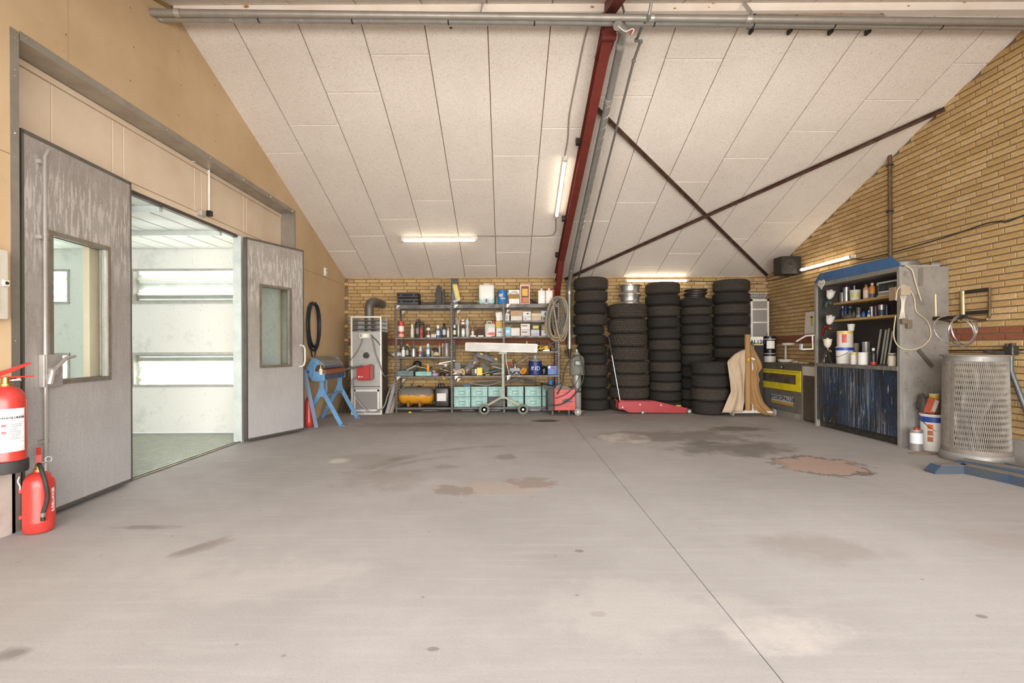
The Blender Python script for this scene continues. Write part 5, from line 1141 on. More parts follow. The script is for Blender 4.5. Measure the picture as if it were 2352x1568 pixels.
mb = MB(); mb.tube(smooth_path([(sx(933, 9.1), 9.12, z+.12), (sx(935, 9.1), 9.12, z+.19), (sx(939, 9.1), 9.12, z+.19), (sx(942, 9.1), 9.12, z+.1)], 5), [.02]*5+[.026]*5+[.022]*6, 10); mk('horn', mb, mat('horn_yellow', 'a9873e', .6), None, 'curved yellow brown horn behind the green bottle', 'horn')
tin(943.4, 956, 801, z, 8.82, 'b5b3af', 'plain silver tin in front of the funnel', None, .85)
mb = MB(); mb.lathe([(.055, .015), (.058, .03), (.03, .07), (.02, .1), (.009, .2), (.006, .205)], (sx(950, 9.02), 9.02, z+.09), 18); mb.lathe([(.05, 0), (.05, .105)], (sx(950, 9.02), 9.02, z), 18); mk('funnel', mb, PM('6d6a64'), None, 'grey funnel upside down on a pot behind the tin', 'funnel')
spraycan(961.5, 970, 795, z, D0, 'd5cfc6', 'c9bcae', 'white spray can with a reddish dome', 'a3675a')
spraycan(966.8, 970.8, 804, z, 8.78, '2f4d8a', '8b949c', 'tiny blue can in front of the reddish spray can')
spraycan(979, 987, 789, z, D0, '5f9fc4', 'd9d9d6', 'sky blue and white spray can alone on the shelf', 'd9dce0')
tin(990.6, 995, 805, z, 8.9, 'a99d8a', 'small beige pot right of the sky blue can', metal=0)
lump((sx(1002, 8.84), 8.84, z), .06, PM('c2b091', .9), 'cleaning_rag', 'crumpled beige rag between the cans', 'rag', 3, (1, .8, .8))
spraycan(1007, 1012.4, 787.5, z, 8.96, 'a9a49c', 'c04a3c', 'grey spray can with a red and white cap behind the rag')
lump((sx(1000, 9.02), 9.02, z), .07, PM('3c3833', .7), 'dark_cloth', 'dark bundle behind the beige rag', 'cloth', 4, (1, .6, 1.3))
spraycan(1015, 1019, 788, z, D0, '8a6a55', 'c9b9a4', 'thin brown tube standing left of the grey can')
tin(1019.7, 1032, 788, z, D0, '85807a', 'dusty grey canister at the end of the third row', None, .2)
mb = MB(); mb.tube([(sx(1022, D0), D0, P(0, 788, D0).z), (sx(1024, D0), D0, P(0, 785, D0).z+.02), (sx(1030, D0), D0, P(0, 785, D0).z+.02), (sx(1032, D0), D0, P(0, 788, D0).z)], .006, 6); mk('canister_handle', mb, PM('85807a'), bpy.data.objects[[o.name for o in COL.objects if o.name.startswith('tin') and o.type == 'EMPTY'][-1]])
# ---- fourth row, left bay: drawers and loose tools
z = Z['1D']
def drawer(px0, px1, ytop, col, label, dpt=.34):
    x0, x1, zt = span(px0, px1, ytop, z, 8.77); w_, h_ = x1-x0, zt-z; m = mat('drawer_'+col, col, .5, .1, None, .5, 9)
    t = thing('storage_drawer', label, 'drawer', ((x0+x1)/2, 8.77+dpt/2, z), 0, 'steel drawers of loose tools')
    mb = MB(); e = .004
    mb.bx(-w_/2, w_/2, -dpt/2, -dpt/2+e, 0, h_); mb.bx(-w_/2, w_/2, dpt/2-e, dpt/2, 0, h_); mb.bx(-w_/2, -w_/2+e, -dpt/2, dpt/2, 0, h_); mb.bx(w_/2-e, w_/2, -dpt/2, dpt/2, 0, h_); mb.bx(-w_/2, w_/2, -dpt/2, dpt/2, 0, e); mk('tray', mb, m, t, world=False, smooth=0)
    mb = MB(); mb.tube([(-.06, -dpt/2, h_*.72), (-.06, -dpt/2-.02, h_*.7), (.06, -dpt/2-.02, h_*.7), (.06, -dpt/2, h_*.72)], .005, 6); mk('handle', mb, m, t, world=False)
    mb = MB(); mb.bx(-.065, .065, -dpt/2-.003, -dpt/2, h_*.22, h_*.5); mk('label_holder', mb, m, t, world=False, smooth=0)
    return t
drawer(911, 950, 851.5, '5f6d6c', 'grey steel drawer of tools at the left of the fourth row'); drawer(953.5, 991, 853.5, '7fb0a5', 'open turquoise drawer full of wires in the fourth row')
def rodobj(name, a, b, r, m, label, cat, n=8, r2=None): mb = MB(); mb.cyl(a, b, r, n, r2); return mk(name, mb, m, None, label, cat)
Q = lambda px, py, d=8.86: P(px, py, d)
rodobj('caulking_gun', Q(934, 850), Q(956, 839), .024, PM('9c9a95', .4, .6), 'grey cartridge gun lying across the drawers', 'caulking gun', 12)
mb = MB(); mb.lathe([(.085, 0), (.08, .04), (.055, .085), (0, .1)], Q(958, 839, 8.95)+Vector((0, 0, -.01)), 16, Matrix.Rotation(.3, 4, 'Y')); mk('black_cap', mb, BLACK, None, 'black dome cap among the loose tools', 'cap')
bottle(979.4, 986.4, 836, z+.075, 8.84, 'd98a24', 'e9e4da', 'small orange pill bottle with a white lid', name='pill_bottle', shoulder=.8, neck=.16)
rodobj('wooden_stick', Q(957, 841, 8.82), Q(981, 846, 8.82), .008, PM('c9a56c', .8), 'pale wooden stick lying over the turquoise drawer', 'stick')
for k in range(9):
    a = Q(958+k*3.4, 851-k % 3, 8.9); b = a+Vector((.1*math.cos(k*1.9), .08*math.sin(k), .05+.03*math.sin(k*2.2)))
    rodobj('hand_tool', a, b, .009+.003*(k % 2), PM(('4a443d', '6a6259', '7d6a4a', '38342f')[k % 4], .5, .4), ('dark', 'grey', 'brown', 'black')[k % 4]+' tool handle '+('at the left end', 'second along', 'third along', 'left of centre', 'in the centre', 'right of centre', 'third from the right', 'second from the right', 'at the right end')[k]+' of the turquoise drawer', 'tool', 7)
lump(Q(1000, 864, 8.84)+Vector((0, 0, 0)), .055, PM('b48ab0', .6), 'pink_cloth', 'pink and white crumpled cloth on the fourth row', 'cloth', 6, (1.1, .8, .8))
for k, (a, b, r, cc, lab) in enumerate((((1009, 834), (1045, 828), .016, 'c9c6c0', 'upper bright steel tube sticking out to the right'), ((1003, 836), (1030, 836), .009, 'a9a6a0', 'lower thin steel bar on the fourth row'), ((1012, 846), (1030, 852), .02, '6b655d', 'dull grey shaft near the shelf post'))): rodobj('steel_bar', Q(*a), Q(*b), r, PM(cc, .3, .8), lab, 'steel bar', 10)
mb = MB(); c = Q(1024, 838, 8.8); mb.lathe([(.028, 0), (.028, .012)], c, 16, Matrix.Rotation(PI/2, 4, 'X')); mk('round_disc', mb, PM('b9b3aa'), None, 'small pale disc beside the steel tubes', 'disc')
for k, (px, py, r, cc, lab) in enumerate(((1026, 856, .03, '4e4944', 'dark ball shaped part near the shelf post'), (1016, 857, .035, '2f2d2b', 'black round wheel part with a blue ring'), (1027, 863, .026, '9a928a', 'pale rounded part by the shelf post'), (1008, 851, .03, '6a3f2c', 'rusty red rounded part on the fourth row'), (1018, 847, .03, '57514a', 'grey rounded part under the steel tubes'), (997, 851, .034, 'a39d93', 'pale rounded part above the pink cloth'))):
    c = Q(px, py, 8.87); c.z = max(c.z-r, z+.001); lump(c, r*1.1, PM(cc, .5, .3), 'machine_part', lab, 'machine part', 20+k, (1, 1, .9), nz=.5)
for k, pts in enumerate((((994, 823), (999, 845), (1003, 856), (1009, 856)), ((1001, 822), (1006, 838), (1010, 852), (1004, 857)))):
    mb = MB(); mb.tube(smooth_path([Q(x, y, 8.82) for x, y in pts], 5), .0045, 6); mk('bent_wire', mb, PM('5d5448', .5, .5), None, ('left', 'right')[k]+' bent wire hook rising from the tools', 'wire')
mb = MB(); mb.tube(smooth_path([Q(1015, 862, 8.73), Q(1019, 866, 8.72), Q(1021, 871, 8.72), Q(1019, 871, 8.72), Q(1018, 866, 8.725)], 4), .006, 6); mk('yellow_hook', mb, PM('d39c2c'), None, 'yellow hook dangling over the shelf edge', 'hook')
# ---- tank and black canister at the bottom of the left bay
z = Z['1E']
tk = thing('air_tank', 'dusty yellow horizontal air tank on two feet', 'tank', (sx(955, 8.95), 8.97, z))
def m_tank():
    tt = NT('dusty_yellow'); zc = tt.sep()[2]; n = tt.noise(7, 6, .7)
    k = tt.ramp(tt.math('ADD', zc, tt.ramp(n, .3, .7, -.04, .04)), .19, .225); c = tt.mix(k, lin('c98a1f'), lin('6e6860')); c = tt.mix(tt.ramp(tt.noise(16, 5, .7), .58, .7, 0, .7), c, lin('6b5a3c'))
    tt.link(c, tt.b.inputs['Base Color']); tt.link(tt.ramp(k, 0, 1, .4, .9), tt.b.inputs['Roughness']); return tt.m
xa, xb = sx(913, 8.95), sx(997.5, 8.95); rt = .155; zc = z+.04+rt
mb = MB(); L_ = xb-xa; prof = [(0, 0), (.07, .012), (.12, .04), (.147, .08), (rt, .12), (rt, L_-.12), (.147, L_-.08), (.12, L_-.04), (.07, L_-.012), (0, L_)]
mb.lathe([(max(r_, 1e-6), q) for r_, q in prof], (xa, 8.97, zc), 28, Matrix.Rotation(PI/2, 4, 'Y')); mk('vessel', mb, m_tank(), tk, smooth=1)
for px in (939, 965):
    mb = MB(); x = sx(px, 8.9); mb.bx(x-.02, x+.02, 8.82, 8.86, z, z+.11); mb.bx(x-.02, x+.02, 9.08, 9.12, z, z+.11); mb.bx(x-.02, x+.02, 8.82, 9.12, z, z+.006); mk('foot', mb, mat('rusty_foot', '8a5a1e', .7), tk, smooth=0)
mb = MB(); x = sx(946, 8.97); mb.cyl((x, 8.97, zc+rt-.005), (x, 8.97, zc+rt+.05), .012, 8); mb.cyl((x-.03, 8.97, zc+rt+.05), (x+.03, 8.97, zc+rt+.05), .006, 6); mk('valve', mb, STEELDK, tk)
mb = MB(); x = sx(963, 8.97); mb.lathe([(.04, 0), (.045, .02), (.02, .03)], (x, 8.97, zc+rt-.008), 14); mk('filler_cap', mb, STEELDK, tk)
mb = MB(); mb.tube(smooth_path([(sx(946, 8.97), 8.95, zc+rt+.02), (sx(930, 8.9), 8.86, zc+rt+.01), (sx(918, 8.8), 8.8, zc+rt-.06), (sx(916, 8.8), 8.82, zc+.02)], 5), .006, 6); mk('drain_tube', mb, PM('8b877f'), tk)
can_jug(997.5, 1031, 881, z, 8.80, '2b2a29', '262423', 'black plastic canister with a torn white label', (-.02, .42, .62, .33, 'd3cec6'), .24, capx=-.2)
# ------------------------------------------------------------------ middle and right bay, lower rows
z = Z['2D']
carton(1044.5, 1058, 832, z, 8.9, '7b7d7c', 'small grey metal box behind the hand saw', .12)
# hand saw with a wooden handle
t = thing('hand_saw', 'hand saw with a pale wooden handle on the middle shelf', 'saw', Q(1056, 861, 8.8))
hp_ = [(1058, 853), (1063, 846), (1067, 848), (1068.5, 856), (1066, 862), (1060, 860)]
mb = MB(); mb.prism([Q(x, y, 8.79) for x, y in [(1039, 845), (1048, 850), (1056, 848), (1062, 845.5), (1067, 848), (1068.5, 857), (1066, 862), (1059, 857), (1050, 857), (1042, 853)]], (0, .02, 0)); mk('handle', mb, PM('b5997a', .7), t, smooth=0)
mb = MB(); mb.prism([Q(x, y, 8.789) for x, y in [(1060, 849), (1062, 848.5), (1064.5, 856), (1062.5, 857)]], (0, -.002, 0)); mk('grip_slot', mb, BLACK, t, smooth=0)
mb = MB(); mb.prism([Q(x, y, 8.8) for x, y in [(1051, 850), (1051, 857), (1040, 861), (1040, 859)]], (0, .003, 0)); mk('blade', mb, PM('7c7873', .35, .8), t, smooth=0)
def slab(name, label, cat, a, b, hpx, d, m, depth=.1, group=None):
    """tilted case: centre line a->b in the photo, hpx thick"""
    A, B = Q(*a, d), Q(*b, d); t = thing(name, label, cat, (A+B)/2, 0, group); k = (B-A).normalized(); up = Vector((0, -1, 0)).cross(k).normalized()
    h_ = hpx*d/FPX
    mb = MB(); mb.bar(A, B, depth, h_, up if up.z > 0 else -up); bmesh.ops.bevel(mb.bm, geom=mb.bm.edges[:], offset=.008, segments=2, affect='EDGES'); mk('case_shell', mb, m, t)
    return t, A, B, k, (up if up.z > 0 else -up), h_
t, A, B, k, up, h_ = slab('saw_case', 'upper black case with yellow latches leaning to the right', 'tool case', (1094, 812), (1143, 829), 12, 9.02, BLACK, .12)
for f_ in (.22, .9): mb = MB(); c = A.lerp(B, f_)+up*h_*.3; mb.box(c+Vector((0, -.063, 0)), (.05, .01, .035), Matrix.Rotation(-math.atan2(-k.z, -k.x)+PI, 4, 'Y')); mk('latch', mb, PM('d8a52c'), t, smooth=0)
t, A, B, k, up, h_ = slab('drill_case', 'lower black case with orange latches leaning to the left', 'tool case', (1068, 853), (1097, 824), 13, 8.96, BLACK, .12)
for f_ in (.17, .75): mb = MB(); c = A.lerp(B, f_)-up*h_*.1; mb.bar(c+Vector((0, -.062, 0))-k*.03, c+Vector((0, -.062, 0))+k*.03, .01, .022, up); mk('latch', mb, PM('e08a2c'), t, smooth=0)
slab('battery_box', 'dark grey square box tilted under the two black cases', 'box', (1106, 837), (1122, 850), 15, 8.98, PM('363738', .5), .14)
t = thing('laser_level', 'yellow and black square device on the middle shelf', 'device', Q(1100, 861, 8.8))
mb = MB(); a, b = Q(1095, 844, 8.8), Q(1108, 859.5, 8.8); mb.bx(a.x, b.x, 8.8, 8.88, z+.001, a.z, .006); mk('yellow_front', mb, PM('dcc03a'), t)
mb = MB(); a = Q(1083, 846, 8.82); mb.bx(a.x, Q(1095, 0, 8.82).x, 8.81, 8.9, z+.001, a.z, .006); bb = mk('black_body', mb, BLACK, t)
mb = MB(); a = Q(1091, 847, 8.8); mb.bx(a.x, a.x+.025, 8.806, 8.81, z+.04, a.z); mk('white_sticker', mb, PM('d6d6d4'), bb, smooth=0)
for k_, (a, b, r, cc, lab) in enumerate((((1102, 862), (1128, 852), .01, '6b655d', 'long thin file pointing up to the right'), ((1124, 855), (1146, 849), .028, '2f4a50', 'dark teal grip of a large tool on the middle shelf'), ((1128, 836), (1153, 834), .012, '7c766e', 'upper grey flat bar behind the lamp post'), ((1131, 841), (1153, 847), .02, '8b8883', 'lower grey profile behind the lamp post'), ((1133, 860), (1154, 857), .022, '8a7d75', 'dusty brown tool lying by the lamp post'), ((1115, 862), (1125, 861), .008, 'c9b04a', 'short yellow piece lying on the shelf edge'))):
    A, B = Q(*a, 8.82), Q(*b, 8.82); A.z = max(A.z, z+r+.001); B.z = max(B.z, z+r+.001); rodobj('shelf_tool', A, B, r, PM(cc, .5, .3), lab, 'tool', 10)
z = Z['3D']
carton(1170.5, 1194, 845, z, 8.86, 'a3a3a4', 'silver grey open box with chrome parts', .16, patch=(0, .3, .96, .5, '39465f'))
for k_, (px, py, r) in enumerate(((1177, 852, .022), (1186, 855, .026), (1182, 859, .018))): 
    c = Q(px, py, 8.78); c.z = max(c.z-r, z+.001); lump(c, r, CHROME, 'chrome_part', ('left', 'right', 'lowest')[k_]+' shiny chrome part in front of the silver box', 'machine part', 40+k_, (1.5, .8, .7), nz=.6)
t = thing('spray_gun', 'black and silver spray gun head standing on the silver box', 'spray gun', Q(1182, 846, 8.9))
mb = MB(); c = Q(1183, 846, 8.92); mb.lathe([(.03, 0), (.03, .05), (.02, .065), (.02, .08)], (c.x, c.y, c.z), 14); mk('cup', mb, PM('a9a7a3', .3, .8), t)
mb = MB(); mb.tube([(c.x, c.y, c.z+.075), (c.x-.02, c.y, c.z+.11), (c.x-.03, c.y, c.z+.16)], [.02, .022, .014], 10); mk('grip', mb, BLACK, t)
mb = MB(); mb.tube([Q(1166, 834, 8.86), Q(1178, 838, 8.86)], .016, 8); mk('red_handle', mb, PM('c4452f'), None, 'red tool handle pointing left of the spray gun', 'tool')
t = thing('cable_reel', 'orange and yellow strapping reel beside the navy tin', 'reel', Q(1204, 861, 8.84))
for k_ in range(4):
    c = Q(1200+k_*2.4, 853-(k_ % 2)*3, 8.83); mb = MB(); mb.lathe([(.03, 0), (.045, 0), (.045, .012), (.03, .012), (.03, 0)], c, 16, Matrix.Rotation(PI/2+.3*k_, 4, 'X') @ Matrix.Rotation(.4*k_, 4, 'Y'), caps=False); mk('strap_loop', mb, PM(('d9822c', 'e0a93a')[k_ % 2]), t)
mb = MB(); mb.tube(smooth_path([Q(1195, 848, 8.84), Q(1200, 838, 8.84), Q(1206, 836, 8.84), Q(1207, 844, 8.84), Q(1199, 850, 8.84)], 4), .004, 6); mk('wire_hoop', mb, PM('8b867f', .4, .6), None, 'bent wire hoop over the strapping reel', 'wire')
# navy tin with lettering
t = tin(1214, 1244, 829, z, 8.90, '1b2a63', 'navy blue tin lettered IND on the lower right shelf', None, 0, 'c9c2b8', name='paint_drum', cat='tin')
cI, rI = (sx(1229, 8.9), 8.9), (sx(1244, 8.9)-sx(1214, 8.9))/2
for zz in (.17, .2, .225): mb = MB(); mb.lathe([(rI*1.0, zz), (rI*1.02, zz+.003), (rI*1.0, zz+.006)], (cI[0], cI[1], z), 24, caps=False); mk('rib', mb, PM('26377a'), t)
text_on_cyl('IND', .1, cI, rI, -PI/2, z+.115, PM('d9dbe2'), t, bold=.0, sx=1.0)
mb = MB(); zt_ = P(1229, 829, 8.9).z; mb.lathe([(rI*.95, 0), (rI*.6, .03), (.03, .05), (.028, .075), (.033, .078), (.033, .1), (.02, .105)], (cI[0], cI[1], zt_), 18); mk('funnel_lid', mb, PM('a8a29a'), t)
lump(Vector((sx(1250, 9.0), 9.0, Z['3D'])), .075, BLACK, 'cable_bundle', 'tangled black cable heap between navy tin and blue crate', 'cables', 51, (1.0, .6, 1.1))
# blue crate
x0, x1, zt_ = span(1257.5, 1283, 840, z, 8.84); t = thing('plastic_crate', 'blue plastic crate at the right end of the shelf', 'crate', ((x0+x1)/2, 8.94, z)); w_, h_ = x1-x0, zt_-z; BLUC = PM('4468ad')
mb = MB(); e = .005; mb.bx(-w_/2, w_/2, -.1, -.1+e, 0, h_); mb.bx(-w_/2, w_/2, .1-e, .1, 0, h_); mb.bx(-w_/2, -w_/2+e, -.1, .1, 0, h_); mb.bx(w_/2-e, w_/2, -.1, .1, 0, h_); mb.bx(-w_/2, w_/2, -.1, .1, 0, e); mk('crate_shell', mb, BLUC, t, world=False, smooth=0)
mb = MB(); mb.bx(-w_/2-.003, w_/2+.003, -.104, .104, h_-.02, h_); mk('rim', mb, BLUC, t, world=False, smooth=0)
for u in (-.3, 0, .3): mb = MB(); mb.bx(u*w_-.004, u*w_+.004, -.103, -.1, 0, h_-.02); mk('rib', mb, BLUC, t, world=False, smooth=0)
mb = MB(); mb.box((.01, -.103, h_*.72), (.07, .003, .025)); mk('badge', mb, PM('8b3a3f'), t, world=False, smooth=0)
mb = MB(); mb.box((-w_*.35, -.108, h_*.85), (.04, .003, .045), Matrix.Rotation(.5, 4, 'Y')); mk('paper_tag', mb, PM('d9d7d2'), t, world=False, smooth=0)
for k_ in range(4): rodobj('crate_tool', Q(1262+k_*5, 846, 8.9+.02*k_), Q(1266+k_*6, 834-k_ % 2*2, 8.92), .007, PM(('8b867f', '5b564f', 'a5843c', 'b9b5ae')[k_], .4, .5), ('grey', 'dark', 'brass', 'bright')[k_]+' tool handle sticking out of the blue crate', 'tool')
# ---- turquoise steel boxes
AQ = mat('turquoise_paint', '9dbfb8', .5, 0, '71968d', .7, 8, .45, .7)
AQD = mat('dirty_grey_box', '4d4b4a', .6, 0, '68645f', .6, 8)
def ammo(label, x, zz, w_, h_, m, src=None):
    if src: return dup(src, (x, 8.94, zz), 0, label)
    t = thing('steel_box', label, 'steel box', (x, 8.94, zz), 0, 'steel storage boxes on the bottom shelf'); dp = .36
    mb = MB(); mb.box((0, 0, h_*.43), (w_, dp, h_*.84), None, .008, 2); mk('box_body', mb, m, t, world=False)
    mb = MB(); mb.box((0, 0, h_*.92), (w_*1.015, dp*1.01, h_*.15), None, .007, 2); mk('lid', mb, m, t, world=False)
    mb = MB(); r = .006; yy = -dp/2-.001
    for x_, z0_, x1_, z1_ in ((-w_*.42, h_*.1, w_*.42, h_*.1), (-w_*.42, h_*.74, w_*.42, h_*.74), (-w_*.42, h_*.1, -w_*.42, h_*.74), (w_*.42, h_*.1, w_*.42, h_*.74)): mb.tube([(x_, yy, z0_), (x1_, yy, z1_)], .004, 5)
    mk('pressed_rib', mb, m, t, world=False)
    hd = MB(); hd.tube([(-w_*.17, yy, h_*.64), (-w_*.17, yy-.022, h_*.62), (w_*.17, yy-.022, h_*.62), (w_*.17, yy, h_*.64)], .006, 6); mk('handle', hd, m, t, world=False)
    mb = MB(); a_, b_ = w_*.17, h_*.12; zc_ = h_*.40
    mb.bx(-a_, a_, yy-.004, yy, zc_+b_, zc_+b_+.007); mb.bx(-a_, a_, yy-.004, yy, zc_-b_-.007, zc_-b_); mb.bx(-a_-.007, -a_, yy-.004, yy, zc_-b_-.007, zc_+b_+.007); mb.bx(a_, a_+.007, yy-.004, yy, zc_-b_-.007, zc_+b_+.007); mk('card_frame', mb, mat('dark_aqua', '4b7a72', .5) if m is AQ else STEELDK, t, world=False, smooth=0)
    return t
hb = .178; zb = Z['2E']+.001
src = None; names = ('first', 'second', 'third', 'fourth', 'fifth', 'sixth')
xs = [sx(px, 8.78) for px in (1061, 1100.5, 1139.5, 1183, 1224, 1264)]
for row in range(2):
    for i, x in enumerate(xs):
        lab = names[i]+' from the left in the '+('lower', 'upper')[row]+' row of steel boxes, '+('turquoise' if not (row == 0 and i == 2) else 'bare dark grey')
        if row == 0 and i == 2: ammo(lab, x, zb, .292, hb, AQD); continue
        o = ammo(lab, x, zb+row*(hb+.004), .292, hb, AQ, src); src = src or o
# loose things lying on the turquoise boxes
zt_ = zb+2*hb+.006
for k_, (pts, r, cc, lab) in enumerate((([(1078, 879), (1110, 875), (1150, 873)], .008, '8a8680', 'thin straight rod lying on the turquoise boxes'), ([(1078, 880), (1105, 884), (1125, 884), (1152, 876)], .008, '9a9690', 'bowed grey rod over the turquoise boxes'), ([(1085, 879), (1120, 876), (1145, 878), (1120, 882), (1090, 881)], .012, '6b5d52', 'brown flattened hose on the turquoise boxes'), ([(1170, 878), (1200, 870), (1215, 871), (1240, 879), (1262, 882)], .012, '5f5a54', 'grey bent pipe lying in the right bay'), ([(1166, 877), (1185, 871), (1203, 876)], .028, '6f6a65', 'dusty grinder lying at the left of the right bay'), ([(1205, 876), (1232, 877)], .03, '5b4f48', 'brown dusty power tool on the right bay boxes'))):
    P_ = [Q(x, y, 8.84+.03*k_) for x, y in pts]
    for q in P_: q.z = max(q.z, zt_+r+.001)
    mb = MB(); mb.tube(smooth_path(P_, 5), r, 8); mk('loose_part', mb, PM(cc, .6, .2), None, lab, 'loose part')
lump((sx(1072, 8.85), 8.85, zt_), .05, PM('56779a', .8), 'blue_rag', 'blue rag on the first turquoise box', 'rag', 61, (1.4, .8, .5))
tin(1259, 1270, 872.5, zt_, 8.9, '2f6fa6', 'low blue tin lying on the boxes under the crate', metal=0, name='shallow_tin', cat='tin')
# dust and plastic lying under the shelves
for k_, (px, cc, sc, lab) in enumerate(((1075, '7b7c82', (2.2, .8, .35), 'grey plastic scrap under the middle bay, left'), (1130, '80828a', (2.6, .8, .35), 'grey plastic scrap under the middle bay, right'), (1228, 'a9acb5', (2.0, .8, .45), 'shiny plastic scrap under the right bay'), (1255, '84868e', (1.3, .8, .45), 'crumpled plastic scrap beside the welder'), (985, '6f6a66', (2.8, .7, .3), 'dark dusty scrap under the left bay'))):
    lump((sx(px, 8.9), 8.92, .001), .06, PM(cc, .5), 'plastic_scrap', lab, 'scrap', 70+k_, sc, 'scraps on the floor under the shelves')
lump((sx(941, 8.7), 8.70, .001), .024, PM('d6c247', .7), 'yellow_scrap', 'small yellow scrap on the floor under the tank', 'scrap', 79, (1.2, .8, .6))
mb = MB(); mb.tube([(sx(880, 9.0), 9.0, .03), (sx(1290, 9.0), 9.0, .03)], .028, 10); mk('floor_pipe', mb, mat('floor_pipe', '514d4a', .6, .2), None, 'dark pipe lying on the floor under the shelves', 'pipe')

# ------------------------------------------------------------------ wheeled lamp in front of the shelves
YLp = 8.45; G = mat('lamp_stand_grey', '82867b', .5, .3, '6a6e63', .5, 9)
lt = thing('wheeled_lamp', 'long white work lamp on a grey stand with two wheels', 'work lamp', (sx(1156, YLp), YLp, 0))
a, b = Q(1069, 796, YLp), Q(1234, 799.5, YLp)
mb = MB(); mb.bar(a, b, .12, .15); bmesh.ops.bevel(mb.bm, geom=mb.bm.edges[:], offset=.012, segments=2, affect='EDGES'); mk('lamp_housing', mb, mat('lamp_alu', 'a8a39b', .4, .3), lt)
k = (b-a).normalized(); off = Vector((0, -.061, 0))
mb = MB(); mb.bar(a+k*.03+off, b-k*.03+off, .008, .12); mk('diffuser', mb, mat('lamp_diffuser', 'b3afa8', .35, 0, '9f9a92', .6, 3), lt, smooth=0)
mb = MB(); mb.bar(a+k*.03+off+Vector((0, -.005, .035)), b-k*.03+off+Vector((0, -.005, .035)), .006, .012); mk('cover_ridge', mb, mat('lamp_ridge', 'b5b0a8', .4), lt, smooth=0)
mb = MB(); mb.bar(a+k*.03+off+Vector((0, -.005, -.04)), b-k*.03+off+Vector((0, -.005, -.04)), .006, .012); mk('cover_ridge', mb, mat('lamp_ridge', 'b5b0a8'), lt, smooth=0)
px_ = sx(1155, YLp); mb = MB(); mb.bx(px_-.02, px_+.02, YLp-.02, YLp+.02, .27, 1.09); mk('post', mb, G, lt, smooth=0)
mb = MB(); mb.bx(px_-.07, px_+.07, YLp-.05, YLp+.05, 1.04, 1.07); mk('cradle', mb, G, lt, smooth=0)
mb = MB(); mb.bx(px_-.028, px_+.028, YLp-.028, YLp+.028, .27, .45); mk('sleeve', mb, G, lt, smooth=0)
for s_, pxw in ((-1, 1112), (1, 1200.5)):
    c = Vector((sx(pxw, YLp), YLp, .092)); mb = MB(); mb.bar((px_, YLp, .31), (c.x, YLp, .13), .035, .035); mk('leg', mb, mat('lamp_leg', '8b866f', .5, .3), lt, smooth=0)
    mb = MB(); mb.lathe([(.05, -.018), (.075, -.024), (.091, -.018), (.091, .018), (.075, .024), (.05, .018)], (c.x, c.y-.05, c.z), 26, Matrix.Rotation(PI/2, 4, 'X')); wh = mk('wheel', mb, mat('wheel_grey', '5f635a', .7, 0, '747868', .5, 10), lt)
    mb = MB(); mb.lathe([(.05, -.018), (.03, -.012), (.018, -.03), (.0, -.03)], (c.x, c.y-.05, c.z), 20, Matrix.Rotation(-PI/2, 4, 'X')); mb.lathe([(.05, -.015), (.0, -.013)], (c.x, c.y-.05, c.z), 20, Matrix.Rotation(PI/2, 4, 'X')); mk('hub', mb, GALV, wh)
    mb = MB(); mb.cyl((c.x, YLp-.05, c.z), (c.x, YLp+.02, c.z), .012, 8); mk('axle', mb, STEELDK, lt)
mb = MB(); mb.tube(smooth_path([(px_+.05, YLp+.0, 1.04), (px_+.06, YLp, .9), (px_+.08, YLp, .8), (px_+.1, YLp+.03, .72), (px_+.1, YLp+.05, .62)], 5), .007, 6); mk('lamp_cable', mb, PM('c9c5bc'), lt)

# ------------------------------------------------------------------ hose bundle hung on the shelf post
hg = thing('hanging_hoses', 'dusty brown air hoses looped over the right shelf post', 'hose', (sx(1281, 8.66), 8.66, 1.2))
HB = mat('hose_tan', '8f7f66', .6, 0, '6f624f', .6, 6); HG = mat('hose_slate', '4d5458', .55, 0, '5f5f5a', .5, 6)
Y0 = 8.64
def loop(cx_, cz_, rx, rz, yy, r, m, rot=0.0, ph=0):
    pts = []
    for k_ in range(28):
        a = 2*PI*k_/28; x_, z_ = rx*math.sin(a), rz*math.cos(a); pts.append(Vector((cx_+x_*math.cos(rot)+z_*math.sin(rot), yy+.012*math.sin(a*2+ph), cz_-x_*math.sin(rot)+z_*math.cos(rot))))
    mb = MB(); mb.tube(pts, r, 8, closed=True); mk('hose_loop', mb, m, hg)
cz_ = P(1280, 733, Y0).z; cx_ = sx(1280, Y0)
loop(cx_-.0, cz_+.01, .185, .385, Y0, .02, HB, .06); loop(cx_+.02, cz_+.03, .15, .36, Y0-.03, .02, HB, .16, 1); loop(cx_-.03, cz_+.03, .13, .36, Y0-.02, .014, HG, .12, 2)
loop(cx_+.05, cz_-.01, .13, .37, Y0+.02, .018, HB, -.08, 3); loop(cx_-.05, cz_+.02, .14, .34, Y0+.03, .018, HB, .2, 4); loop(cx_+.02, cz_+.05, .1, .32, Y0-.04, .012, HG, -.05, 5)
mb = MB(); mb.tube(smooth_path([(cx_-.08, Y0-.05, cz_+.36), (cx_-.05, Y0-.05, cz_+.1), (cx_+.0, Y0-.055, cz_-.2), (cx_+.05, Y0-.05, cz_-.37)], 6), .019, 8); mk('hose_run', mb, HB, hg)

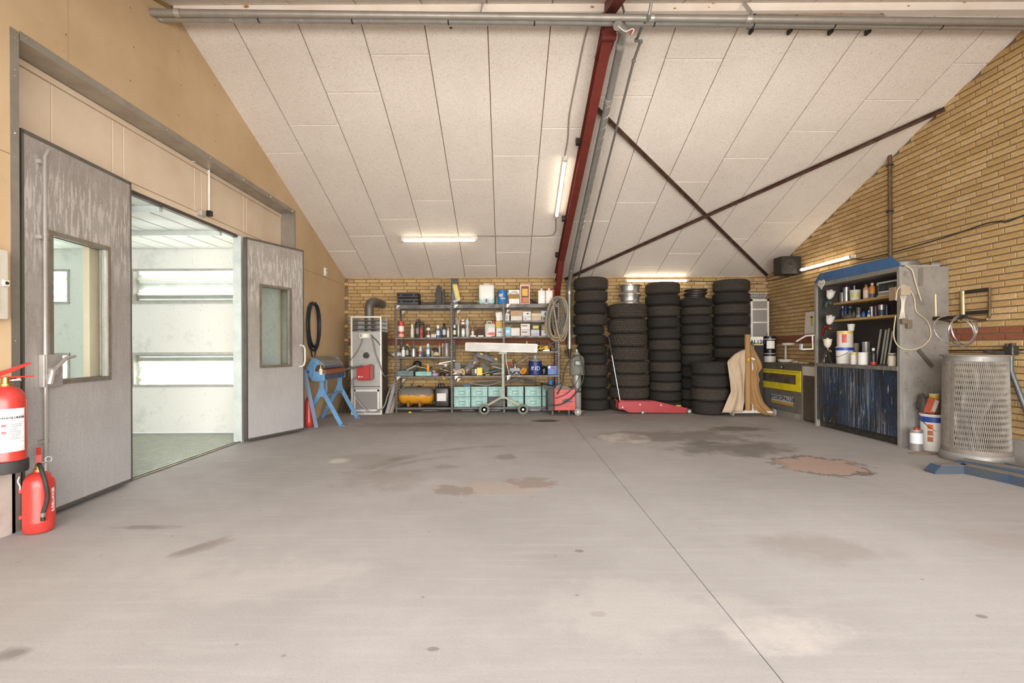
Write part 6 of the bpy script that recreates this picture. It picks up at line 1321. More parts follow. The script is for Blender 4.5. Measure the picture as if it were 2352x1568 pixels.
# ------------------------------------------------------------------ welder with gas bottle
YW = 8.28
wd = thing('welding_machine', 'red welding machine with gas bottle and hanging mask', 'welder', (sx(1300, YW), YW+.25, 0))
a, b = Q(1273, 893.5, YW), Q(1322, 938, YW); RW_ = mat('welder_red', 'b5322a', .4, 0, '93251f', .5, 8)
mb = MB(); mb.bx(a.x, b.x, YW, YW+.45, .085, .44, .006); mk('side_cover', mb, RW_, wd, smooth=0)
mb = MB(); mb.bx(a.x-.0, b.x+.0, YW-.002, YW+.0, .385, .392); mb.bx(a.x, b.x, YW-.002, YW, .15, .157); mk('cover_crease', mb, mat('welder_red_dark', '842019', .4), wd, smooth=0, kind='stuff')
mb = MB(); mb.bx(a.x-.11, a.x, YW+.01, YW+.44, .07, .46, .01); mk('control_front', mb, mat('welder_black', '2d2a27', .6, 0, '5a5148', .6, 12), wd)
mb = MB(); mb.prism([(a.x-.11, YW+.02, .40), (a.x-.2, YW+.02, .5), (a.x-.19, YW+.02, .52), (a.x+.0, YW+.02, .48), (a.x, YW+.02, .44)], (0, .4, 0)); mk('hood_flap', mb, mat('welder_black', '2d2a27'), wd, smooth=0)
mb = MB(); mb.bx(a.x, b.x, YW+.005, YW+.445, .44, .455); mk('top_cover', mb, mat('dust_grey', '79706a', .85), wd, smooth=0)
mb = MB(); mb.prism([(a.x+.02, YW+.05, .455), (a.x+.28, YW+.05, .455), (a.x+.22, YW+.05, .49), (a.x+.1, YW+.05, .52), (a.x+.05, YW+.05, .5)], (0, .3, 0)); mk('dusty_glove', mb, mat('dust_grey', '79706a'), wd, smooth=0)
mb = MB()
x_ = a.x+.13
mb.prism([(x_, YW-.001, .24), (x_+.02, YW-.001, .27), (x_+.05, YW-.001, .265), (x_+.06, YW-.001, .29), (x_+.1, YW-.001, .285), (x_+.1, YW-.001, .25), (x_+.17, YW-.001, .25), (x_+.17, YW-.001, .222), (x_+.09, YW-.001, .222), (x_+.08, YW-.001, .24), (x_+.05, YW-.001, .235), (x_+.04, YW-.001, .215), (x_+.01, YW-.001, .225)], (0, -.001, 0)); mb.bx(x_+.11, x_+.17, YW-.002, YW-.001, .266, .286); mk('animal_logo', mb, BLACK, wd, smooth=0, kind='stuff')
for xx in (a.x-.02, b.x-.1): mb = MB(); mb.bx(xx-.015, xx+.015, YW+.1, YW+.14, 0, .09); mk('foot', mb, STEELDK, wd, smooth=0)
cw = Vector((Q(1327, 938, YW).x, YW+.06, .062)); 
for yy in (YW-.01, YW+.43):
    mb = MB(); mb.lathe([(.035, -.02), (.058, -.02), (.062, -.012), (.062, .012), (.058, .02), (.035, .02)], (cw.x, yy, cw.z), 22, Matrix.Rotation(PI/2, 4, 'X')); wh = mk('wheel', mb, mat('wheel_dust', '8a857e', .7), wd)
    mb = MB(); mb.cyl((cw.x, yy-.016, cw.z), (cw.x, yy+.016, cw.z), .036, 16); mb.cyl((cw.x, yy-.022, cw.z), (cw.x, yy-.015, cw.z), .014, 10); mk('hub', mb, GALV, wh)
gb = Vector((Q(1325, 900, YW+.25).x, YW+.25, .07)); r_ = .075
mb = MB(); mb.lathe([(r_*.9, 0), (r_, .015), (r_, .88), (r_*.85, .94), (r_*.45, .99), (r_*.3, 1.0), (r_*.3, 1.04)], gb, 26); mk('gas_bottle', mb, mat('bottle_grey', '9b9a97', .35, .35, '7d7b78', .5, 6), wd)
mb = MB(); mb.bx(gb.x-.11, gb.x+.1, YW+.1, YW+.45, .055, .07); mk('bottle_platform', mb, STEELDK, wd, smooth=0)
mb = MB(); mb.lathe([(r_*1.04, .3), (r_*1.04, .325)], gb, 20, caps=False); mk('bottle_strap', mb, STEELDK, wd)
# welding mask hung on the bottle
mk_ = thing('welding_mask', 'grey welding mask hung over the gas bottle', 'welding mask', (gb.x, YW+.2, .64))
def shell(u, v):
    a_ = (u-.5)*PI*.95; zz = .67+v*.35; rr = .125*(1-.0*v); top = max(0, v-.75)/.25; rr *= math.sqrt(max(0, 1-top*top*.92)); return (gb.x-.005+rr*math.sin(a_), YW+.2-rr*.85*math.cos(a_), zz)
mb = MB(); mb.grid(shell, 14, 12); mk('mask_shell', mb, mat('mask_grey', '666761', .7, 0, '82796b', .6, 9), mk_, thick=.006, smooth=.9)
mb = MB(); mb.bx(gb.x-.06, gb.x+.06, YW+.07, YW+.1, .83, .93, .004); mk('filter_frame', mb, mat('mask_frame', '57574f', .6), mk_, smooth=0)
mb = MB(); mb.bx(gb.x-.045, gb.x+.045, YW+.066, YW+.07, .855, .905); mk('filter_glass', mb, mat('filter_green', '3b4238', .2), mk_, smooth=0)
for s_, pts in ((0, [(1322, 815), (1306, 830), (1296, 855), (1290, 885), (1280, 905)]), (1, [(1332, 818), (1341, 850), (1336, 880), (1318, 908), (1290, 928), (1262, 930)]), (2, [(1311, 872), (1322, 890), (1333, 899)]), (3, [(1334, 855), (1320, 885), (1300, 905), (1275, 915)])):
    mb = MB(); mb.tube(smooth_path([Q(x, y, YW-.04) for x, y in pts], 6), .011 if s_ < 2 else .006, 7); mk(('torch_hose', 'torch_hose', 'gas_line', 'gas_line')[s_], mb, RUBBER, wd)
# ------------------------------------------------------------------ tyres
RUB = mat('tyre_rubber', '191715', .8, 0, '453b2f', .8, 14, .45, .7, bump=.6, bscale=45, stretch=(1, 1, 3))
RUB2 = mat('tyre_rubber_dusty', '201d1a', .82, 0, '5a4f40', .8, 12, .42, .68, bump=.6, bscale=45, stretch=(1, 1, 3))
def tyre_mesh(name, m, grooves, lug, n=84):
    mb = MB(); pr = [(.60, .10), (.66, .03), (.74, .0), (.84, .02), (.92, .07), (.965, .14)]
    zs = [.16]; k = grooves
    tread = []
    for i in range(k+1):
        a = .17+.66*i/(k+1); b = .17+.66*(i+1)/(k+1); tread += [(1.0, a+.006), (1.0, b-.02)]
        if i < k: tread += [(.972, b-.014), (.972, b)]
    pr = pr+[(.985, .165)]+tread+[(.985, .835), (.965, .86), (.92, .93), (.84, .98), (.74, 1.0), (.66, .97), (.60, .90)]
    rings = []
    for r, z_ in pr:
        ring = []
        for q in range(n):
            a = 2*PI*q/n; rr = r
            if lug and r > .95 and .12 < z_ < .88:
                ph = (q*lug/n*1.0+abs(z_-.5)*3.0*(1 if lug < 60 else 0)) % 1.0
                if ph < .28: rr = r-.03
            ring.append(Vector((rr*math.cos(a), rr*math.sin(a), z_)))
        rings.append(mb._v(ring))
    for A, B in zip(rings, rings[1:]):
        for q in range(n): mb.face((A[q], A[(q+1) % n], B[(q+1) % n], B[q]))
    A, B = rings[-1], rings[0]
    for q in range(n): mb.face((A[q], A[(q+1) % n], B[(q+1) % n], B[q]))
    me = mb.done(name, .5); me.materials.append(m); return me
TY = [tyre_mesh('tyre', RUB2, 4, 0, 48), tyre_mesh('tyre', RUB2, 3, 36, 144), tyre_mesh('tyre', RUB, 3, 42, 126), tyre_mesh('tyre', RUB, 5, 0, 48)]
CNT = ['bottom', 'second', 'third', 'fourth', 'fifth', 'sixth', 'seventh', 'eighth', 'ninth', 'tenth', 'eleventh', 'twelfth', 'thirteenth']
def zpx(y, d, px=1500): return max(0.0, P(px, y, d).z)
def stack(nm, d, tyres, style):
    """tyres from the top: (px0, px1, ytop); last entry only carries the bottom"""
    n = len(tyres)-1
    for i in range(n):
        x0, x1, yt = tyres[i]; yb = tyres[i+1][2]; zt_ = zpx(yt, d, x0); zb_ = zpx(yb, d, x0) if i < n-1 else 0.0
        c = Vector(((sx(x0, d)+sx(x1, d))/2, d, zb_)); r = (sx(x1, d)-sx(x0, d))/2*.985
        o = bpy.data.objects.new('tyre', TY[style[i % len(style)]]); COL.objects.link(o); o.location = c; o.scale = (r, r, (zt_-zb_)*.995); o.rotation_euler = (0, 0, random.random()*6)
        k = n-1-i; lab = ('top' if i == 0 else CNT[k])+(' tyre' if k == 0 or i == 0 else ' tyre up')+' in '+nm
        o['label'] = lab; o['category'] = 'tyre'; o['group'] = 'black tyres stacked along the back wall'; reg(o, Matrix.Translation(c))
stack('the leftmost stack, behind the gas bottle', 9.1, [(1318, 1397, 639), (1319, 1396, 668), (1318, 1396, 694.5), (1317, 1396, 722), (1317, 1388, 748.5), (1321, 1393, 769), (1325, 1394, 792), (1330, 1395, 812.5), (1330, 1396, 835.5), (1329, 1397, 863), (1330, 1397, 889.5), (1331, 1399, 915), (0, 0, 943)], [0, 0, 3, 0, 2, 2, 2, 3, 0, 3, 3, 3])
stack('the wide second stack, under the bright rims', 9.06, [(1396, 1486, 699), (1396, 1485, 732), (1397, 1486, 766), (1397, 1488, 796), (1398, 1488.5, 828), (1399, 1490.5, 857), (1398, 1489.5, 886.5), (1399, 1488, 914), (0, 0, 943)], [1])
stack('the tall third stack, right of the bright rims', 9.1, [(1483, 1561, 650), (1483, 1561, 677.5), (1485, 1561, 703), (1486, 1560, 728.5), (1487, 1561, 754), (1488, 1561, 779.5), (1489, 1562, 804.5), (1489, 1562.5, 829.5), (1490, 1564, 854.5), (1490, 1563, 875), (1489, 1564, 897), (1490, 1564, 919), (0, 0, 943)], [0, 3, 0, 3, 2, 0, 3])
stack('the fourth stack, under the dark rims', 9.1, [(1562, 1635, 686), (1563, 1635, 705.5), (1562, 1634.5, 725), (1563, 1634, 745.5), (1563, 1634.5, 768.5), (1563, 1634, 791.5), (1563, 1634.5, 814), (1563, 1634.5, 840), (1563, 1634.5, 866), (1563, 1634.5, 892), (1563, 1634.5, 917), (0, 0, 943)], [3, 0, 2, 3])
stack('the rightmost stack, beside the white cabinet', 9.1, [(1640, 1720, 644), (1639, 1720, 672.5), (1639, 1720, 698.5), (1639, 1720, 724), (1638, 1720, 749), (1639, 1720, 773), (1639, 1719, 798.5), (1640, 1720, 823), (1640, 1720, 848), (1640, 1720, 873), (1640, 1720, 898), (1640, 1720, 921), (0, 0, 943)], [0, 3, 0, 2])
stack('the low front stack, behind the jack tip', 8.45, [(1588, 1671.5, 830), (1588, 1671, 859), (1588, 1671, 889), (1589, 1671.5, 918.5), (0, 0, 949)], [3, 3, 0, 3])
# rims on two of the stacks
def rim(c, r, h, m, label, spokes=False):
    t = thing('wheel_rim', label, 'wheel rim', c, random.random()*3, 'wheel rims on the tyre stacks')
    mb = MB(); mb.lathe([(r*.86, 0), (r*1.0, .004), (r*1.0, .014), (r*.9, .03), (r*.85, .05), (r*.83, h*.5), (r*.88, h-.05), (r*.9, h-.03), (r*1.0, h-.014), (r*1.0, h-.004), (r*.88, h), (r*.82, h-.03), (r*.79, h*.5), (r*.8, .03)], (0, 0, 0), 36); mk('barrel', mb, m, t, world=False)
    mb = MB(); mb.lathe([(r*.8, h*.62), (r*.5, h*.7), (r*.22, h*.66), (r*.1, h*.66)], (0, 0, 0), 30, caps=False); mk('disc', mb, m, t, world=False, thick=.004)
    mb = MB(); mb.lathe([(r*.13, h*.66), (r*.13, h*.74), (r*.1, h*.75)], (0, 0, 0), 14); mk('hub_cap', mb, m, t, world=False)
RIMS = mat('rim_silver', 'c9c6c0', .3, .85, '9a968f', .5, 9); RIMD = mat('rim_dark', '3e3833', .45, .5, '57504a', .6, 9)
zt_ = P(1441, 699, 9.06).z; c = (sx(1447, 9.06), 9.06, zt_)
rim(c, .2, .165, RIMS, 'lower silver wheel rim on the wide tyre stack'); rim((c[0], c[1], zt_+.166), .205, .19, RIMS, 'upper silver wheel rim on the wide tyre stack')
zt_ = P(1599, 686, 9.1).z; c = (sx(1596, 9.1), 9.1, zt_)
rim(c, .2, .085, RIMD, 'lower dark wheel rim on the fourth tyre stack'); rim((c[0]+.02, c[1], zt_+.086), .205, .085, RIMD, 'upper dark wheel rim on the fourth tyre stack')
# ------------------------------------------------------------------ red trolley jack
YJ = 8.42
tj = thing('trolley_jack', 'long red trolley jack lying in front of the tyre stacks', 'jack', (sx(1500, YJ), YJ+.12, 0))
JR = mat('jack_red', '98262a', .4, .1, '8b1d22', .6, 9)
prof = [(1420, 925), (1424, 920), (1506, 920), (1512, 921), (1550, 930), (1578, 935), (1580, 941), (1576, 946), (1445, 945), (1430, 938), (1420, 937)]
for yy in (YJ, YJ+.20):
    mb = MB(); mb.prism([(sx(x, YJ), yy, max(.008, P(x, y+2, YJ).z)) for x, y in prof], (0, .012, 0)); sp = mk('side_plate', mb, JR, tj, smooth=0)
    if yy == YJ:
        for (x, y, r) in ((1470, 929, .012), (1430, 935, .012), (1508, 925, .015), (1518, 930, .012)): mb = MB(); p_ = P(x, y, YJ); mb.cyl((p_.x, YJ, p_.z), (p_.x, YJ-.008, p_.z), r, 12); mk('bolt', mb, GALV if r < .015 else JR, sp)
mb = MB(); mb.bx(sx(1424, YJ), sx(1470, YJ), YJ+.012, YJ+.2, .08, .14); mk('cross_plate', mb, JR, tj, smooth=0)
mb = MB(); mb.bar((sx(1465, YJ), YJ+.1, .15), (sx(1560, YJ), YJ+.1, .1), .06, .05); mk('lift_arm', mb, JR, tj, smooth=0)
mb = MB(); mb.lathe([(.04, 0), (.055, .02), (.05, .025)], (sx(1562, YJ), YJ+.1, .115), 14); mk('saddle', mb, PM('d1bd45', .6), tj)
for px, r, yy in ((1582, .045, YJ+.02), (1582, .045, YJ+.18), (1475, .032, YJ+.02), (1475, .032, YJ+.18)):
    mb = MB(); mb.lathe([(r*.5, -.016), (r*.95, -.016), (r, -.01), (r, .01), (r*.95, .016), (r*.5, .016)], (sx(px, YJ), yy-.02, r), 18, Matrix.Rotation(PI/2, 4, 'X')); wh = mk('wheel', mb, mat('jack_wheel', '55524e', .5, .4), tj)
    mb = MB(); mb.cyl((sx(px, YJ), yy-.04, r), (sx(px, YJ), yy, r), r*.5, 12); mk('hub', mb, GALV, wh)
h0, h1 = Vector((sx(1428, YJ), YJ+.1, .16)), Vector((sx(1404, YJ), YJ+.22, P(1404, 772, YJ).z)); hm = h0.lerp(h1, .72)
mb = MB(); mb.cyl(h0, hm, .016, 12); mk('handle_tube', mb, mat('handle_chrome', '8b8a88', .25, .9), tj)
mb = MB(); mb.cyl(hm, h1, .013, 12); mk('handle_grip', mb, BLACK, tj)
mb = MB(); mb.tube([(sx(1428, YJ), YJ+.06, .15), (sx(1420, YJ), YJ+.05, .2), (sx(1413, YJ), YJ+.05, .26)], [.014, .011, .008], 8); mk('pedal', mb, JR, tj)
mb = MB(); mb.bx(sx(1424, YJ), sx(1436, YJ), YJ+.06, YJ+.15, .14, .23); mk('handle_socket', mb, JR, tj, smooth=0)
# ------------------------------------------------------------------ masking paper on a wheeled stand
YP = 8.1
ps = thing('paper_stand', 'white wheeled stand holding a brown masking paper roll', 'paper stand', (sx(1727, YP), YP, 0))
SW = mat('stand_white', 'cfcac2', .5, .2, 'a8a299', .6, 9)
zB = .055
mb = MB(); mb.bx(sx(1686, YP), sx(1772, YP), YP-.02, YP+.02, zB, zB+.03); mk('base_bar', mb, SW, ps, smooth=0)
mb = MB(); x_ = sx(1728, YP); mb.bx(x_-.016, x_+.016, YP-.016, YP+.016, zB+.03, P(1727, 797, YP).z); mk('post', mb, SW, ps, smooth=0)
mb = MB(); mb.bx(x_-.016, x_+.016, YP-.018, YP+.016, P(1727, 797, YP).z, P(1727, 785, YP).z); mk('post_cap', mb, PM('3f5a44'), ps, smooth=0)
mb = MB(); mb.bx(x_-.025, x_+.025, YP-.025, YP+.025, .5, .53); mk('clamp_collar', mb, STEELDK, ps, smooth=0)
for px in (1681, 1777):
    mb = MB(); c = Vector((sx(px, YP), YP, .062)); mb.lathe([(.03, -.018), (.055, -.018), (.062, -.01), (.062, .01), (.055, .018), (.03, .018)], c, 20, Matrix.Rotation(PI/2, 4, 'Y')); wh = mk('wheel', mb, mat('wheel_dust', '8a857e'), ps)
    mb = MB(); mb.cyl(c+Vector((-.022, 0, 0)), c+Vector((.022, 0, 0)), .026, 12); mk('hub', mb, SW, wh)
mb = MB(); mb.bx(sx(1705, YP), sx(1735, YP), YP-.05, YP+.05, zB+.03, zB+.045); mk('roll_plate', mb, SW, ps, smooth=0)
pr = thing('paper_roll', 'brown cardboard roll of masking paper standing on the stand', 'paper roll', (sx(1717, YP-.03), YP-.03, .1))
xr = sx(1717, YP-.03); KR = mat('kraft_paper', '9a774b', .85, 0, '84643d', .5, 3)
mb = MB(); zt_ = P(1717, 768, YP-.03).z; mb.lathe([(.02, .1), (.045, .1), (.045, zt_), (.02, zt_), (.02, zt_-.02)], (xr, YP-.03, 0), 22); mk('roll', mb, KR, pr)
def bsheet(rows, dY, amp, m, name):
    """rows: (xl, xr, y) from the top in the photo"""
    def fn(u, v):
        k = v*(len(rows)-1); i = min(int(k), len(rows)-2); f_ = k-i
        xl = rows[i][0]*(1-f_)+rows[i+1][0]*f_; xr_ = rows[i][1]*(1-f_)+rows[i+1][1]*f_; y = rows[i][2]*(1-f_)+rows[i+1][2]*f_
        q = P(xl+(xr_-xl)*u, y, YP+dY); q.z = max(q.z, .006); q.y += amp*math.sin(u*6+v*3)*(.4+v)+amp*.6*math.sin(u*13-v*7); return q
    mb = MB(); mb.grid(fn, 18, 26); mk(name, mb, m, pr, thick=.0015, smooth=1.2)
bsheet([(1706, 1712, 803), (1687, 1712, 813), (1670, 1712, 830), (1673, 1712, 847), (1676, 1712, 864), (1679, 1712, 881), (1680.5, 1712, 900), (1670, 1712, 921), (1658, 1706, 947)], -.06, .02, mat('masking_paper', 'b39e85', .8, 0, '9c876c', .5, 4), 'pale_sheet')
bsheet([(1722, 1726, 791), (1722, 1740, 816), (1722, 1748, 832), (1723, 1751, 845), (1723, 1741, 857), (1723, 1746, 872), (1723, 1744, 882), (1724, 1749, 905), (1725, 1757, 925), (1732, 1772, 941), (1765, 1784, 956)], -.03, .018, mat('brown_sheet', '957147', .85, 0, '80603b', .5, 4), 'brown_sheet')
mb = MB(); mb.lathe([(.02, 0), (.036, 0), (.036, .02), (.02, .02), (.02, 0)], (sx(1716, YP-.1), YP-.1, P(1716, 826, YP-.1).z), 18, Matrix.Rotation(PI/2, 4, 'Y'), caps=False); mk('masking_tape', mb, PM('d9a82c'), None, 'yellow tape roll hung on the paper roll', 'tape')
mb = MB(); c = P(1729, 824, YP-.06); mb.box(c, (.06, .02, .03), Matrix.Rotation(.5, 4, 'Y')); mk('cutter_block', mb, PM('d3ccc0'), None, 'small pale block stuck to the stand post', 'block', smooth=0)
# ------------------------------------------------------------------ white glazed cabinet in the corner
YC = 9.02
cb = thing('glazed_cabinet', 'white glazed cabinet standing behind the rightmost tyres', 'cabinet', (sx(1703, YC), YC+.2, 0))
xa, xb = sx(1725, YC), sx(1767, YC); zt_ = P(1745, 687, YC).z; WC = mat('cabinet_white', 'd9d3c9', .5)
mb = MB(); mb.bx(xa, xb, YC+.39, YC+.4, 0, zt_); mb.bx(xa, xa+.02, YC+.02, YC+.4, 0, zt_); mb.bx(xb-.02, xb, YC+.02, YC+.4, 0, zt_); mb.bx(xa, xb, YC+.02, YC+.4, zt_-.02, zt_); mk('carcass', mb, mat('cabinet_inside', '8b847c', .6), cb, smooth=0)
for x0, x1 in ((xa, xb),):
    mb = MB(); f_ = .035; mb.bx(x0, x0+f_, YC, YC+.02, .7, zt_); mb.bx(x1-f_, x1, YC, YC+.02, .7, zt_); mb.bx(x0, x1, YC, YC+.02, zt_-f_, zt_); mb.bx(x0, x1, YC, YC+.02, .7, .74); dd = mk('glass_door', mb, WC, cb, smooth=0)
    mb = MB(); mb.bx(x0+f_, x1-f_, YC+.008, YC+.011, .74, zt_-f_); mk('pane', mb, mat('dusty_pane', '8f8a84', .15, 0, '7e7973', .5, 2), dd, smooth=0)
    mb = MB(); mb.cyl((x1-.05, YC-.02, 1.28), (x1-.05, YC-.02, 1.4), .005, 6); mk('door_pull', mb, STEELDK, dd)
for z_ in (1.83, 1.59): mb = MB(); mb.bx(xa+.02, xb-.02, YC-.003, YC+.006, z_-.012, z_+.012); mk('shelf_line', mb, WC, cb, smooth=0)
mb = MB(); mb.bx(xa, xb, YC+.001, YC+.02, 0, .7); mk('lower_front', mb, mat('cabinet_low', '4b4742', .6), cb, smooth=0)
for k_ in range(4):
    zz = zt_+k_*.032+.001; d_ = .022*k_; xm = sx(1746, YC)
    t = thing('plastic_tray', ('bottom', 'second', 'third', 'top')[k_]+' white slotted tray in the pile on the cabinet', 'tray', (xm, YC+.22, zz), 0, 'white trays piled on the cabinet')
    mb = MB(); w_ = .26+d_*1.6; mb.bx(-w_/2, w_/2, -.15, .15, 0, .006); mb.bx(-w_/2, w_/2, -.15, -.145, 0, .026); mb.bx(-w_/2, w_/2, .145, .15, 0, .026); mb.bx(-w_/2, -w_/2+.005, -.15, .15, 0, .026); mb.bx(w_/2-.005, w_/2, -.15, .15, 0, .026); mk('tray_shell', mb, mat('tray_white', 'cfcabf', .5), t, world=False, smooth=0)
    mb = MB()
    for q in range(7): mb.bx(-w_/2+.03+q*(w_-.06)/7, -w_/2+.03+q*(w_-.06)/7+.022, -.152, -.15, .007, .019)
    mk('slots', mb, PM('6f6a62'), t, world=False, smooth=0, kind='stuff')
# washer seen behind, only its sign board shows
Y2 = 8.72; t = thing('sign_board', 'white and yellow board lettered AL120 behind the paper roll', 'sign', (sx(1740, Y2), Y2, 0))
mb = MB(); mb.bx(sx(1723, Y2), sx(1753, Y2), Y2, Y2+.04, P(0, 796, Y2).z-.03, P(0, 778, Y2).z-.02); mk('board', mb, PM('e3dfd6'), t, smooth=0)
mb = MB(); mb.bx(sx(1723, Y2), sx(1753, Y2), Y2-.002, Y2, P(0, 796, Y2).z-.02, P(0, 796, Y2).z+.02); mk('yellow_stripe', mb, PM('d3b32e'), t, smooth=0)
text('AL120', .1, frame((sx(1740, Y2), Y2-.003, P(1743, 783, Y2).z-.02), (1, 0, 0), (0, 0, 1)), PM('24406b'), t, bold=.003)
mb = MB(); mb.bx(sx(1723, Y2), sx(1753, Y2), Y2+.005, Y2+.04, 0, P(0, 797, Y2).z-.03); mk('stand_panel', mb, mat('panel_dark', '2f2b27', .6), t, smooth=0)
# ------------------------------------------------------------------ parts washer along the right wall
XH = 4.60; HY0, HY1 = 7.13, 8.86; HZ = .865
def on_x(px, x): return x*FPX/(px-CX)
pw = thing('parts_washer', 'steel parts washer with a yellow window hatch, lettered HYDROPAL120', 'parts washer', (XH+.2, (HY0+HY1)/2, 0))
ST = mat('washer_steel', '7b7469', .45, .5, '5f584e', .7, 6); STL = mat('washer_front', '8f8a82', .42, .5, '6f685e', .7, 7)
ys = 7.63
mb = MB(); mb.bx(XH+.012, XR-.03, HY0, HY1, .05, HZ-.02); mk('body', mb, ST, pw, smooth=0)
mb = MB(); mb.bx(XH-.004, XR-.02, HY0, HY1+.01, HZ-.02, HZ); mk('work_top', mb, ST, pw, smooth=0)
mb = MB(); mb.bx(XH, XH+.012, ys, HY1, HZ-.1, HZ-.022); cp = mk('control_strip', mb, ST, pw, smooth=0)
mb = MB(); mb.cyl((XH, 8.12, HZ-.062), (XH-.014, 8.12, HZ-.062), .02, 12); mk('switch_knob', mb, BLACK, cp)
mb = MB(); mb.cyl((XH, 8.18, HZ-.062), (XH-.008, 8.18, HZ-.062), .014, 12); mk('pilot_light', mb, PM('c9c3b6'), cp)
YEL = mat('hatch_yellow', 'd9c51f', .5, 0, 'b79f22', .6, 9)
z0, z1 = .43, HZ-.105; y0, y1 = ys+.02, HY1-.01
mb = MB(); mb.bx(XH-.012, XH+.01, y0, y1, z1-.07, z1); mb.bx(XH-.012, XH+.01, y0, y1, z0, z0+.11); mb.bx(XH-.012, XH+.01, y0, y0+.12, z0+.11, z1-.07); mb.bx(XH-.012, XH+.01, y1-.08, y1, z0+.11, z1-.07); ha = mk('hatch', mb, YEL, pw, smooth=0)
mb = MB(); mb.bx(XH-.004, XH+.004, y0+.11, y1-.07, z0+.10, z1-.06); mk('hatch_window', mb, mat('grimy_window', '4a423a', .25, 0, '7a6a5a', .7, 5), ha, smooth=0)
mb = MB(); mb.bx(XH-.016, XH-.01, y0, y1, z1-.03, z1-.024); mk('hatch_lip', mb, mat('lip_steel', '9d978d', .4, .6), ha, smooth=0)
mb = MB(); mb.bx(XH, XH+.012, ys, HY1, .09, .40); fp = mk('lower_front', mb, STL, pw, smooth=0)
mb = MB(); mb.bx(XH-.01, XH+.012, ys, HY1, .402, .422); mk('rail', mb, mat('lip_steel', '9d978d'), pw, smooth=0)
mb = MB(); mb.bx(XH+.0, XH+.014, ys, HY1, .0, .085); mk('plinth', mb, GALV, pw, smooth=0)
mb = MB(); mb.bx(XH+.003, XH+.014, HY0, ys-.025, .02, .70); mk('service_panel', mb, mat('panel_brown', '5a5249', .45, .4, '463f38', .6, 5), pw, smooth=0)
mb = MB(); mb.bx(XH+.001, XH+.014, HY0, ys-.025, .70, HZ-.022); mk('taped_panel', mb, PM('b7aea2', .7), pw, smooth=0)
for y in (HY0, ys-.02, HY1-.012): mb = MB(); mb.bx(XH-.006, XH+.02, y, y+.02, 0, HZ-.02); mk('corner_profile', mb, mat('lip_steel', '9d978d'), pw, smooth=0)
Mt = frame((XH-.001, 8.18, .285), (0, -1, 0), (0, 0, 1))
text('HYDROPAL120', .095, Mt, PM('26344f'), fp, bold=.002, sx=1.12)
mb = MB(); mb.bx(XH-.0008, XH, 7.86, 8.5, .225, .332); mk('sign_ground', mb, mat('sign_faded', 'b9b8b2', .6, 0, '8f8a82', .7, 9), fp, smooth=0)
mb = MB(); mb.bx(XH-.0012, XH, 7.86, 8.5, .185, .228); mk('sign_stripe', mb, mat('sign_orange', 'b58a2c', .6, 0, '8f8a82', .8, 14), fp, smooth=0)
# things on the washer
def rightwall_x(px, x): return x
def cylR(px, y_top, zb, x, wpx): d = on_x(px, x); r = wpx/2*d/FPX; return Vector((x, d, zb)), r, P(px, y_top, d).z-zb
def bucketR(px, wpx, ytop, zb, x, name, label, cat, body, bands=(), metal=0, lid=None, taper=.0, group=None):
    c, r, h_ = cylR(px, ytop, zb, x, wpx); r *= .95; t = thing(name, label, cat, c, 0, group)
    m = PM(body, .4, metal)
    mb = MB(); mb.lathe([(r*(1-taper)*.97, 0), (r*(1-taper), .006), (r, h_-.012), (r*1.03, h_-.008), (r*1.03, h_), (r*.93, h_), (r*.92, h_-.006), (0, h_-.006)], c, 24); mk('body', mb, m, t)
    for (f0, f1, col) in bands: mb = MB(); k0, k1 = (1-taper)+taper*f0, (1-taper)+taper*f1; mb.lathe([(r*k0*1.008, h_*f0), (r*k1*1.008, h_*f1)], c, 24, caps=False); mk('label_band', mb, PM(col), t)
    if lid: mb = MB(); mb.lathe([(r*.4, h_), (r*.4, h_+.02), (r*.3, h_+.024)], c, 14); mk('cap', mb, PM(lid), t)
    return t, c, r, h_
xm = 4.75
t, c, r, h_ = bucketR(1768, 26, 803, HZ+.001, xm, 'paint_bucket', 'lower black paint bucket on the washer', 'bucket', '141312', ((.02, .5, 'c2bdb5'), (.66, .72, 'b5b2ac')))
t2, c2_, r, h2 = bucketR(1768, 26, 772, HZ+.003+h_, xm, 'paint_bucket', 'upper black paint bucket with a white label on the washer', 'bucket', '141312', ((.74, .82, 'b5b2ac'),))
mb = MB(); cylpatch(mb, c2_, r*1.012, c2_.z+h2*.08, c2_.z+h2*.66, -2.6, -1.15, 8); mk('white_label', mb, PAPER, t2)
bowl = Vector((4.82, on_x(1806, 4.82), HZ+.001)); t = thing('magnifier_lamp', 'white round lamp on a stalk standing in a dish', 'lamp', bowl)
mb = MB(); mb.lathe([(.09, 0), (.125, .02), (.13, .06), (.12, .06), (.11, .025), (0, .02)], bowl, 24); mk('dish', mb, mat('dirty_white', 'c9c0b1', .6, 0, 'a3988a', .6, 8), t)
mb = MB(); mb.cyl(bowl+Vector((0, .02, .02)), bowl+Vector((0, .02, .31)), .016, 10); mk('stalk', mb, mat('dirty_white', 'c9c0b1'), t)
mb = MB(); mb.lathe([(.075, 0), (.1, .0), (.105, .02), (.1, .04), (.075, .03), (.075, 0)], bowl+Vector((-.0, -.07, .30)), 24, caps=False); mb.lathe([(.0, .012), (.076, .012)], bowl+Vector((0, -.07, .30)), 24, caps=False); mk('ring_head', mb, mat('dirty_white', 'c9c0b1'), t)
for k_, px in enumerate((1828, 1842, 1852)): lump((4.78, on_x(px, 4.78), HZ+.001), (.05, .035, .03)[k_], PM('b5a58b', .9), 'cleaning_rag', ('large', 'medium', 'small')[k_]+' crumpled pale rag on the washer top', 'rag', 80+k_, (1.2, 1.4, .55))
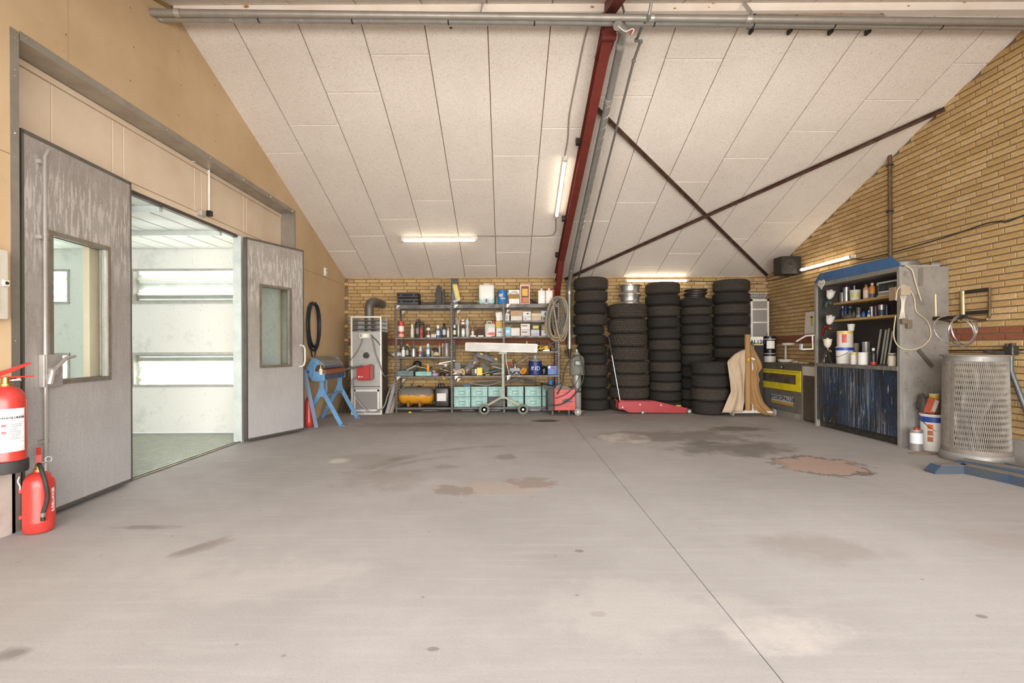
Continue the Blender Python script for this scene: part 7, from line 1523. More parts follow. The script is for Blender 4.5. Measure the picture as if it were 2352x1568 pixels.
mb = MB(); mb.bx(XR-.09, XR-.02, 7.2, 7.62, HZ+.002, 1.4); mk('splash_panel', mb, mat('splash_grey', '6b6547', .4, .3, '57523d', .6, 5), None, 'olive grey splash panel behind the washer', 'panel', smooth=0)
# white wall dispenser and the white folding arms
t = thing('paper_towel_box', 'white tapered dispenser with a yellow mark on the right wall', 'dispenser', (XR-.08, 7.2, 1.35))
y0, y1 = on_x(1872, 4.93), on_x(1852, 4.93)
mb = MB(); za, zb = P(1862, 764, 7.4).z, P(1862, 711, 7.4).z; mb.prism([(XR-.02, y0-.12, zb), (XR-.02, y1-.03, zb), (XR-.02, y1, za), (XR-.02, y0-.12, za)], (-.13, 0, 0)); mk('cover', mb, mat('dispenser_white', 'd6d2ca', .5), t, smooth=0)
mb = MB(); mb.bx(XR-.152, XR-.15, y0+.01, y0+.05, za+.12, za+.27); mb.bx(XR-.152, XR-.15, y0-.01, y0+.09, za+.25, za+.28); mk('yellow_tape', mb, PM('d3ac38'), t, smooth=0, kind='stuff')
t = thing('lamp_arm', 'white folding lamp arm reaching out over the washer', 'lamp arm', P(1866, 785, 7.3))
mb = MB(); mb.tube([P(1875, 769, 7.128), P(1851, 771, 7.2), P(1829, 784, 7.3)], .012, 8); mk('upper_arm', mb, SW, t)
mb = MB(); mb.tube([P(1866, 771, 7.15), P(1867, 801, 7.16), P(1842, 802, 7.22)], .012, 8); mk('lower_arm', mb, SW, t)
mb = MB(); q = P(1840, 796, 7.22); mb.box(q, (.02, .045, .085), Matrix.Rotation(.2, 4, 'X')); mk('head_card', mb, PM('b9c6cf'), t, smooth=0)

# ------------------------------------------------------------------ paint mixing bench
XBf = 4.486; BY0, BY1 = 5.62, 7.09; CZ = .905
pb_ = thing('paint_bench', 'tall grey and blue paint mixing bench with a paint streaked front', 'workbench', ((XBf+XR)/2, (BY0+BY1)/2, 0))
def m_streaks():
    t = NT('streaked_blue_door'); y = t.sep()
    base = t.mix(t.ramp(t.noise(1.9, 5, .65), .38, .55), lin('213c59'), lin('202328'))
    st = t.noise(9, 6, .7, t.map((1, 6.0, .16))); c = t.mix(t.ramp(st, .44, .6, 0, .9), base, lin('1f2226'))
    patch = t.ramp(t.noise(2.1, 3, .6, t.map((1, 1, .25), (0, .6, 0))), .42, .58, 0, 1)
    st2 = t.noise(9, 5, .75, t.map((1, 8.0, .14), (3, 1, 0)))
    c = t.mix(t.math('MULTIPLY', t.ramp(st2, .50, .60, 0, .85), patch), c, lin('8d949b'))
    st3 = t.noise(16, 3, .6, t.map((1, 4.0, .22), (7, 2, 0))); c = t.mix(t.ramp(st3, .66, .70, 0, .95), c, lin('d3cfc0'))
    sp = t.vor(20, t.map((1, 2.0, .8))); c = t.mix(t.ramp(sp, .06, .09, .8, 0), c, lin('cfcabb'))
    t.link(c, t.b.inputs['Base Color']); t.b.inputs['Roughness'].default_value = .45; return t.m
def m_greypanel():
    t = NT('bench_grey_panel'); n = t.noise(2.6, 6, .65); z = t.sep()[2]
    c = t.mix(t.ramp(n, .38, .7), lin('96918a'), lin('7d766e')); s_ = t.noise(8, 6, .7, t.map((2.5, 1, .4)))
    low = t.ramp(z, .1, .9, 1, 0); c = t.mix(t.math('MULTIPLY', t.math('MULTIPLY', t.ramp(s_, .5, .68), low), .7), c, lin('b9bdc4'))
    c = t.mix(t.math('MULTIPLY', t.ramp(t.noise(12, 5, .7), .58, .7), .5), c, lin('57514b')); t.link(c, t.b.inputs['Base Color']); t.b.inputs['Roughness'].default_value = .5; t.b.inputs['Metallic'].default_value = .25; return t.m
GP = m_greypanel(); BZT = 2.045; EDGE = mat('bench_edge', 'a9a59d', .4, .5)
mb = MB(); mb.bx(XBf-.0, XR-.005, BY0-.03, BY0, 0, BZT); sp = mk('side_panel', mb, GP, pb_, smooth=0)
mb = MB(); mb.bx(XBf-.004, XBf+.03, BY0-.034, BY0+.004, 0, BZT); mk('edge_trim', mb, EDGE, sp, smooth=0)
mb = MB(); mb.bx(XBf-.0, XR-.005, BY1, BY1+.03, 0, BZT); sp2 = mk('side_panel', mb, GP, pb_, smooth=0)
mb = MB(); mb.bx(XBf-.004, XBf+.02, BY1-.004, BY1+.034, 0, BZT); mk('edge_trim', mb, EDGE, sp2, smooth=0)
DARKP = mat('bench_inside', '3a3430', .65, .1, '4b443e', .6, 4)
mb = MB(); mb.bx(XR-.03, XR-.012, BY0, BY1, .1, BZT); mk('back_panel', mb, DARKP, pb_, smooth=0)
for y0 in (BY0+.001, BY1-.005): mb = MB(); mb.bx(XBf+.03, XR-.031, y0, y0+.004, CZ, BZT-.02); mk('inner_lining', mb, DARKP, pb_, smooth=0)
mb = MB(); mb.bx(XBf+.05, XR-.01, BY0, BY1, BZT-.02, BZT); mk('roof_panel', mb, GP, pb_, smooth=0)
mb = MB(); mb.bx(XBf-.012, XR-.02, BY0, BY1, CZ-.045, CZ); mk('counter', mb, mat('counter_splashed', '6f6a62', .5, .3, '9a958b', .7, 8, stretch=(1, 4, .3)), pb_, smooth=0)
ym = (BY0+BY1)/2; SB = m_streaks()
for y0, y1 in ((BY0, ym-.002), (ym+.002, BY1)): mb = MB(); mb.bx(XBf, XBf+.02, y0, y1, .1, CZ-.047); mk('cupboard_door', mb, SB, pb_, smooth=0)
mb = MB(); mb.bx(XBf+.05, XBf+.06, BY0, BY1, 0, .1); mk('kick_board', mb, STEELDK, pb_, smooth=0)
VB = mat('valance_blue', '385f8b', .55, 0, '31506f', .6, 4)
mb = MB(); mb.prism([(XBf, BY0-.03, BZT-.0), (XBf, BY0-.03+.0, BZT+.03), (XBf, BY0+.09, BZT+.135), (XBf, BY1-.08, BZT+.135), (XBf, BY1+.03, BZT+.03), (XBf, BY1+.03, BZT)], (.012, 0, 0)); mk('valance', mb, VB, pb_, smooth=0)
mb = MB(); mb.bx(XBf-.008, XBf+.03, BY0-.03, BY1+.03, BZT-.05, BZT+.002); mk('valance_edge', mb, mat('valance_rim', '8d8a80', .5, .4, '6f6c63', .6, 20), pb_, smooth=0)
WD = mat('shelf_chipboard', 'b08e57', .7, 0, '8a6b3f', .6, 10); XS = 4.72
for z_ in (1.765, 1.525): mb = MB(); mb.bx(XS, XR-.032, BY0+.01, BY1-.02, z_-.03, z_); mk('wooden_shelf', mb, WD, pb_, smooth=0)
mb = MB(); mb.bx(XBf+.05, XBf+.2, BY0+.004, BY0+.012, 1.57, 1.76); mk('plywood_patch', mb, mat('plywood', '8f7a60', .7), pb_, smooth=0)
mb = MB(); mb.bx(XBf-.02, XBf+.01, BY0+.01, BY0+.1, 1.67, 1.82); mk('plywood_bracket', mb, mat('plywood', '8f7a60'), pb_, smooth=0)
# extractor on top
t = thing('extractor_fan', 'grey round extractor lying on top of the paint bench', 'fan', (4.75, 5.75, BZT))
mb = MB(); mb.lathe([(.15, .0), (.17, .02), (.17, .075), (.14, .1), (.08, .11)], (4.72, 5.85, BZT+.002), 24); mk('fan_housing', mb, mat('fan_grey', '77736b', .5, .3), t)
mb = MB(); mb.bx(4.55, 4.95, 5.6, 5.72, BZT+.002, BZT+.02); mk('base_plate', mb, GALV, t, smooth=0)
mb = MB(); mb.cyl((4.9, 5.66, BZT+.03), (4.97, 5.62, BZT+.03), .035, 12); mk('outlet_collar', mb, mat('fan_grey', '77736b'), t)
# items inside: helper places by pixel column on a line of constant x
def cR(px, wpx, ytop, zb, x, kind, label, body, cap=None, band=None, group=None, cat=None):
    d = min(max(on_x(px, x), BY0+.07), BY1-.07); hw = wpx/2*d/FPX; zt = P(px, ytop, d).z; h_ = max(zt-zb, .03); c = Vector((x, d, zb)); r = hw*.93
    nm = {'tin': 'paint_tin', 'spray': 'spray_can', 'bottle': 'bottle', 'cup': 'plastic_cup', 'bucket': 'plastic_bucket'}[kind]
    t = thing(nm, label, cat or {'tin': 'tin', 'spray': 'spray can', 'bottle': 'bottle', 'cup': 'cup', 'bucket': 'bucket'}[kind], c, 0, group); met = .8 if body in ('b9b7b3', 'a5a3a0', '9c9a97') else 0
    if kind in ('tin', 'bucket', 'cup'):
        tp = {'tin': 0, 'bucket': .08, 'cup': .18}[kind]
        mb = MB(); mb.lathe([(r*(1-tp)*.98, 0), (r*(1-tp), .004), (r, h_-.01), (r*1.035, h_-.006), (r*1.03, h_), (r*.9, h_), (r*.88, h_-.006), (0, h_-.006)], c, 22); mk('body', mb, PM(body, .35, met), t)
        if cap: mb = MB(); mb.lathe([(r*.35, h_-.004), (r*.35, h_+.025), (r*.28, h_+.03)], c, 14); mk('cap', mb, PM(cap), t)
    else:
        sh = .7 if kind == 'spray' else .6
        mb = MB(); mb.lathe([(r*.95, 0), (r, .005), (r, h_*sh), (r*.9, h_*(sh+.05)), (r*.45, h_*.84), (r*.42, h_*.86)], c, 18); mk('body', mb, PM(body, .4, met), t)
        mb = MB(); mb.lathe([(r*.5, h_*.84), (r*.5, h_*.98), (r*.4, h_)], c, 14); mk('cap', mb, PM(cap or 'd6d2ca'), t)
    if band:
        f0, f1, col = band; mb = MB(); mb.lathe([(r*1.012*(1 if kind != 'bucket' else .92+.08*f0), h_*f0), (r*1.012*(1 if kind != 'bucket' else .92+.08*f1), h_*f1)], c, 22, caps=False); mk('label_band', mb, PM(col), t)
    return t, c, r, h_
U, Lw = 1.767, 1.527
CZ += .002
cR(1929.5, 14.5, 672, U, 4.82, 'tin', 'small bare tin at the left of the upper bench shelf', 'a5a3a0')
cR(1944.5, 15, 660, U, 4.82, 'tin', 'silver tin with a red cap on the upper bench shelf', 'b9b7b3', '7d2f27')
cR(1965, 24, 666, U, 4.82, 'bucket', 'white tub with a yellow label on the upper bench shelf', 'd6d0c4', None, (.3, .75, 'c9c07c'))
cR(1963, 7, 656, U, 4.93, 'bottle', 'white bottle behind the white tub', 'd3cfc6')
cR(1990, 13, 653, U, 4.8, 'spray', 'pale pink and orange can on the upper bench shelf', 'cf9f77', 'a04632', (.1, .6, 'd9c9b9'))
cR(2004, 13, 649.5, U, 4.8, 'spray', 'bright orange can beside the white radio', 'd98a3c', 'dad6ce', (.05, .3, '465a6b'))
t = thing('radio', 'white radio with a dark slotted front on the upper bench shelf', 'radio', (4.85, 5.9, U))
ra, rb = 5.66, on_x(2013, 4.77); zt_ = P(2030, 646, on_x(2030, 4.77)).z
mb = MB(); mb.bx(4.77, 4.95, ra, rb, U+.001, zt_-.0, .008); mk('radio_case', mb, PM('d9d3c8'), t)
mb = MB(); mb.bx(4.766, 4.77, ra+.1, rb-.05, U+.07, zt_-.025); mk('dark_front', mb, PM('26292a'), t, smooth=0)
for k_ in range(4): y_ = ra+.12+k_*(rb-ra-.17)/4; mb = MB(); mb.bx(4.763, 4.766, y_, y_+(rb-ra-.2)/4.6, U+.085, zt_-.04); mk('slot_panel', mb, PM('3c4240'), t, smooth=0)
mb = MB(); mb.bx(4.766, 4.77, ra+.1, rb-.05, U+.02, U+.05); mk('display_strip', mb, PM('9d9a93'), t, smooth=0)
mb = MB(); mb.bx(4.76, 4.77, rb-.04, rb-.012, U+.02, U+.15); mk('button_column', mb, PM('3a3836'), t, smooth=0)
for k_, (px, w_, yt, b_, cp, lab) in enumerate(((1934, 9, 703, '22324f', '8f9aa8', 'small navy bottle at the left of the lower bench shelf'), (1943, 10, 701, '2a3a5c', '1c1b1a', 'dark blue can behind the grey jar on the lower bench shelf'), (1953, 10, 703, '1d2430', '5b6b88', 'black and blue can on the lower bench shelf'), (1962, 9, 712, '5d5a52', '23211f', 'grey jar with black lid on the lower bench shelf'))): cR(px, w_, yt, Lw, 4.82+.03*(k_ % 2), 'bottle', lab, b_, cp)
lump((4.76, on_x(1946, 4.76), Lw), .06, PM('57503f', .8), 'dirty_rag', 'dirty olive rag lying on the lower bench shelf', 'rag', 91, (.8, 1.7, .6))
cR(1972.5, 11, 706, Lw, 4.82, 'tin', 'dark tin with dotted foot on the lower bench shelf', '4b4a48', None, (.02, .3, '8c8983'))
cR(1984, 8, 714, Lw, 4.8, 'bottle', 'squat bright blue bottle on the lower bench shelf', '3463ad', '23221f'); cR(1996, 7, 713, Lw, 4.78, 'bottle', 'slim blue bottle with white foot on the lower bench shelf', '3463ad', 'd9d6d0', (.02, .35, 'cfc9ba'))
cR(2003, 11, 704, Lw, 4.86, 'tin', 'bare tin with a bright edge on the lower bench shelf', 'a5a3a0'); cR(2012, 11, 703, Lw, 4.84, 'tin', 'dark wine red tin on the lower bench shelf', '4a2a33'); cR(2025.5, 15, 700, Lw, 4.8, 'tin', 'half white half black tin on the lower bench shelf', 'b9b7b3', None, (.05, .55, '2b3d42')); cR(2037, 10, 700, Lw, 4.82, 'tin', 'dark navy tin at the right of the lower bench shelf', '23223a')
# counter
xc = 4.60
t, c, r, h_ = cR(1940, 38, 796, CZ, 4.64, 'bucket', 'white tub with a blue rim band on the bench counter', 'dedad2', None, (.78, .97, '2a4a9c'))
mb = MB(); mb.tube([(c.x-.4*r*abs(math.sin(a))-.9*r*abs(math.sin(a))**.5*.1-r*.62*math.sin(a)**2*.9, c.y+r*1.02*math.cos(a), c.z+h_*.8-.09*math.sin(a)) for a in [PI*k_/12 for k_ in range(13)]], .003, 6); mk('wire_handle', mb, STEELDK, t)
t, c3, r3, h3 = cR(1941, 34, 760, CZ+h_+.001, 4.66, 'tin', 'large white and yellow tin standing on the white tub', 'd6cfc2', None, (.82, .97, 'd9b74a'))
mb = MB(); cylpatch(mb, c3, r3*1.012, c3.z+h3*.25, c3.z+h3*.8, -2.55, -1.95, 4); mk('red_diamond_panel', mb, PM('bd4a44'), t)
mb = MB(); cylpatch(mb, c3, r3*1.012, c3.z+h3*.04, c3.z+h3*.9, -3.7, -3.0, 5); mk('pink_panel', mb, PM('cda5a0'), t)
cR(1955, 16, 744, CZ+h_+h3+.002, 4.68, 'cup', 'white plastic cup tipped on top of the tall tin', 'd3cec4', None)
cR(1962, 16, 809, CZ, 4.56, 'tin', 'white tin with a yellow lid in front of the white tub', 'd6d0c6', None, (.8, .98, 'c9b358')); cR(1982, 22, 809, CZ, 4.57, 'tin', 'white tin with a plain label on the counter', 'dbd7d0')
cR(1989, 16, 785, CZ, 4.78, 'tin', 'tall shiny silver tin behind the white tins', 'b9b7b3'); cR(1966, 14, 788, CZ, 4.85, 'cup', 'beige plastic cup behind the white tub', '8d8173')
cR(2006, 13, 799, CZ, 4.58, 'spray', 'black spray can with a red foot on the counter', '1c1b1b', 'cfccc6', (.02, .2, 'a32c24'))
cR(2049, 17, 811, CZ, 4.58, 'tin', 'glass jar of cream paint at the right end of the counter', 'cfc6b2', None, (.8, .97, '6d6860'))
for k_, (px, y0, y1) in enumerate(((2011.5, 756, 815), (2023, 757, 813), (2030, 754, 814), (2038, 760, 820))):
    d = max(on_x(px, 4.9), BY0+.08); zt_ = P(px, y0, d).z; mb = MB(); mb.bar((4.9, d, CZ+.002), (4.97, d, zt_), .03, .004, (0, 1, 0) if False else (1, 0, 0)); mk('mixing_ruler', mb, mat('ruler_pale', 'b5b4a9', .5), None, ('leftmost', 'second', 'third', 'rightmost')[k_]+' of the four pale mixing rulers leaning in the bench', 'ruler', 'mixing rulers', smooth=0)
# spray guns with cups
def gun(o, tilt, body, label, cupc='d6d2ca', stand=False):
    t = thing('spray_gun', label, 'spray gun', o, 0, 'spray guns on the paint bench'); R = Matrix.Rotation(tilt, 4, 'X')
    def B(): return MB().at(R)
    mb = B(); mb.lathe([(.022, .05), (.03, .06), (.045, .09), (.05, .13), (.053, .155), (.056, .158), (.056, .165), (.05, .168), (.018, .172), (.016, .182), (0, .183)], (0, 0, 0), 20); mk('paint_cup', mb, PM(cupc), t, world=False)
    mb = B(); mb.cyl((0, 0, .05), (0, 0, .0), .014, 10); mb.tube([(0, -.05, .0), (0, -.02, .0), (0, .05, .0), (0, .075, -.01)], [.016, .018, .018, .012], 12); mk('gun_body', mb, PM(body, .3, .6), t, world=False)
    mb = B(); mb.tube([(0, .05, -.005), (0, .07, -.06), (0, .075, -.13)], [.016, .014, .015], 10); mk('grip', mb, PM(body, .3, .6), t, world=False)
    mb = B(); mb.tube([(0, .02, -.01), (0, .03, -.04), (0, .035, -.075)], .005, 6); mk('trigger', mb, CHROME, t, world=False)
    mb = B(); mb.cyl((0, -.05, 0), (0, -.07, 0), .02, 12, .012); mk('air_cap', mb, BRASS, t, world=False)
    mb = B(); mb.cyl((0, .075, -.13), (0, .08, -.16), .009, 8); mk('air_inlet', mb, CHROME, t, world=False)
    return t
gun(P(1903, 694, 6.95), .35, '2f5f5c', 'upper hanging spray gun with a teal body'); gun(P(1902, 752, 6.93), .35, '8b1f1f', 'middle hanging spray gun with a red body')
t = gun(P(1901, 806, 6.85), 0, '57544f', 'spray gun on a stand at the left of the counter', 'cfc6b2'); o_ = P(1901, 806, 6.85)
for a in (.5, 2.6, 4.7): mb = MB(); mb.cyl(o_, (o_.x+.07*math.cos(a), o_.y+.09*math.sin(a), CZ), .006, 6); mk('stand_leg', mb, STEELDK, t)
# heart sign
hx, hy = XBf-.014, on_x(1888, XBf-.014); hzc = P(1888, 652, hy).z; s_ = .075
t = thing('heart_sign', 'white wooden heart hanging on the corner of the blue valance', 'heart', (hx, hy, hzc))
pts = []
for k_ in range(28): a = 2*PI*k_/28; pts.append((0, -(16*math.sin(a)**3)/16*s_, (13*math.cos(a)-5*math.cos(2*a)-2*math.cos(3*a)-math.cos(4*a))/16*s_))
mb = MB(); mb.prism(pts, (-.008, 0, 0)); mk('heart_board', mb, PM('c9c4bb', .6), t, world=False, smooth=0)
mb = MB(); mb.tube([(0, .02, s_*.6), (0, .0, s_*2.2), (0, -.02, s_*.6)], .0025, 5); mk('string', mb, PM('55483c'), t, world=False)
mb = MB(); mb.tube(smooth_path([(-.009, .045, .0), (-.009, .02, -.006), (-.009, .0, .008), (-.009, -.02, -.004), (-.009, -.045, .012)], 4), .0022, 5); mb.box((-.009, .028, .016), (.002, .022, .008)); mk('script_writing', mb, PM('6b6259'), t, world=False, kind='stuff')
# wiring on the bench side
ys_ = BY0-.034
def S_(px, py, off=.0): return P(px, py, ys_-off)
t = thing('socket_box', 'beige socket box with pale cables on the bench side', 'socket', S_(2074, 680, .03))
a, b = S_(2064, 657), S_(2086, 679); mb = MB(); mb.bx(a.x, b.x, ys_-.04, ys_, b.z, a.z, .005); mk('junction_box', mb, mat('socket_beige', 'a3927b', .6), t)
a, b = S_(2066, 731), S_(2078, 744); mb = MB(); mb.bx(a.x, b.x, ys_-.045, ys_, b.z, a.z, .004); mb.bx(b.x, b.x+.05, ys_-.05, ys_-.01, b.z-.05, a.z-.02, .004); mk('plug_adapter', mb, mat('plug_brown', '6f6150', .6), t)
for k_ in range(4): mb = MB(); mb.tube(smooth_path([S_(2069+k_*4, 679, .03), S_(2071+k_*2, 695, .04), S_(2070+k_*2, 712, .04), S_(2066+k_*4, 732, .03)], 5), .006, 6); mk('lead', mb, PM('c2b7a6'), t)
CW = PM('c9b999', .6)
cable([S_(2080, 610, .02), S_(2095, 620, .03), S_(2102, 645, .02), S_(2110, 672, .01), S_(2116, 690, .01)], .006, 'pale cable hanging down from the extractor on the bench side', CW)
cable([S_(2057, 725, .02), S_(2053, 770, .015), S_(2064, 795, .012), S_(2090, 803, .01), S_(2120, 794, .01), S_(2138, 770, .01), S_(2130, 738, .01), S_(2105, 715, .01), S_(2100, 685, .01), S_(2088, 663, .02), S_(2075, 655, .03), S_(2062, 665, .02), S_(2058, 690, .02)], .0055, 'long loop of pale cable hung on the bench side', CW, 7)
t = thing('handle_bar', 'short tilted steel handle on the bench side', 'handle', S_(2126, 824, .03)); mb = MB(); mb.bar(S_(2110, 804, .012), S_(2142, 842, .012), .02, .035, (0, 0, 1)); mk('bar', mb, mat('handle_brown', '6b6256', .5, .4), t, smooth=0)
a = S_(2116, 636); mb = MB(); mb.bx(a.x-.03, a.x+.02, ys_-.002, ys_, a.z-.1, a.z+.1); mk('dark_patch', mb, mat('patch_grey', '6f685f', .6), sp, smooth=0)
# ------------------------------------------------------------------ bucket, tin and cans beside the bench
p = Vector((4.705, 5.40, 0)); z_ = .001; d = p.y; r = .122; h_ = .40
t = thing('paint_bucket', 'large white paint bucket with a blue rim band by the bench', 'bucket', p); BW_ = PM('d6d1c8', .45)
mb = MB(); mb.lathe([(r*.88, z_), (r*.9, .01), (r, h_-.02), (r*1.04, h_-.014), (r*1.04, h_), (r*.96, h_), (r*.95, h_-.01), (0, h_-.01)], (p.x, p.y, 0), 30); mk('bucket_body', mb, BW_, t)
mb = MB(); mb.lathe([(r*.987, h_*.78), (r*1.008, h_*.93)], (p.x, p.y, 0), 30, caps=False); mk('blue_band', mb, PM('24418f'), t)
mb = MB(); mb.tube([(p.x-r*1.05*math.cos(a), p.y-r*.9*math.sin(a), h_*.82-.12*math.sin(a)) for a in [PI*k_/14 for k_ in range(8)]]+[(p.x-.02, p.y-r*1.06, h_*.84)], .0035, 6); mk('wire_handle', mb, STEELDK, t)
for k_ in range(3): mb = MB(); cylpatch(mb, p, r*.985 if k_ else r*.99, h_*(.6-k_*.17), h_*(.73-k_*.17), -2.75, -2.35, 4); mk('hazard_label', mb, PM(('d0642c', 'a8603c', 'a8603c')[k_]), t)
mb = MB(); cylpatch(mb, p, r*.985, 0.01, h_*.93, -1.25, -1.2, 1); mk('paint_run', mb, PM('3a2423'), t)
t_, c4, r4, h4 = bucketR(2104, 26, 986, .001, 4.50, 'paint_tin', 'small silver tin with a red cap beside the white bucket', 'tin', 'b5b2ae', ((.35, .85, 'cfd0d2'),), .7, 'a32c24')
zt_ = h_+.002
t = thing('flat_can', 'red and white square can lying tilted on the white bucket', 'can', (p.x-.05, p.y, zt_)); mb = MB(); mb.box((p.x-.055, p.y-.03, zt_+.085), (.05, .1, .17), Matrix.Rotation(.35, 4, 'Y'), .006); mk('can_body', mb, PM('b8593f'), t); mb = MB(); mb.box((p.x-.055, p.y-.082, zt_+.09), (.036, .004, .13), Matrix.Rotation(.35, 4, 'Y')); mk('label', mb, PM('d9d0c3'), t, smooth=0)
t = thing('filler_box', 'brown printed box leaning in the middle of the white bucket', 'box', (p.x+.01, p.y, zt_)); mb = MB(); mb.box((p.x+.015, p.y-.02, zt_+.08), (.07, .1, .155), Matrix.Rotation(.22, 4, 'Y'), .003); mk('box_body', mb, PM('5c4438'), t, smooth=0); mb = MB(); mb.box((p.x+.045, p.y-.072, zt_+.075), (.016, .002, .14), Matrix.Rotation(.22, 4, 'Y')); mk('red_edge', mb, PM('8f3a34'), t, smooth=0)
t = thing('cleaner_bottle', 'white bottle with a green stripe on the white bucket', 'bottle', (p.x+.09, p.y, zt_)); mb = MB(); mb.lathe([(.026, 0), (.028, .006), (.028, .14), (.012, .165), (.012, .185), (0, .186)], (p.x+.088, p.y-.03, zt_), 16); mk('bottle_body', mb, PM('d6d2c8'), t); mb = MB(); cylpatch(mb, (p.x+.088, p.y-.03), .0284, zt_+.02, zt_+.12, -2.5, -1.9, 3); mk('green_stripe', mb, PM('4f8a4a'), t)
t = thing('small_tub', 'yellow and white tub perched behind on the white bucket', 'tub', (p.x+.05, p.y+.06, zt_)); mb = MB(); mb.lathe([(.04, 0), (.045, .2), (.047, .21), (0, .21)], (p.x+.055, p.y+.06, zt_), 18); mk('tub_body', mb, PM('d3cdbf'), t); mb = MB(); mb.lathe([(.044, .16), (.0455, .2)], (p.x+.055, p.y+.06, zt_), 18, caps=False); mk('yellow_band', mb, PM('c9ad35'), t)
lump((p.x-.06, p.y+.07, zt_), .05, PM('3c3833', .8), 'dark_sponge', 'dark crumpled sponge behind on the white bucket', 'sponge', 95, (1, 1, 2.3))
lump((4.45, 5.22, .001), .05, PM('8f7a66', .95), 'floor_sweepings', 'brown sweepings on the floor in front of the white bucket', 'sweepings', 96, (3.2, 1.2, .12))
# ------------------------------------------------------------------ wire rack and wire coil on the right wall
t = thing('wall_rack', 'steel tube rack with upright prongs on the right brick wall', 'wall rack', XW(2245, 700, XR)); RK = mat('rack_bronze', '6b5c42', .35, .8, '8f8062', .6, 9); RKD = mat('rack_dark', '3a3228', .5, .5)
ya, yb = on_x(2278, XR), on_x(2212, XR); za, zb = P(2278, 664, ya).z, P(2278, 715, ya).z
for z_ in (za, zb): mb = MB(); mb.bx(XR-.016, XR-.006, ya, yb, z_-.02, z_+.02); mk('wall_strap', mb, RKD, t, smooth=0)
for y in (ya, yb):
    mb = MB(); mb.tube(smooth_path([(XR-.02, y, za+.02), (XR-.02, y, zb-.02), (XR-.04, y, zb-.07), (XR-.1, y, zb-.09), (XR-.4, y-.115, zb-.06)], 5), .0125, 10); mk('tube_arm', mb, RK, t)
    mb = MB(); mb.tube([(XR-.4, y-.115, zb-.06), (XR-.405, y-.115, zb+.2)], .0125, 10); mk('prong', mb, mat('prong_bright', 'c9bd9a', .35, .7), t)
mb = MB(); mb.bx(XR-.415, XR-.39, ya-.15, yb-.09, zb-.08, zb-.04); mk('front_rail', mb, RKD, t, smooth=0)
cc = Vector((XR-.40, ya-.075, zb-.195)); AL = mat('alu_wire', 'c9c9c9', .25, .9)
t = thing('wire_coil', 'coil of bright aluminium wire hanging from the wall rack', 'wire coil', cc)
for k_, (ox, rx, rz, off) in enumerate(((-.06, .2, .155, .0), (.01, .16, .15, -.03), (.06, .19, .15, .03))):
    mb = MB(); mb.tube([(cc.x+ox+rx*math.cos(a), cc.y+off+.05*math.sin(a+k_), cc.z+rz*math.sin(a)) for a in [2*PI*q/36 for q in range(36)]], .007, 7, closed=True); mk('wire_loop', mb, AL, t)
mb = MB(); mb.tube([(cc.x-.05, cc.y-.02, cc.z-.15), (cc.x+.03, cc.y-.03, cc.z-.18), (cc.x+.1, cc.y-.03, cc.z-.2)], .006, 6); mk('wire_end', mb, AL, t)
# ------------------------------------------------------------------ expanded-metal waste bin
bc = Vector((4.70, 4.92, 0)); rb0, rb1, zb1 = .258, .238, 1.04
wb_ = thing('mesh_bin', 'tall expanded metal waste bin with a clear plastic bag, by the brick wall', 'waste bin', bc); EM = mat('mesh_grey', '7d756b', .6, .2, '625a50', .5, 12)
mb = MB(); mb.lathe([(rb0+.02, .0), (rb0+.025, .01), (rb0+.02, .075), (rb0+.012, .085), (rb0-.02, .085), (0, .085)], bc, 40); mk('base_ring', mb, mat('base_galv', '8b8986', .5, .3, '6f6b67', .6, 6), wb_)
mb = MB(); mb.lathe([(rb0+.006, .085), (rb0+.006, .13), (rb0, .13), (rb0, .085)], bc, 40, caps=False); mk('lower_band', mb, EM, wb_)
mb = MB(); mb.lathe([(rb1+.006, zb1-.05), (rb1+.008, zb1), (rb1-.004, zb1), (rb1-.004, zb1-.05)], bc, 40, caps=False); mk('top_band', mb, mat('base_galv', '9c9a98'), wb_)
mb = MB(); NA, NR = 104, 44
def br(v): return rb0+(rb1-rb0)*v
for k_ in range(NA):
    for s_ in (1, -1):
        pts = [(bc.x+br(i/12)*math.cos(a), bc.y+br(i/12)*math.sin(a), .12+(zb1-.16)*i/12) for i in range(13) for a in [2*PI*(k_+s_*i/12*NR*.5*.36)/NA]]
        mb.tube(pts, .0030, 4, caps=False)
mk('expanded_mesh', mb, EM, wb_, kind='stuff', smooth=0)
for a in (2.35, 3.25, .6): mb = MB(); mb.bar((bc.x+rb0*1.01*math.cos(a), bc.y+rb0*1.01*math.sin(a), .1), (bc.x+rb1*1.01*math.cos(a), bc.y+rb1*1.01*math.sin(a), zb1-.02), .03, .006, (math.cos(a), math.sin(a), 0)); mk('upright_strip', mb, EM, wb_, smooth=0)
a0, a1 = 2.55, 3.35
mb = MB(); V = [[mb._v([(bc.x+(br(v)+.002)*math.cos(a), bc.y+(br(v)+.002)*math.sin(a), .12+(zb1-.15)*v)])[0] for v in (0, .5, 1)] for a in [a0+.1*k_ for k_ in range(8)]]
for A, B in zip(V, V[1:]):
    for q in range(2): mb.face((A[q], B[q], B[q+1], A[q+1]))
mk('door_sheet', mb, EM, wb_)
PL = NT('clear_plastic'); PL.b.inputs['Base Color'].default_value = lin('a8a29a'); PL.b.inputs['Roughness'].default_value = .45; PL.b.inputs['Alpha'].default_value = .22; PL = PL.m
def bagf(u, v):
    a = 3.3+u*(1.75-.85*v+.3*math.sin(v*7)); rr = br(1-v)-.03-.03*math.sin(u*9+v*6)-.02*math.sin(u*21-v*13); return (bc.x+rr*math.cos(a), bc.y+rr*math.sin(a), zb1-.02-v*(zb1-.14))
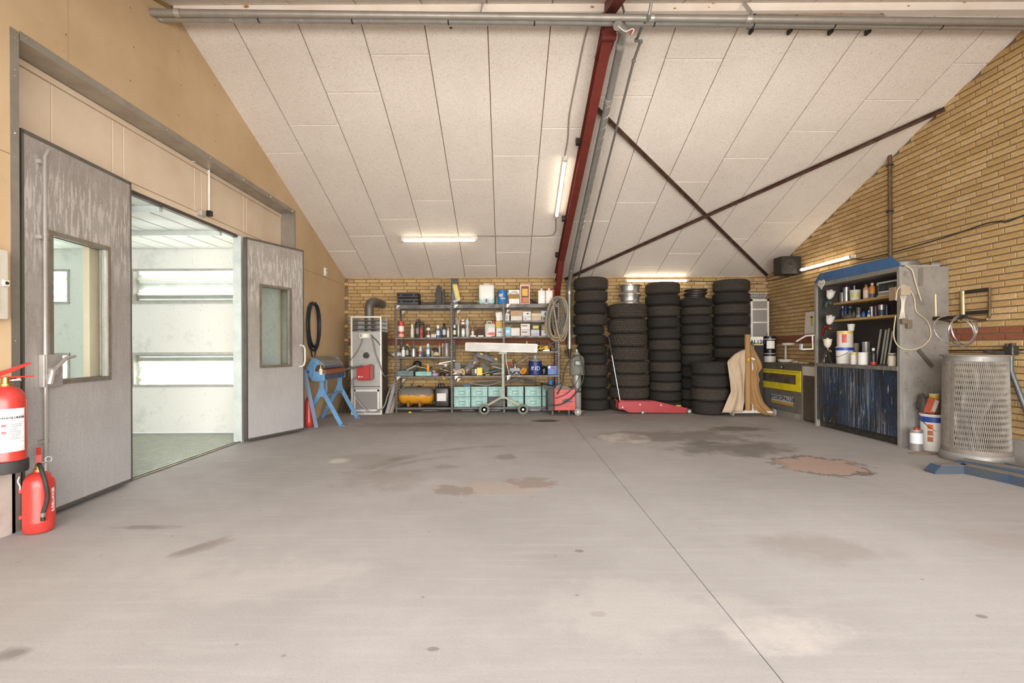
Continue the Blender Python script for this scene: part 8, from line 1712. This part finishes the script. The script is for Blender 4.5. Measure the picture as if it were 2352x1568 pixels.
mb = MB(); mb.lathe([(.0, .1), (.17, .1), (.19, .3), (.17, .55), (.12, .72), (.05, .78), (0, .79)], bc, 18); mk('rubbish', mb, mat('rubbish_brown', '4a4037', .9, 0, '2f2823', .7, 9), wb_)
mb = MB(); mb.grid(bagf, 26, 26); mk('plastic_bag', mb, PL, wb_, smooth=1.3)
mb = MB(); mb.lathe([(.0, 0), (rb1+.03, .0), (rb1+.035, .012), (0, .02)], bc+Vector((0, 0, zb1)), 36); mk('lid', mb, mat('lid_dusty', '8b8174', .6, .2, '6f665b', .5, 8), wb_)
t = thing('swivel_pipe', 'bent grey pipe with a swivel head beside the mesh bin', 'pipe', (XR-.05, 4.66, 0)); PG = mat('pipe_slate', '5f6468', .45, .4, '4d5052', .5, 8)
q0 = XW(2322, 812, XR-.06); q1 = XW(2322, 852, XR-.06); q2 = XW(2352, 930, XR-.06); q2 = q1+(q2-q1)*2.0
mb = MB(); mb.tube([q0, q1, q2, Vector((q2.x, q2.y-.1, .0))], .022, 12); mk('pipe_run', mb, PG, t)
mb = MB(); mb.box(q0+Vector((0, 0, .03)), (.07, .1, .09), None, .008); mb.cyl(q0+Vector((0, .03, .06)), q0+Vector((0, .03, .1)), .022, 10); mb.cyl(q0+Vector((0, -.02, .06)), q0+Vector((0, -.02, .105)), .022, 10); mk('swivel_head', mb, STEELDK, t)
mb = MB(); mb.bar(q0+Vector((-.02, .05, .0)), Vector((bc.x+.1, bc.y, zb1+.045)), .05, .03); mk('lid_arm', mb, STEELDK, t, smooth=0)
cable([XW(2180, 805, XR-.01), XW(2260, 804, XR-.01), XW(2352, 803, XR-.01)], .008, 'dark pipe line along the brick joint above the mesh bin')
# ------------------------------------------------------------------ blue lift arms on the floor
LB = mat('lift_blue', '34475f', .6, .1, '4b4a48', .8, 5, .42, .65); LTOP = mat('lift_dust', '7d7468', .85)
def arm(pts, w_, h_, label, endup=False):
    t = thing('lift_arm', label, 'lift arm', pts[0], 0, 'blue lift arms')
    for k_ in range(len(pts)-1):
        a, b = Vector(pts[k_]), Vector(pts[k_+1]); e = Vector((0, 0, h_/2+.001)); mb = MB(); dd = (b-a).normalized(); mb.bar(a+e-dd*(.0 if k_ == 0 else .02), b+e, w_, h_); mk('arm_section', mb, LB, t, smooth=0)
        mb = MB(); mb.bar(a+Vector((0, 0, h_+.002)), b+Vector((0, 0, h_+.002)), w_*.92, .002); mk('dusty_top', mb, LTOP, t, smooth=0)
    a, b = Vector(pts[0]), Vector(pts[1]); k = (b-a).normalized(); sd = k.cross(Vector((0, 0, 1)))
    mb = MB(); q = a-k*.0; mb.prism([q-sd*w_/2, q-sd*w_/2-k*.06, q-sd*w_/2-k*.06+Vector((0, 0, .02)), q-sd*w_/2+Vector((0, 0, h_))], sd*w_); mk('arm_tip', mb, LB, t, smooth=0)
arm([FL(2150, 1085), FL(2212, 1084), FL(2330, 1110), FL(2420, 1132)], .11, .075, 'frontmost blue lift arm with a bent tip')
arm([FL(2210, 1072), FL(2400, 1104)], .12, .075, 'middle blue lift arm lying behind the bent one'); arm([FL(2318, 1080), FL(2420, 1100)], .1, .07, 'rearmost blue lift arm at the photo edge')
# ------------------------------------------------------------------ speaker
c = XW(1808, 606, XR-.16); t = thing('loudspeaker', 'black loudspeaker box mounted high in the right corner', 'speaker', c)
a, b = P(1775, 594, 8.62), P(1807, 626, 8.62)
yF = on_x(1807, XR-.28); cc_ = Vector((XR-.17, yF+.1, 0)); zt_, zb_ = P(1790, 588, yF).z, P(1790, 629, yF).z
mb = MB(); mb.bx(XR-.36, XR-.03, yF, yF+.25, zb_, zt_, .006); mk('cabinet', mb, mat('speaker_black', '1f1c18', .5, 0, '2f2a23', .5, 8), t)
mb = MB(); mb.bx(XR-.364, XR-.36, yF+.01, yF+.24, zb_+.01, zt_-.01); mk('side_grille', mb, BLACK, t, smooth=0)
mb = MB(); mb.lathe([(.0, .012), (.05, .0), (.1, -.012), (.11, -.004), (.11, .002)], (XR-.22, yF-.002, (zb_+zt_)/2), 24, Matrix.Rotation(PI/2, 4, 'X')); mk('cone', mb, mat('speaker_cone', '2a2622', .6), t)
mb = MB(); mb.bx(XR-.12, XR+.01, yF+.08, yF+.14, zb_+.1, zb_+.14); mk('wall_bracket', mb, STEELDK, t, smooth=0)
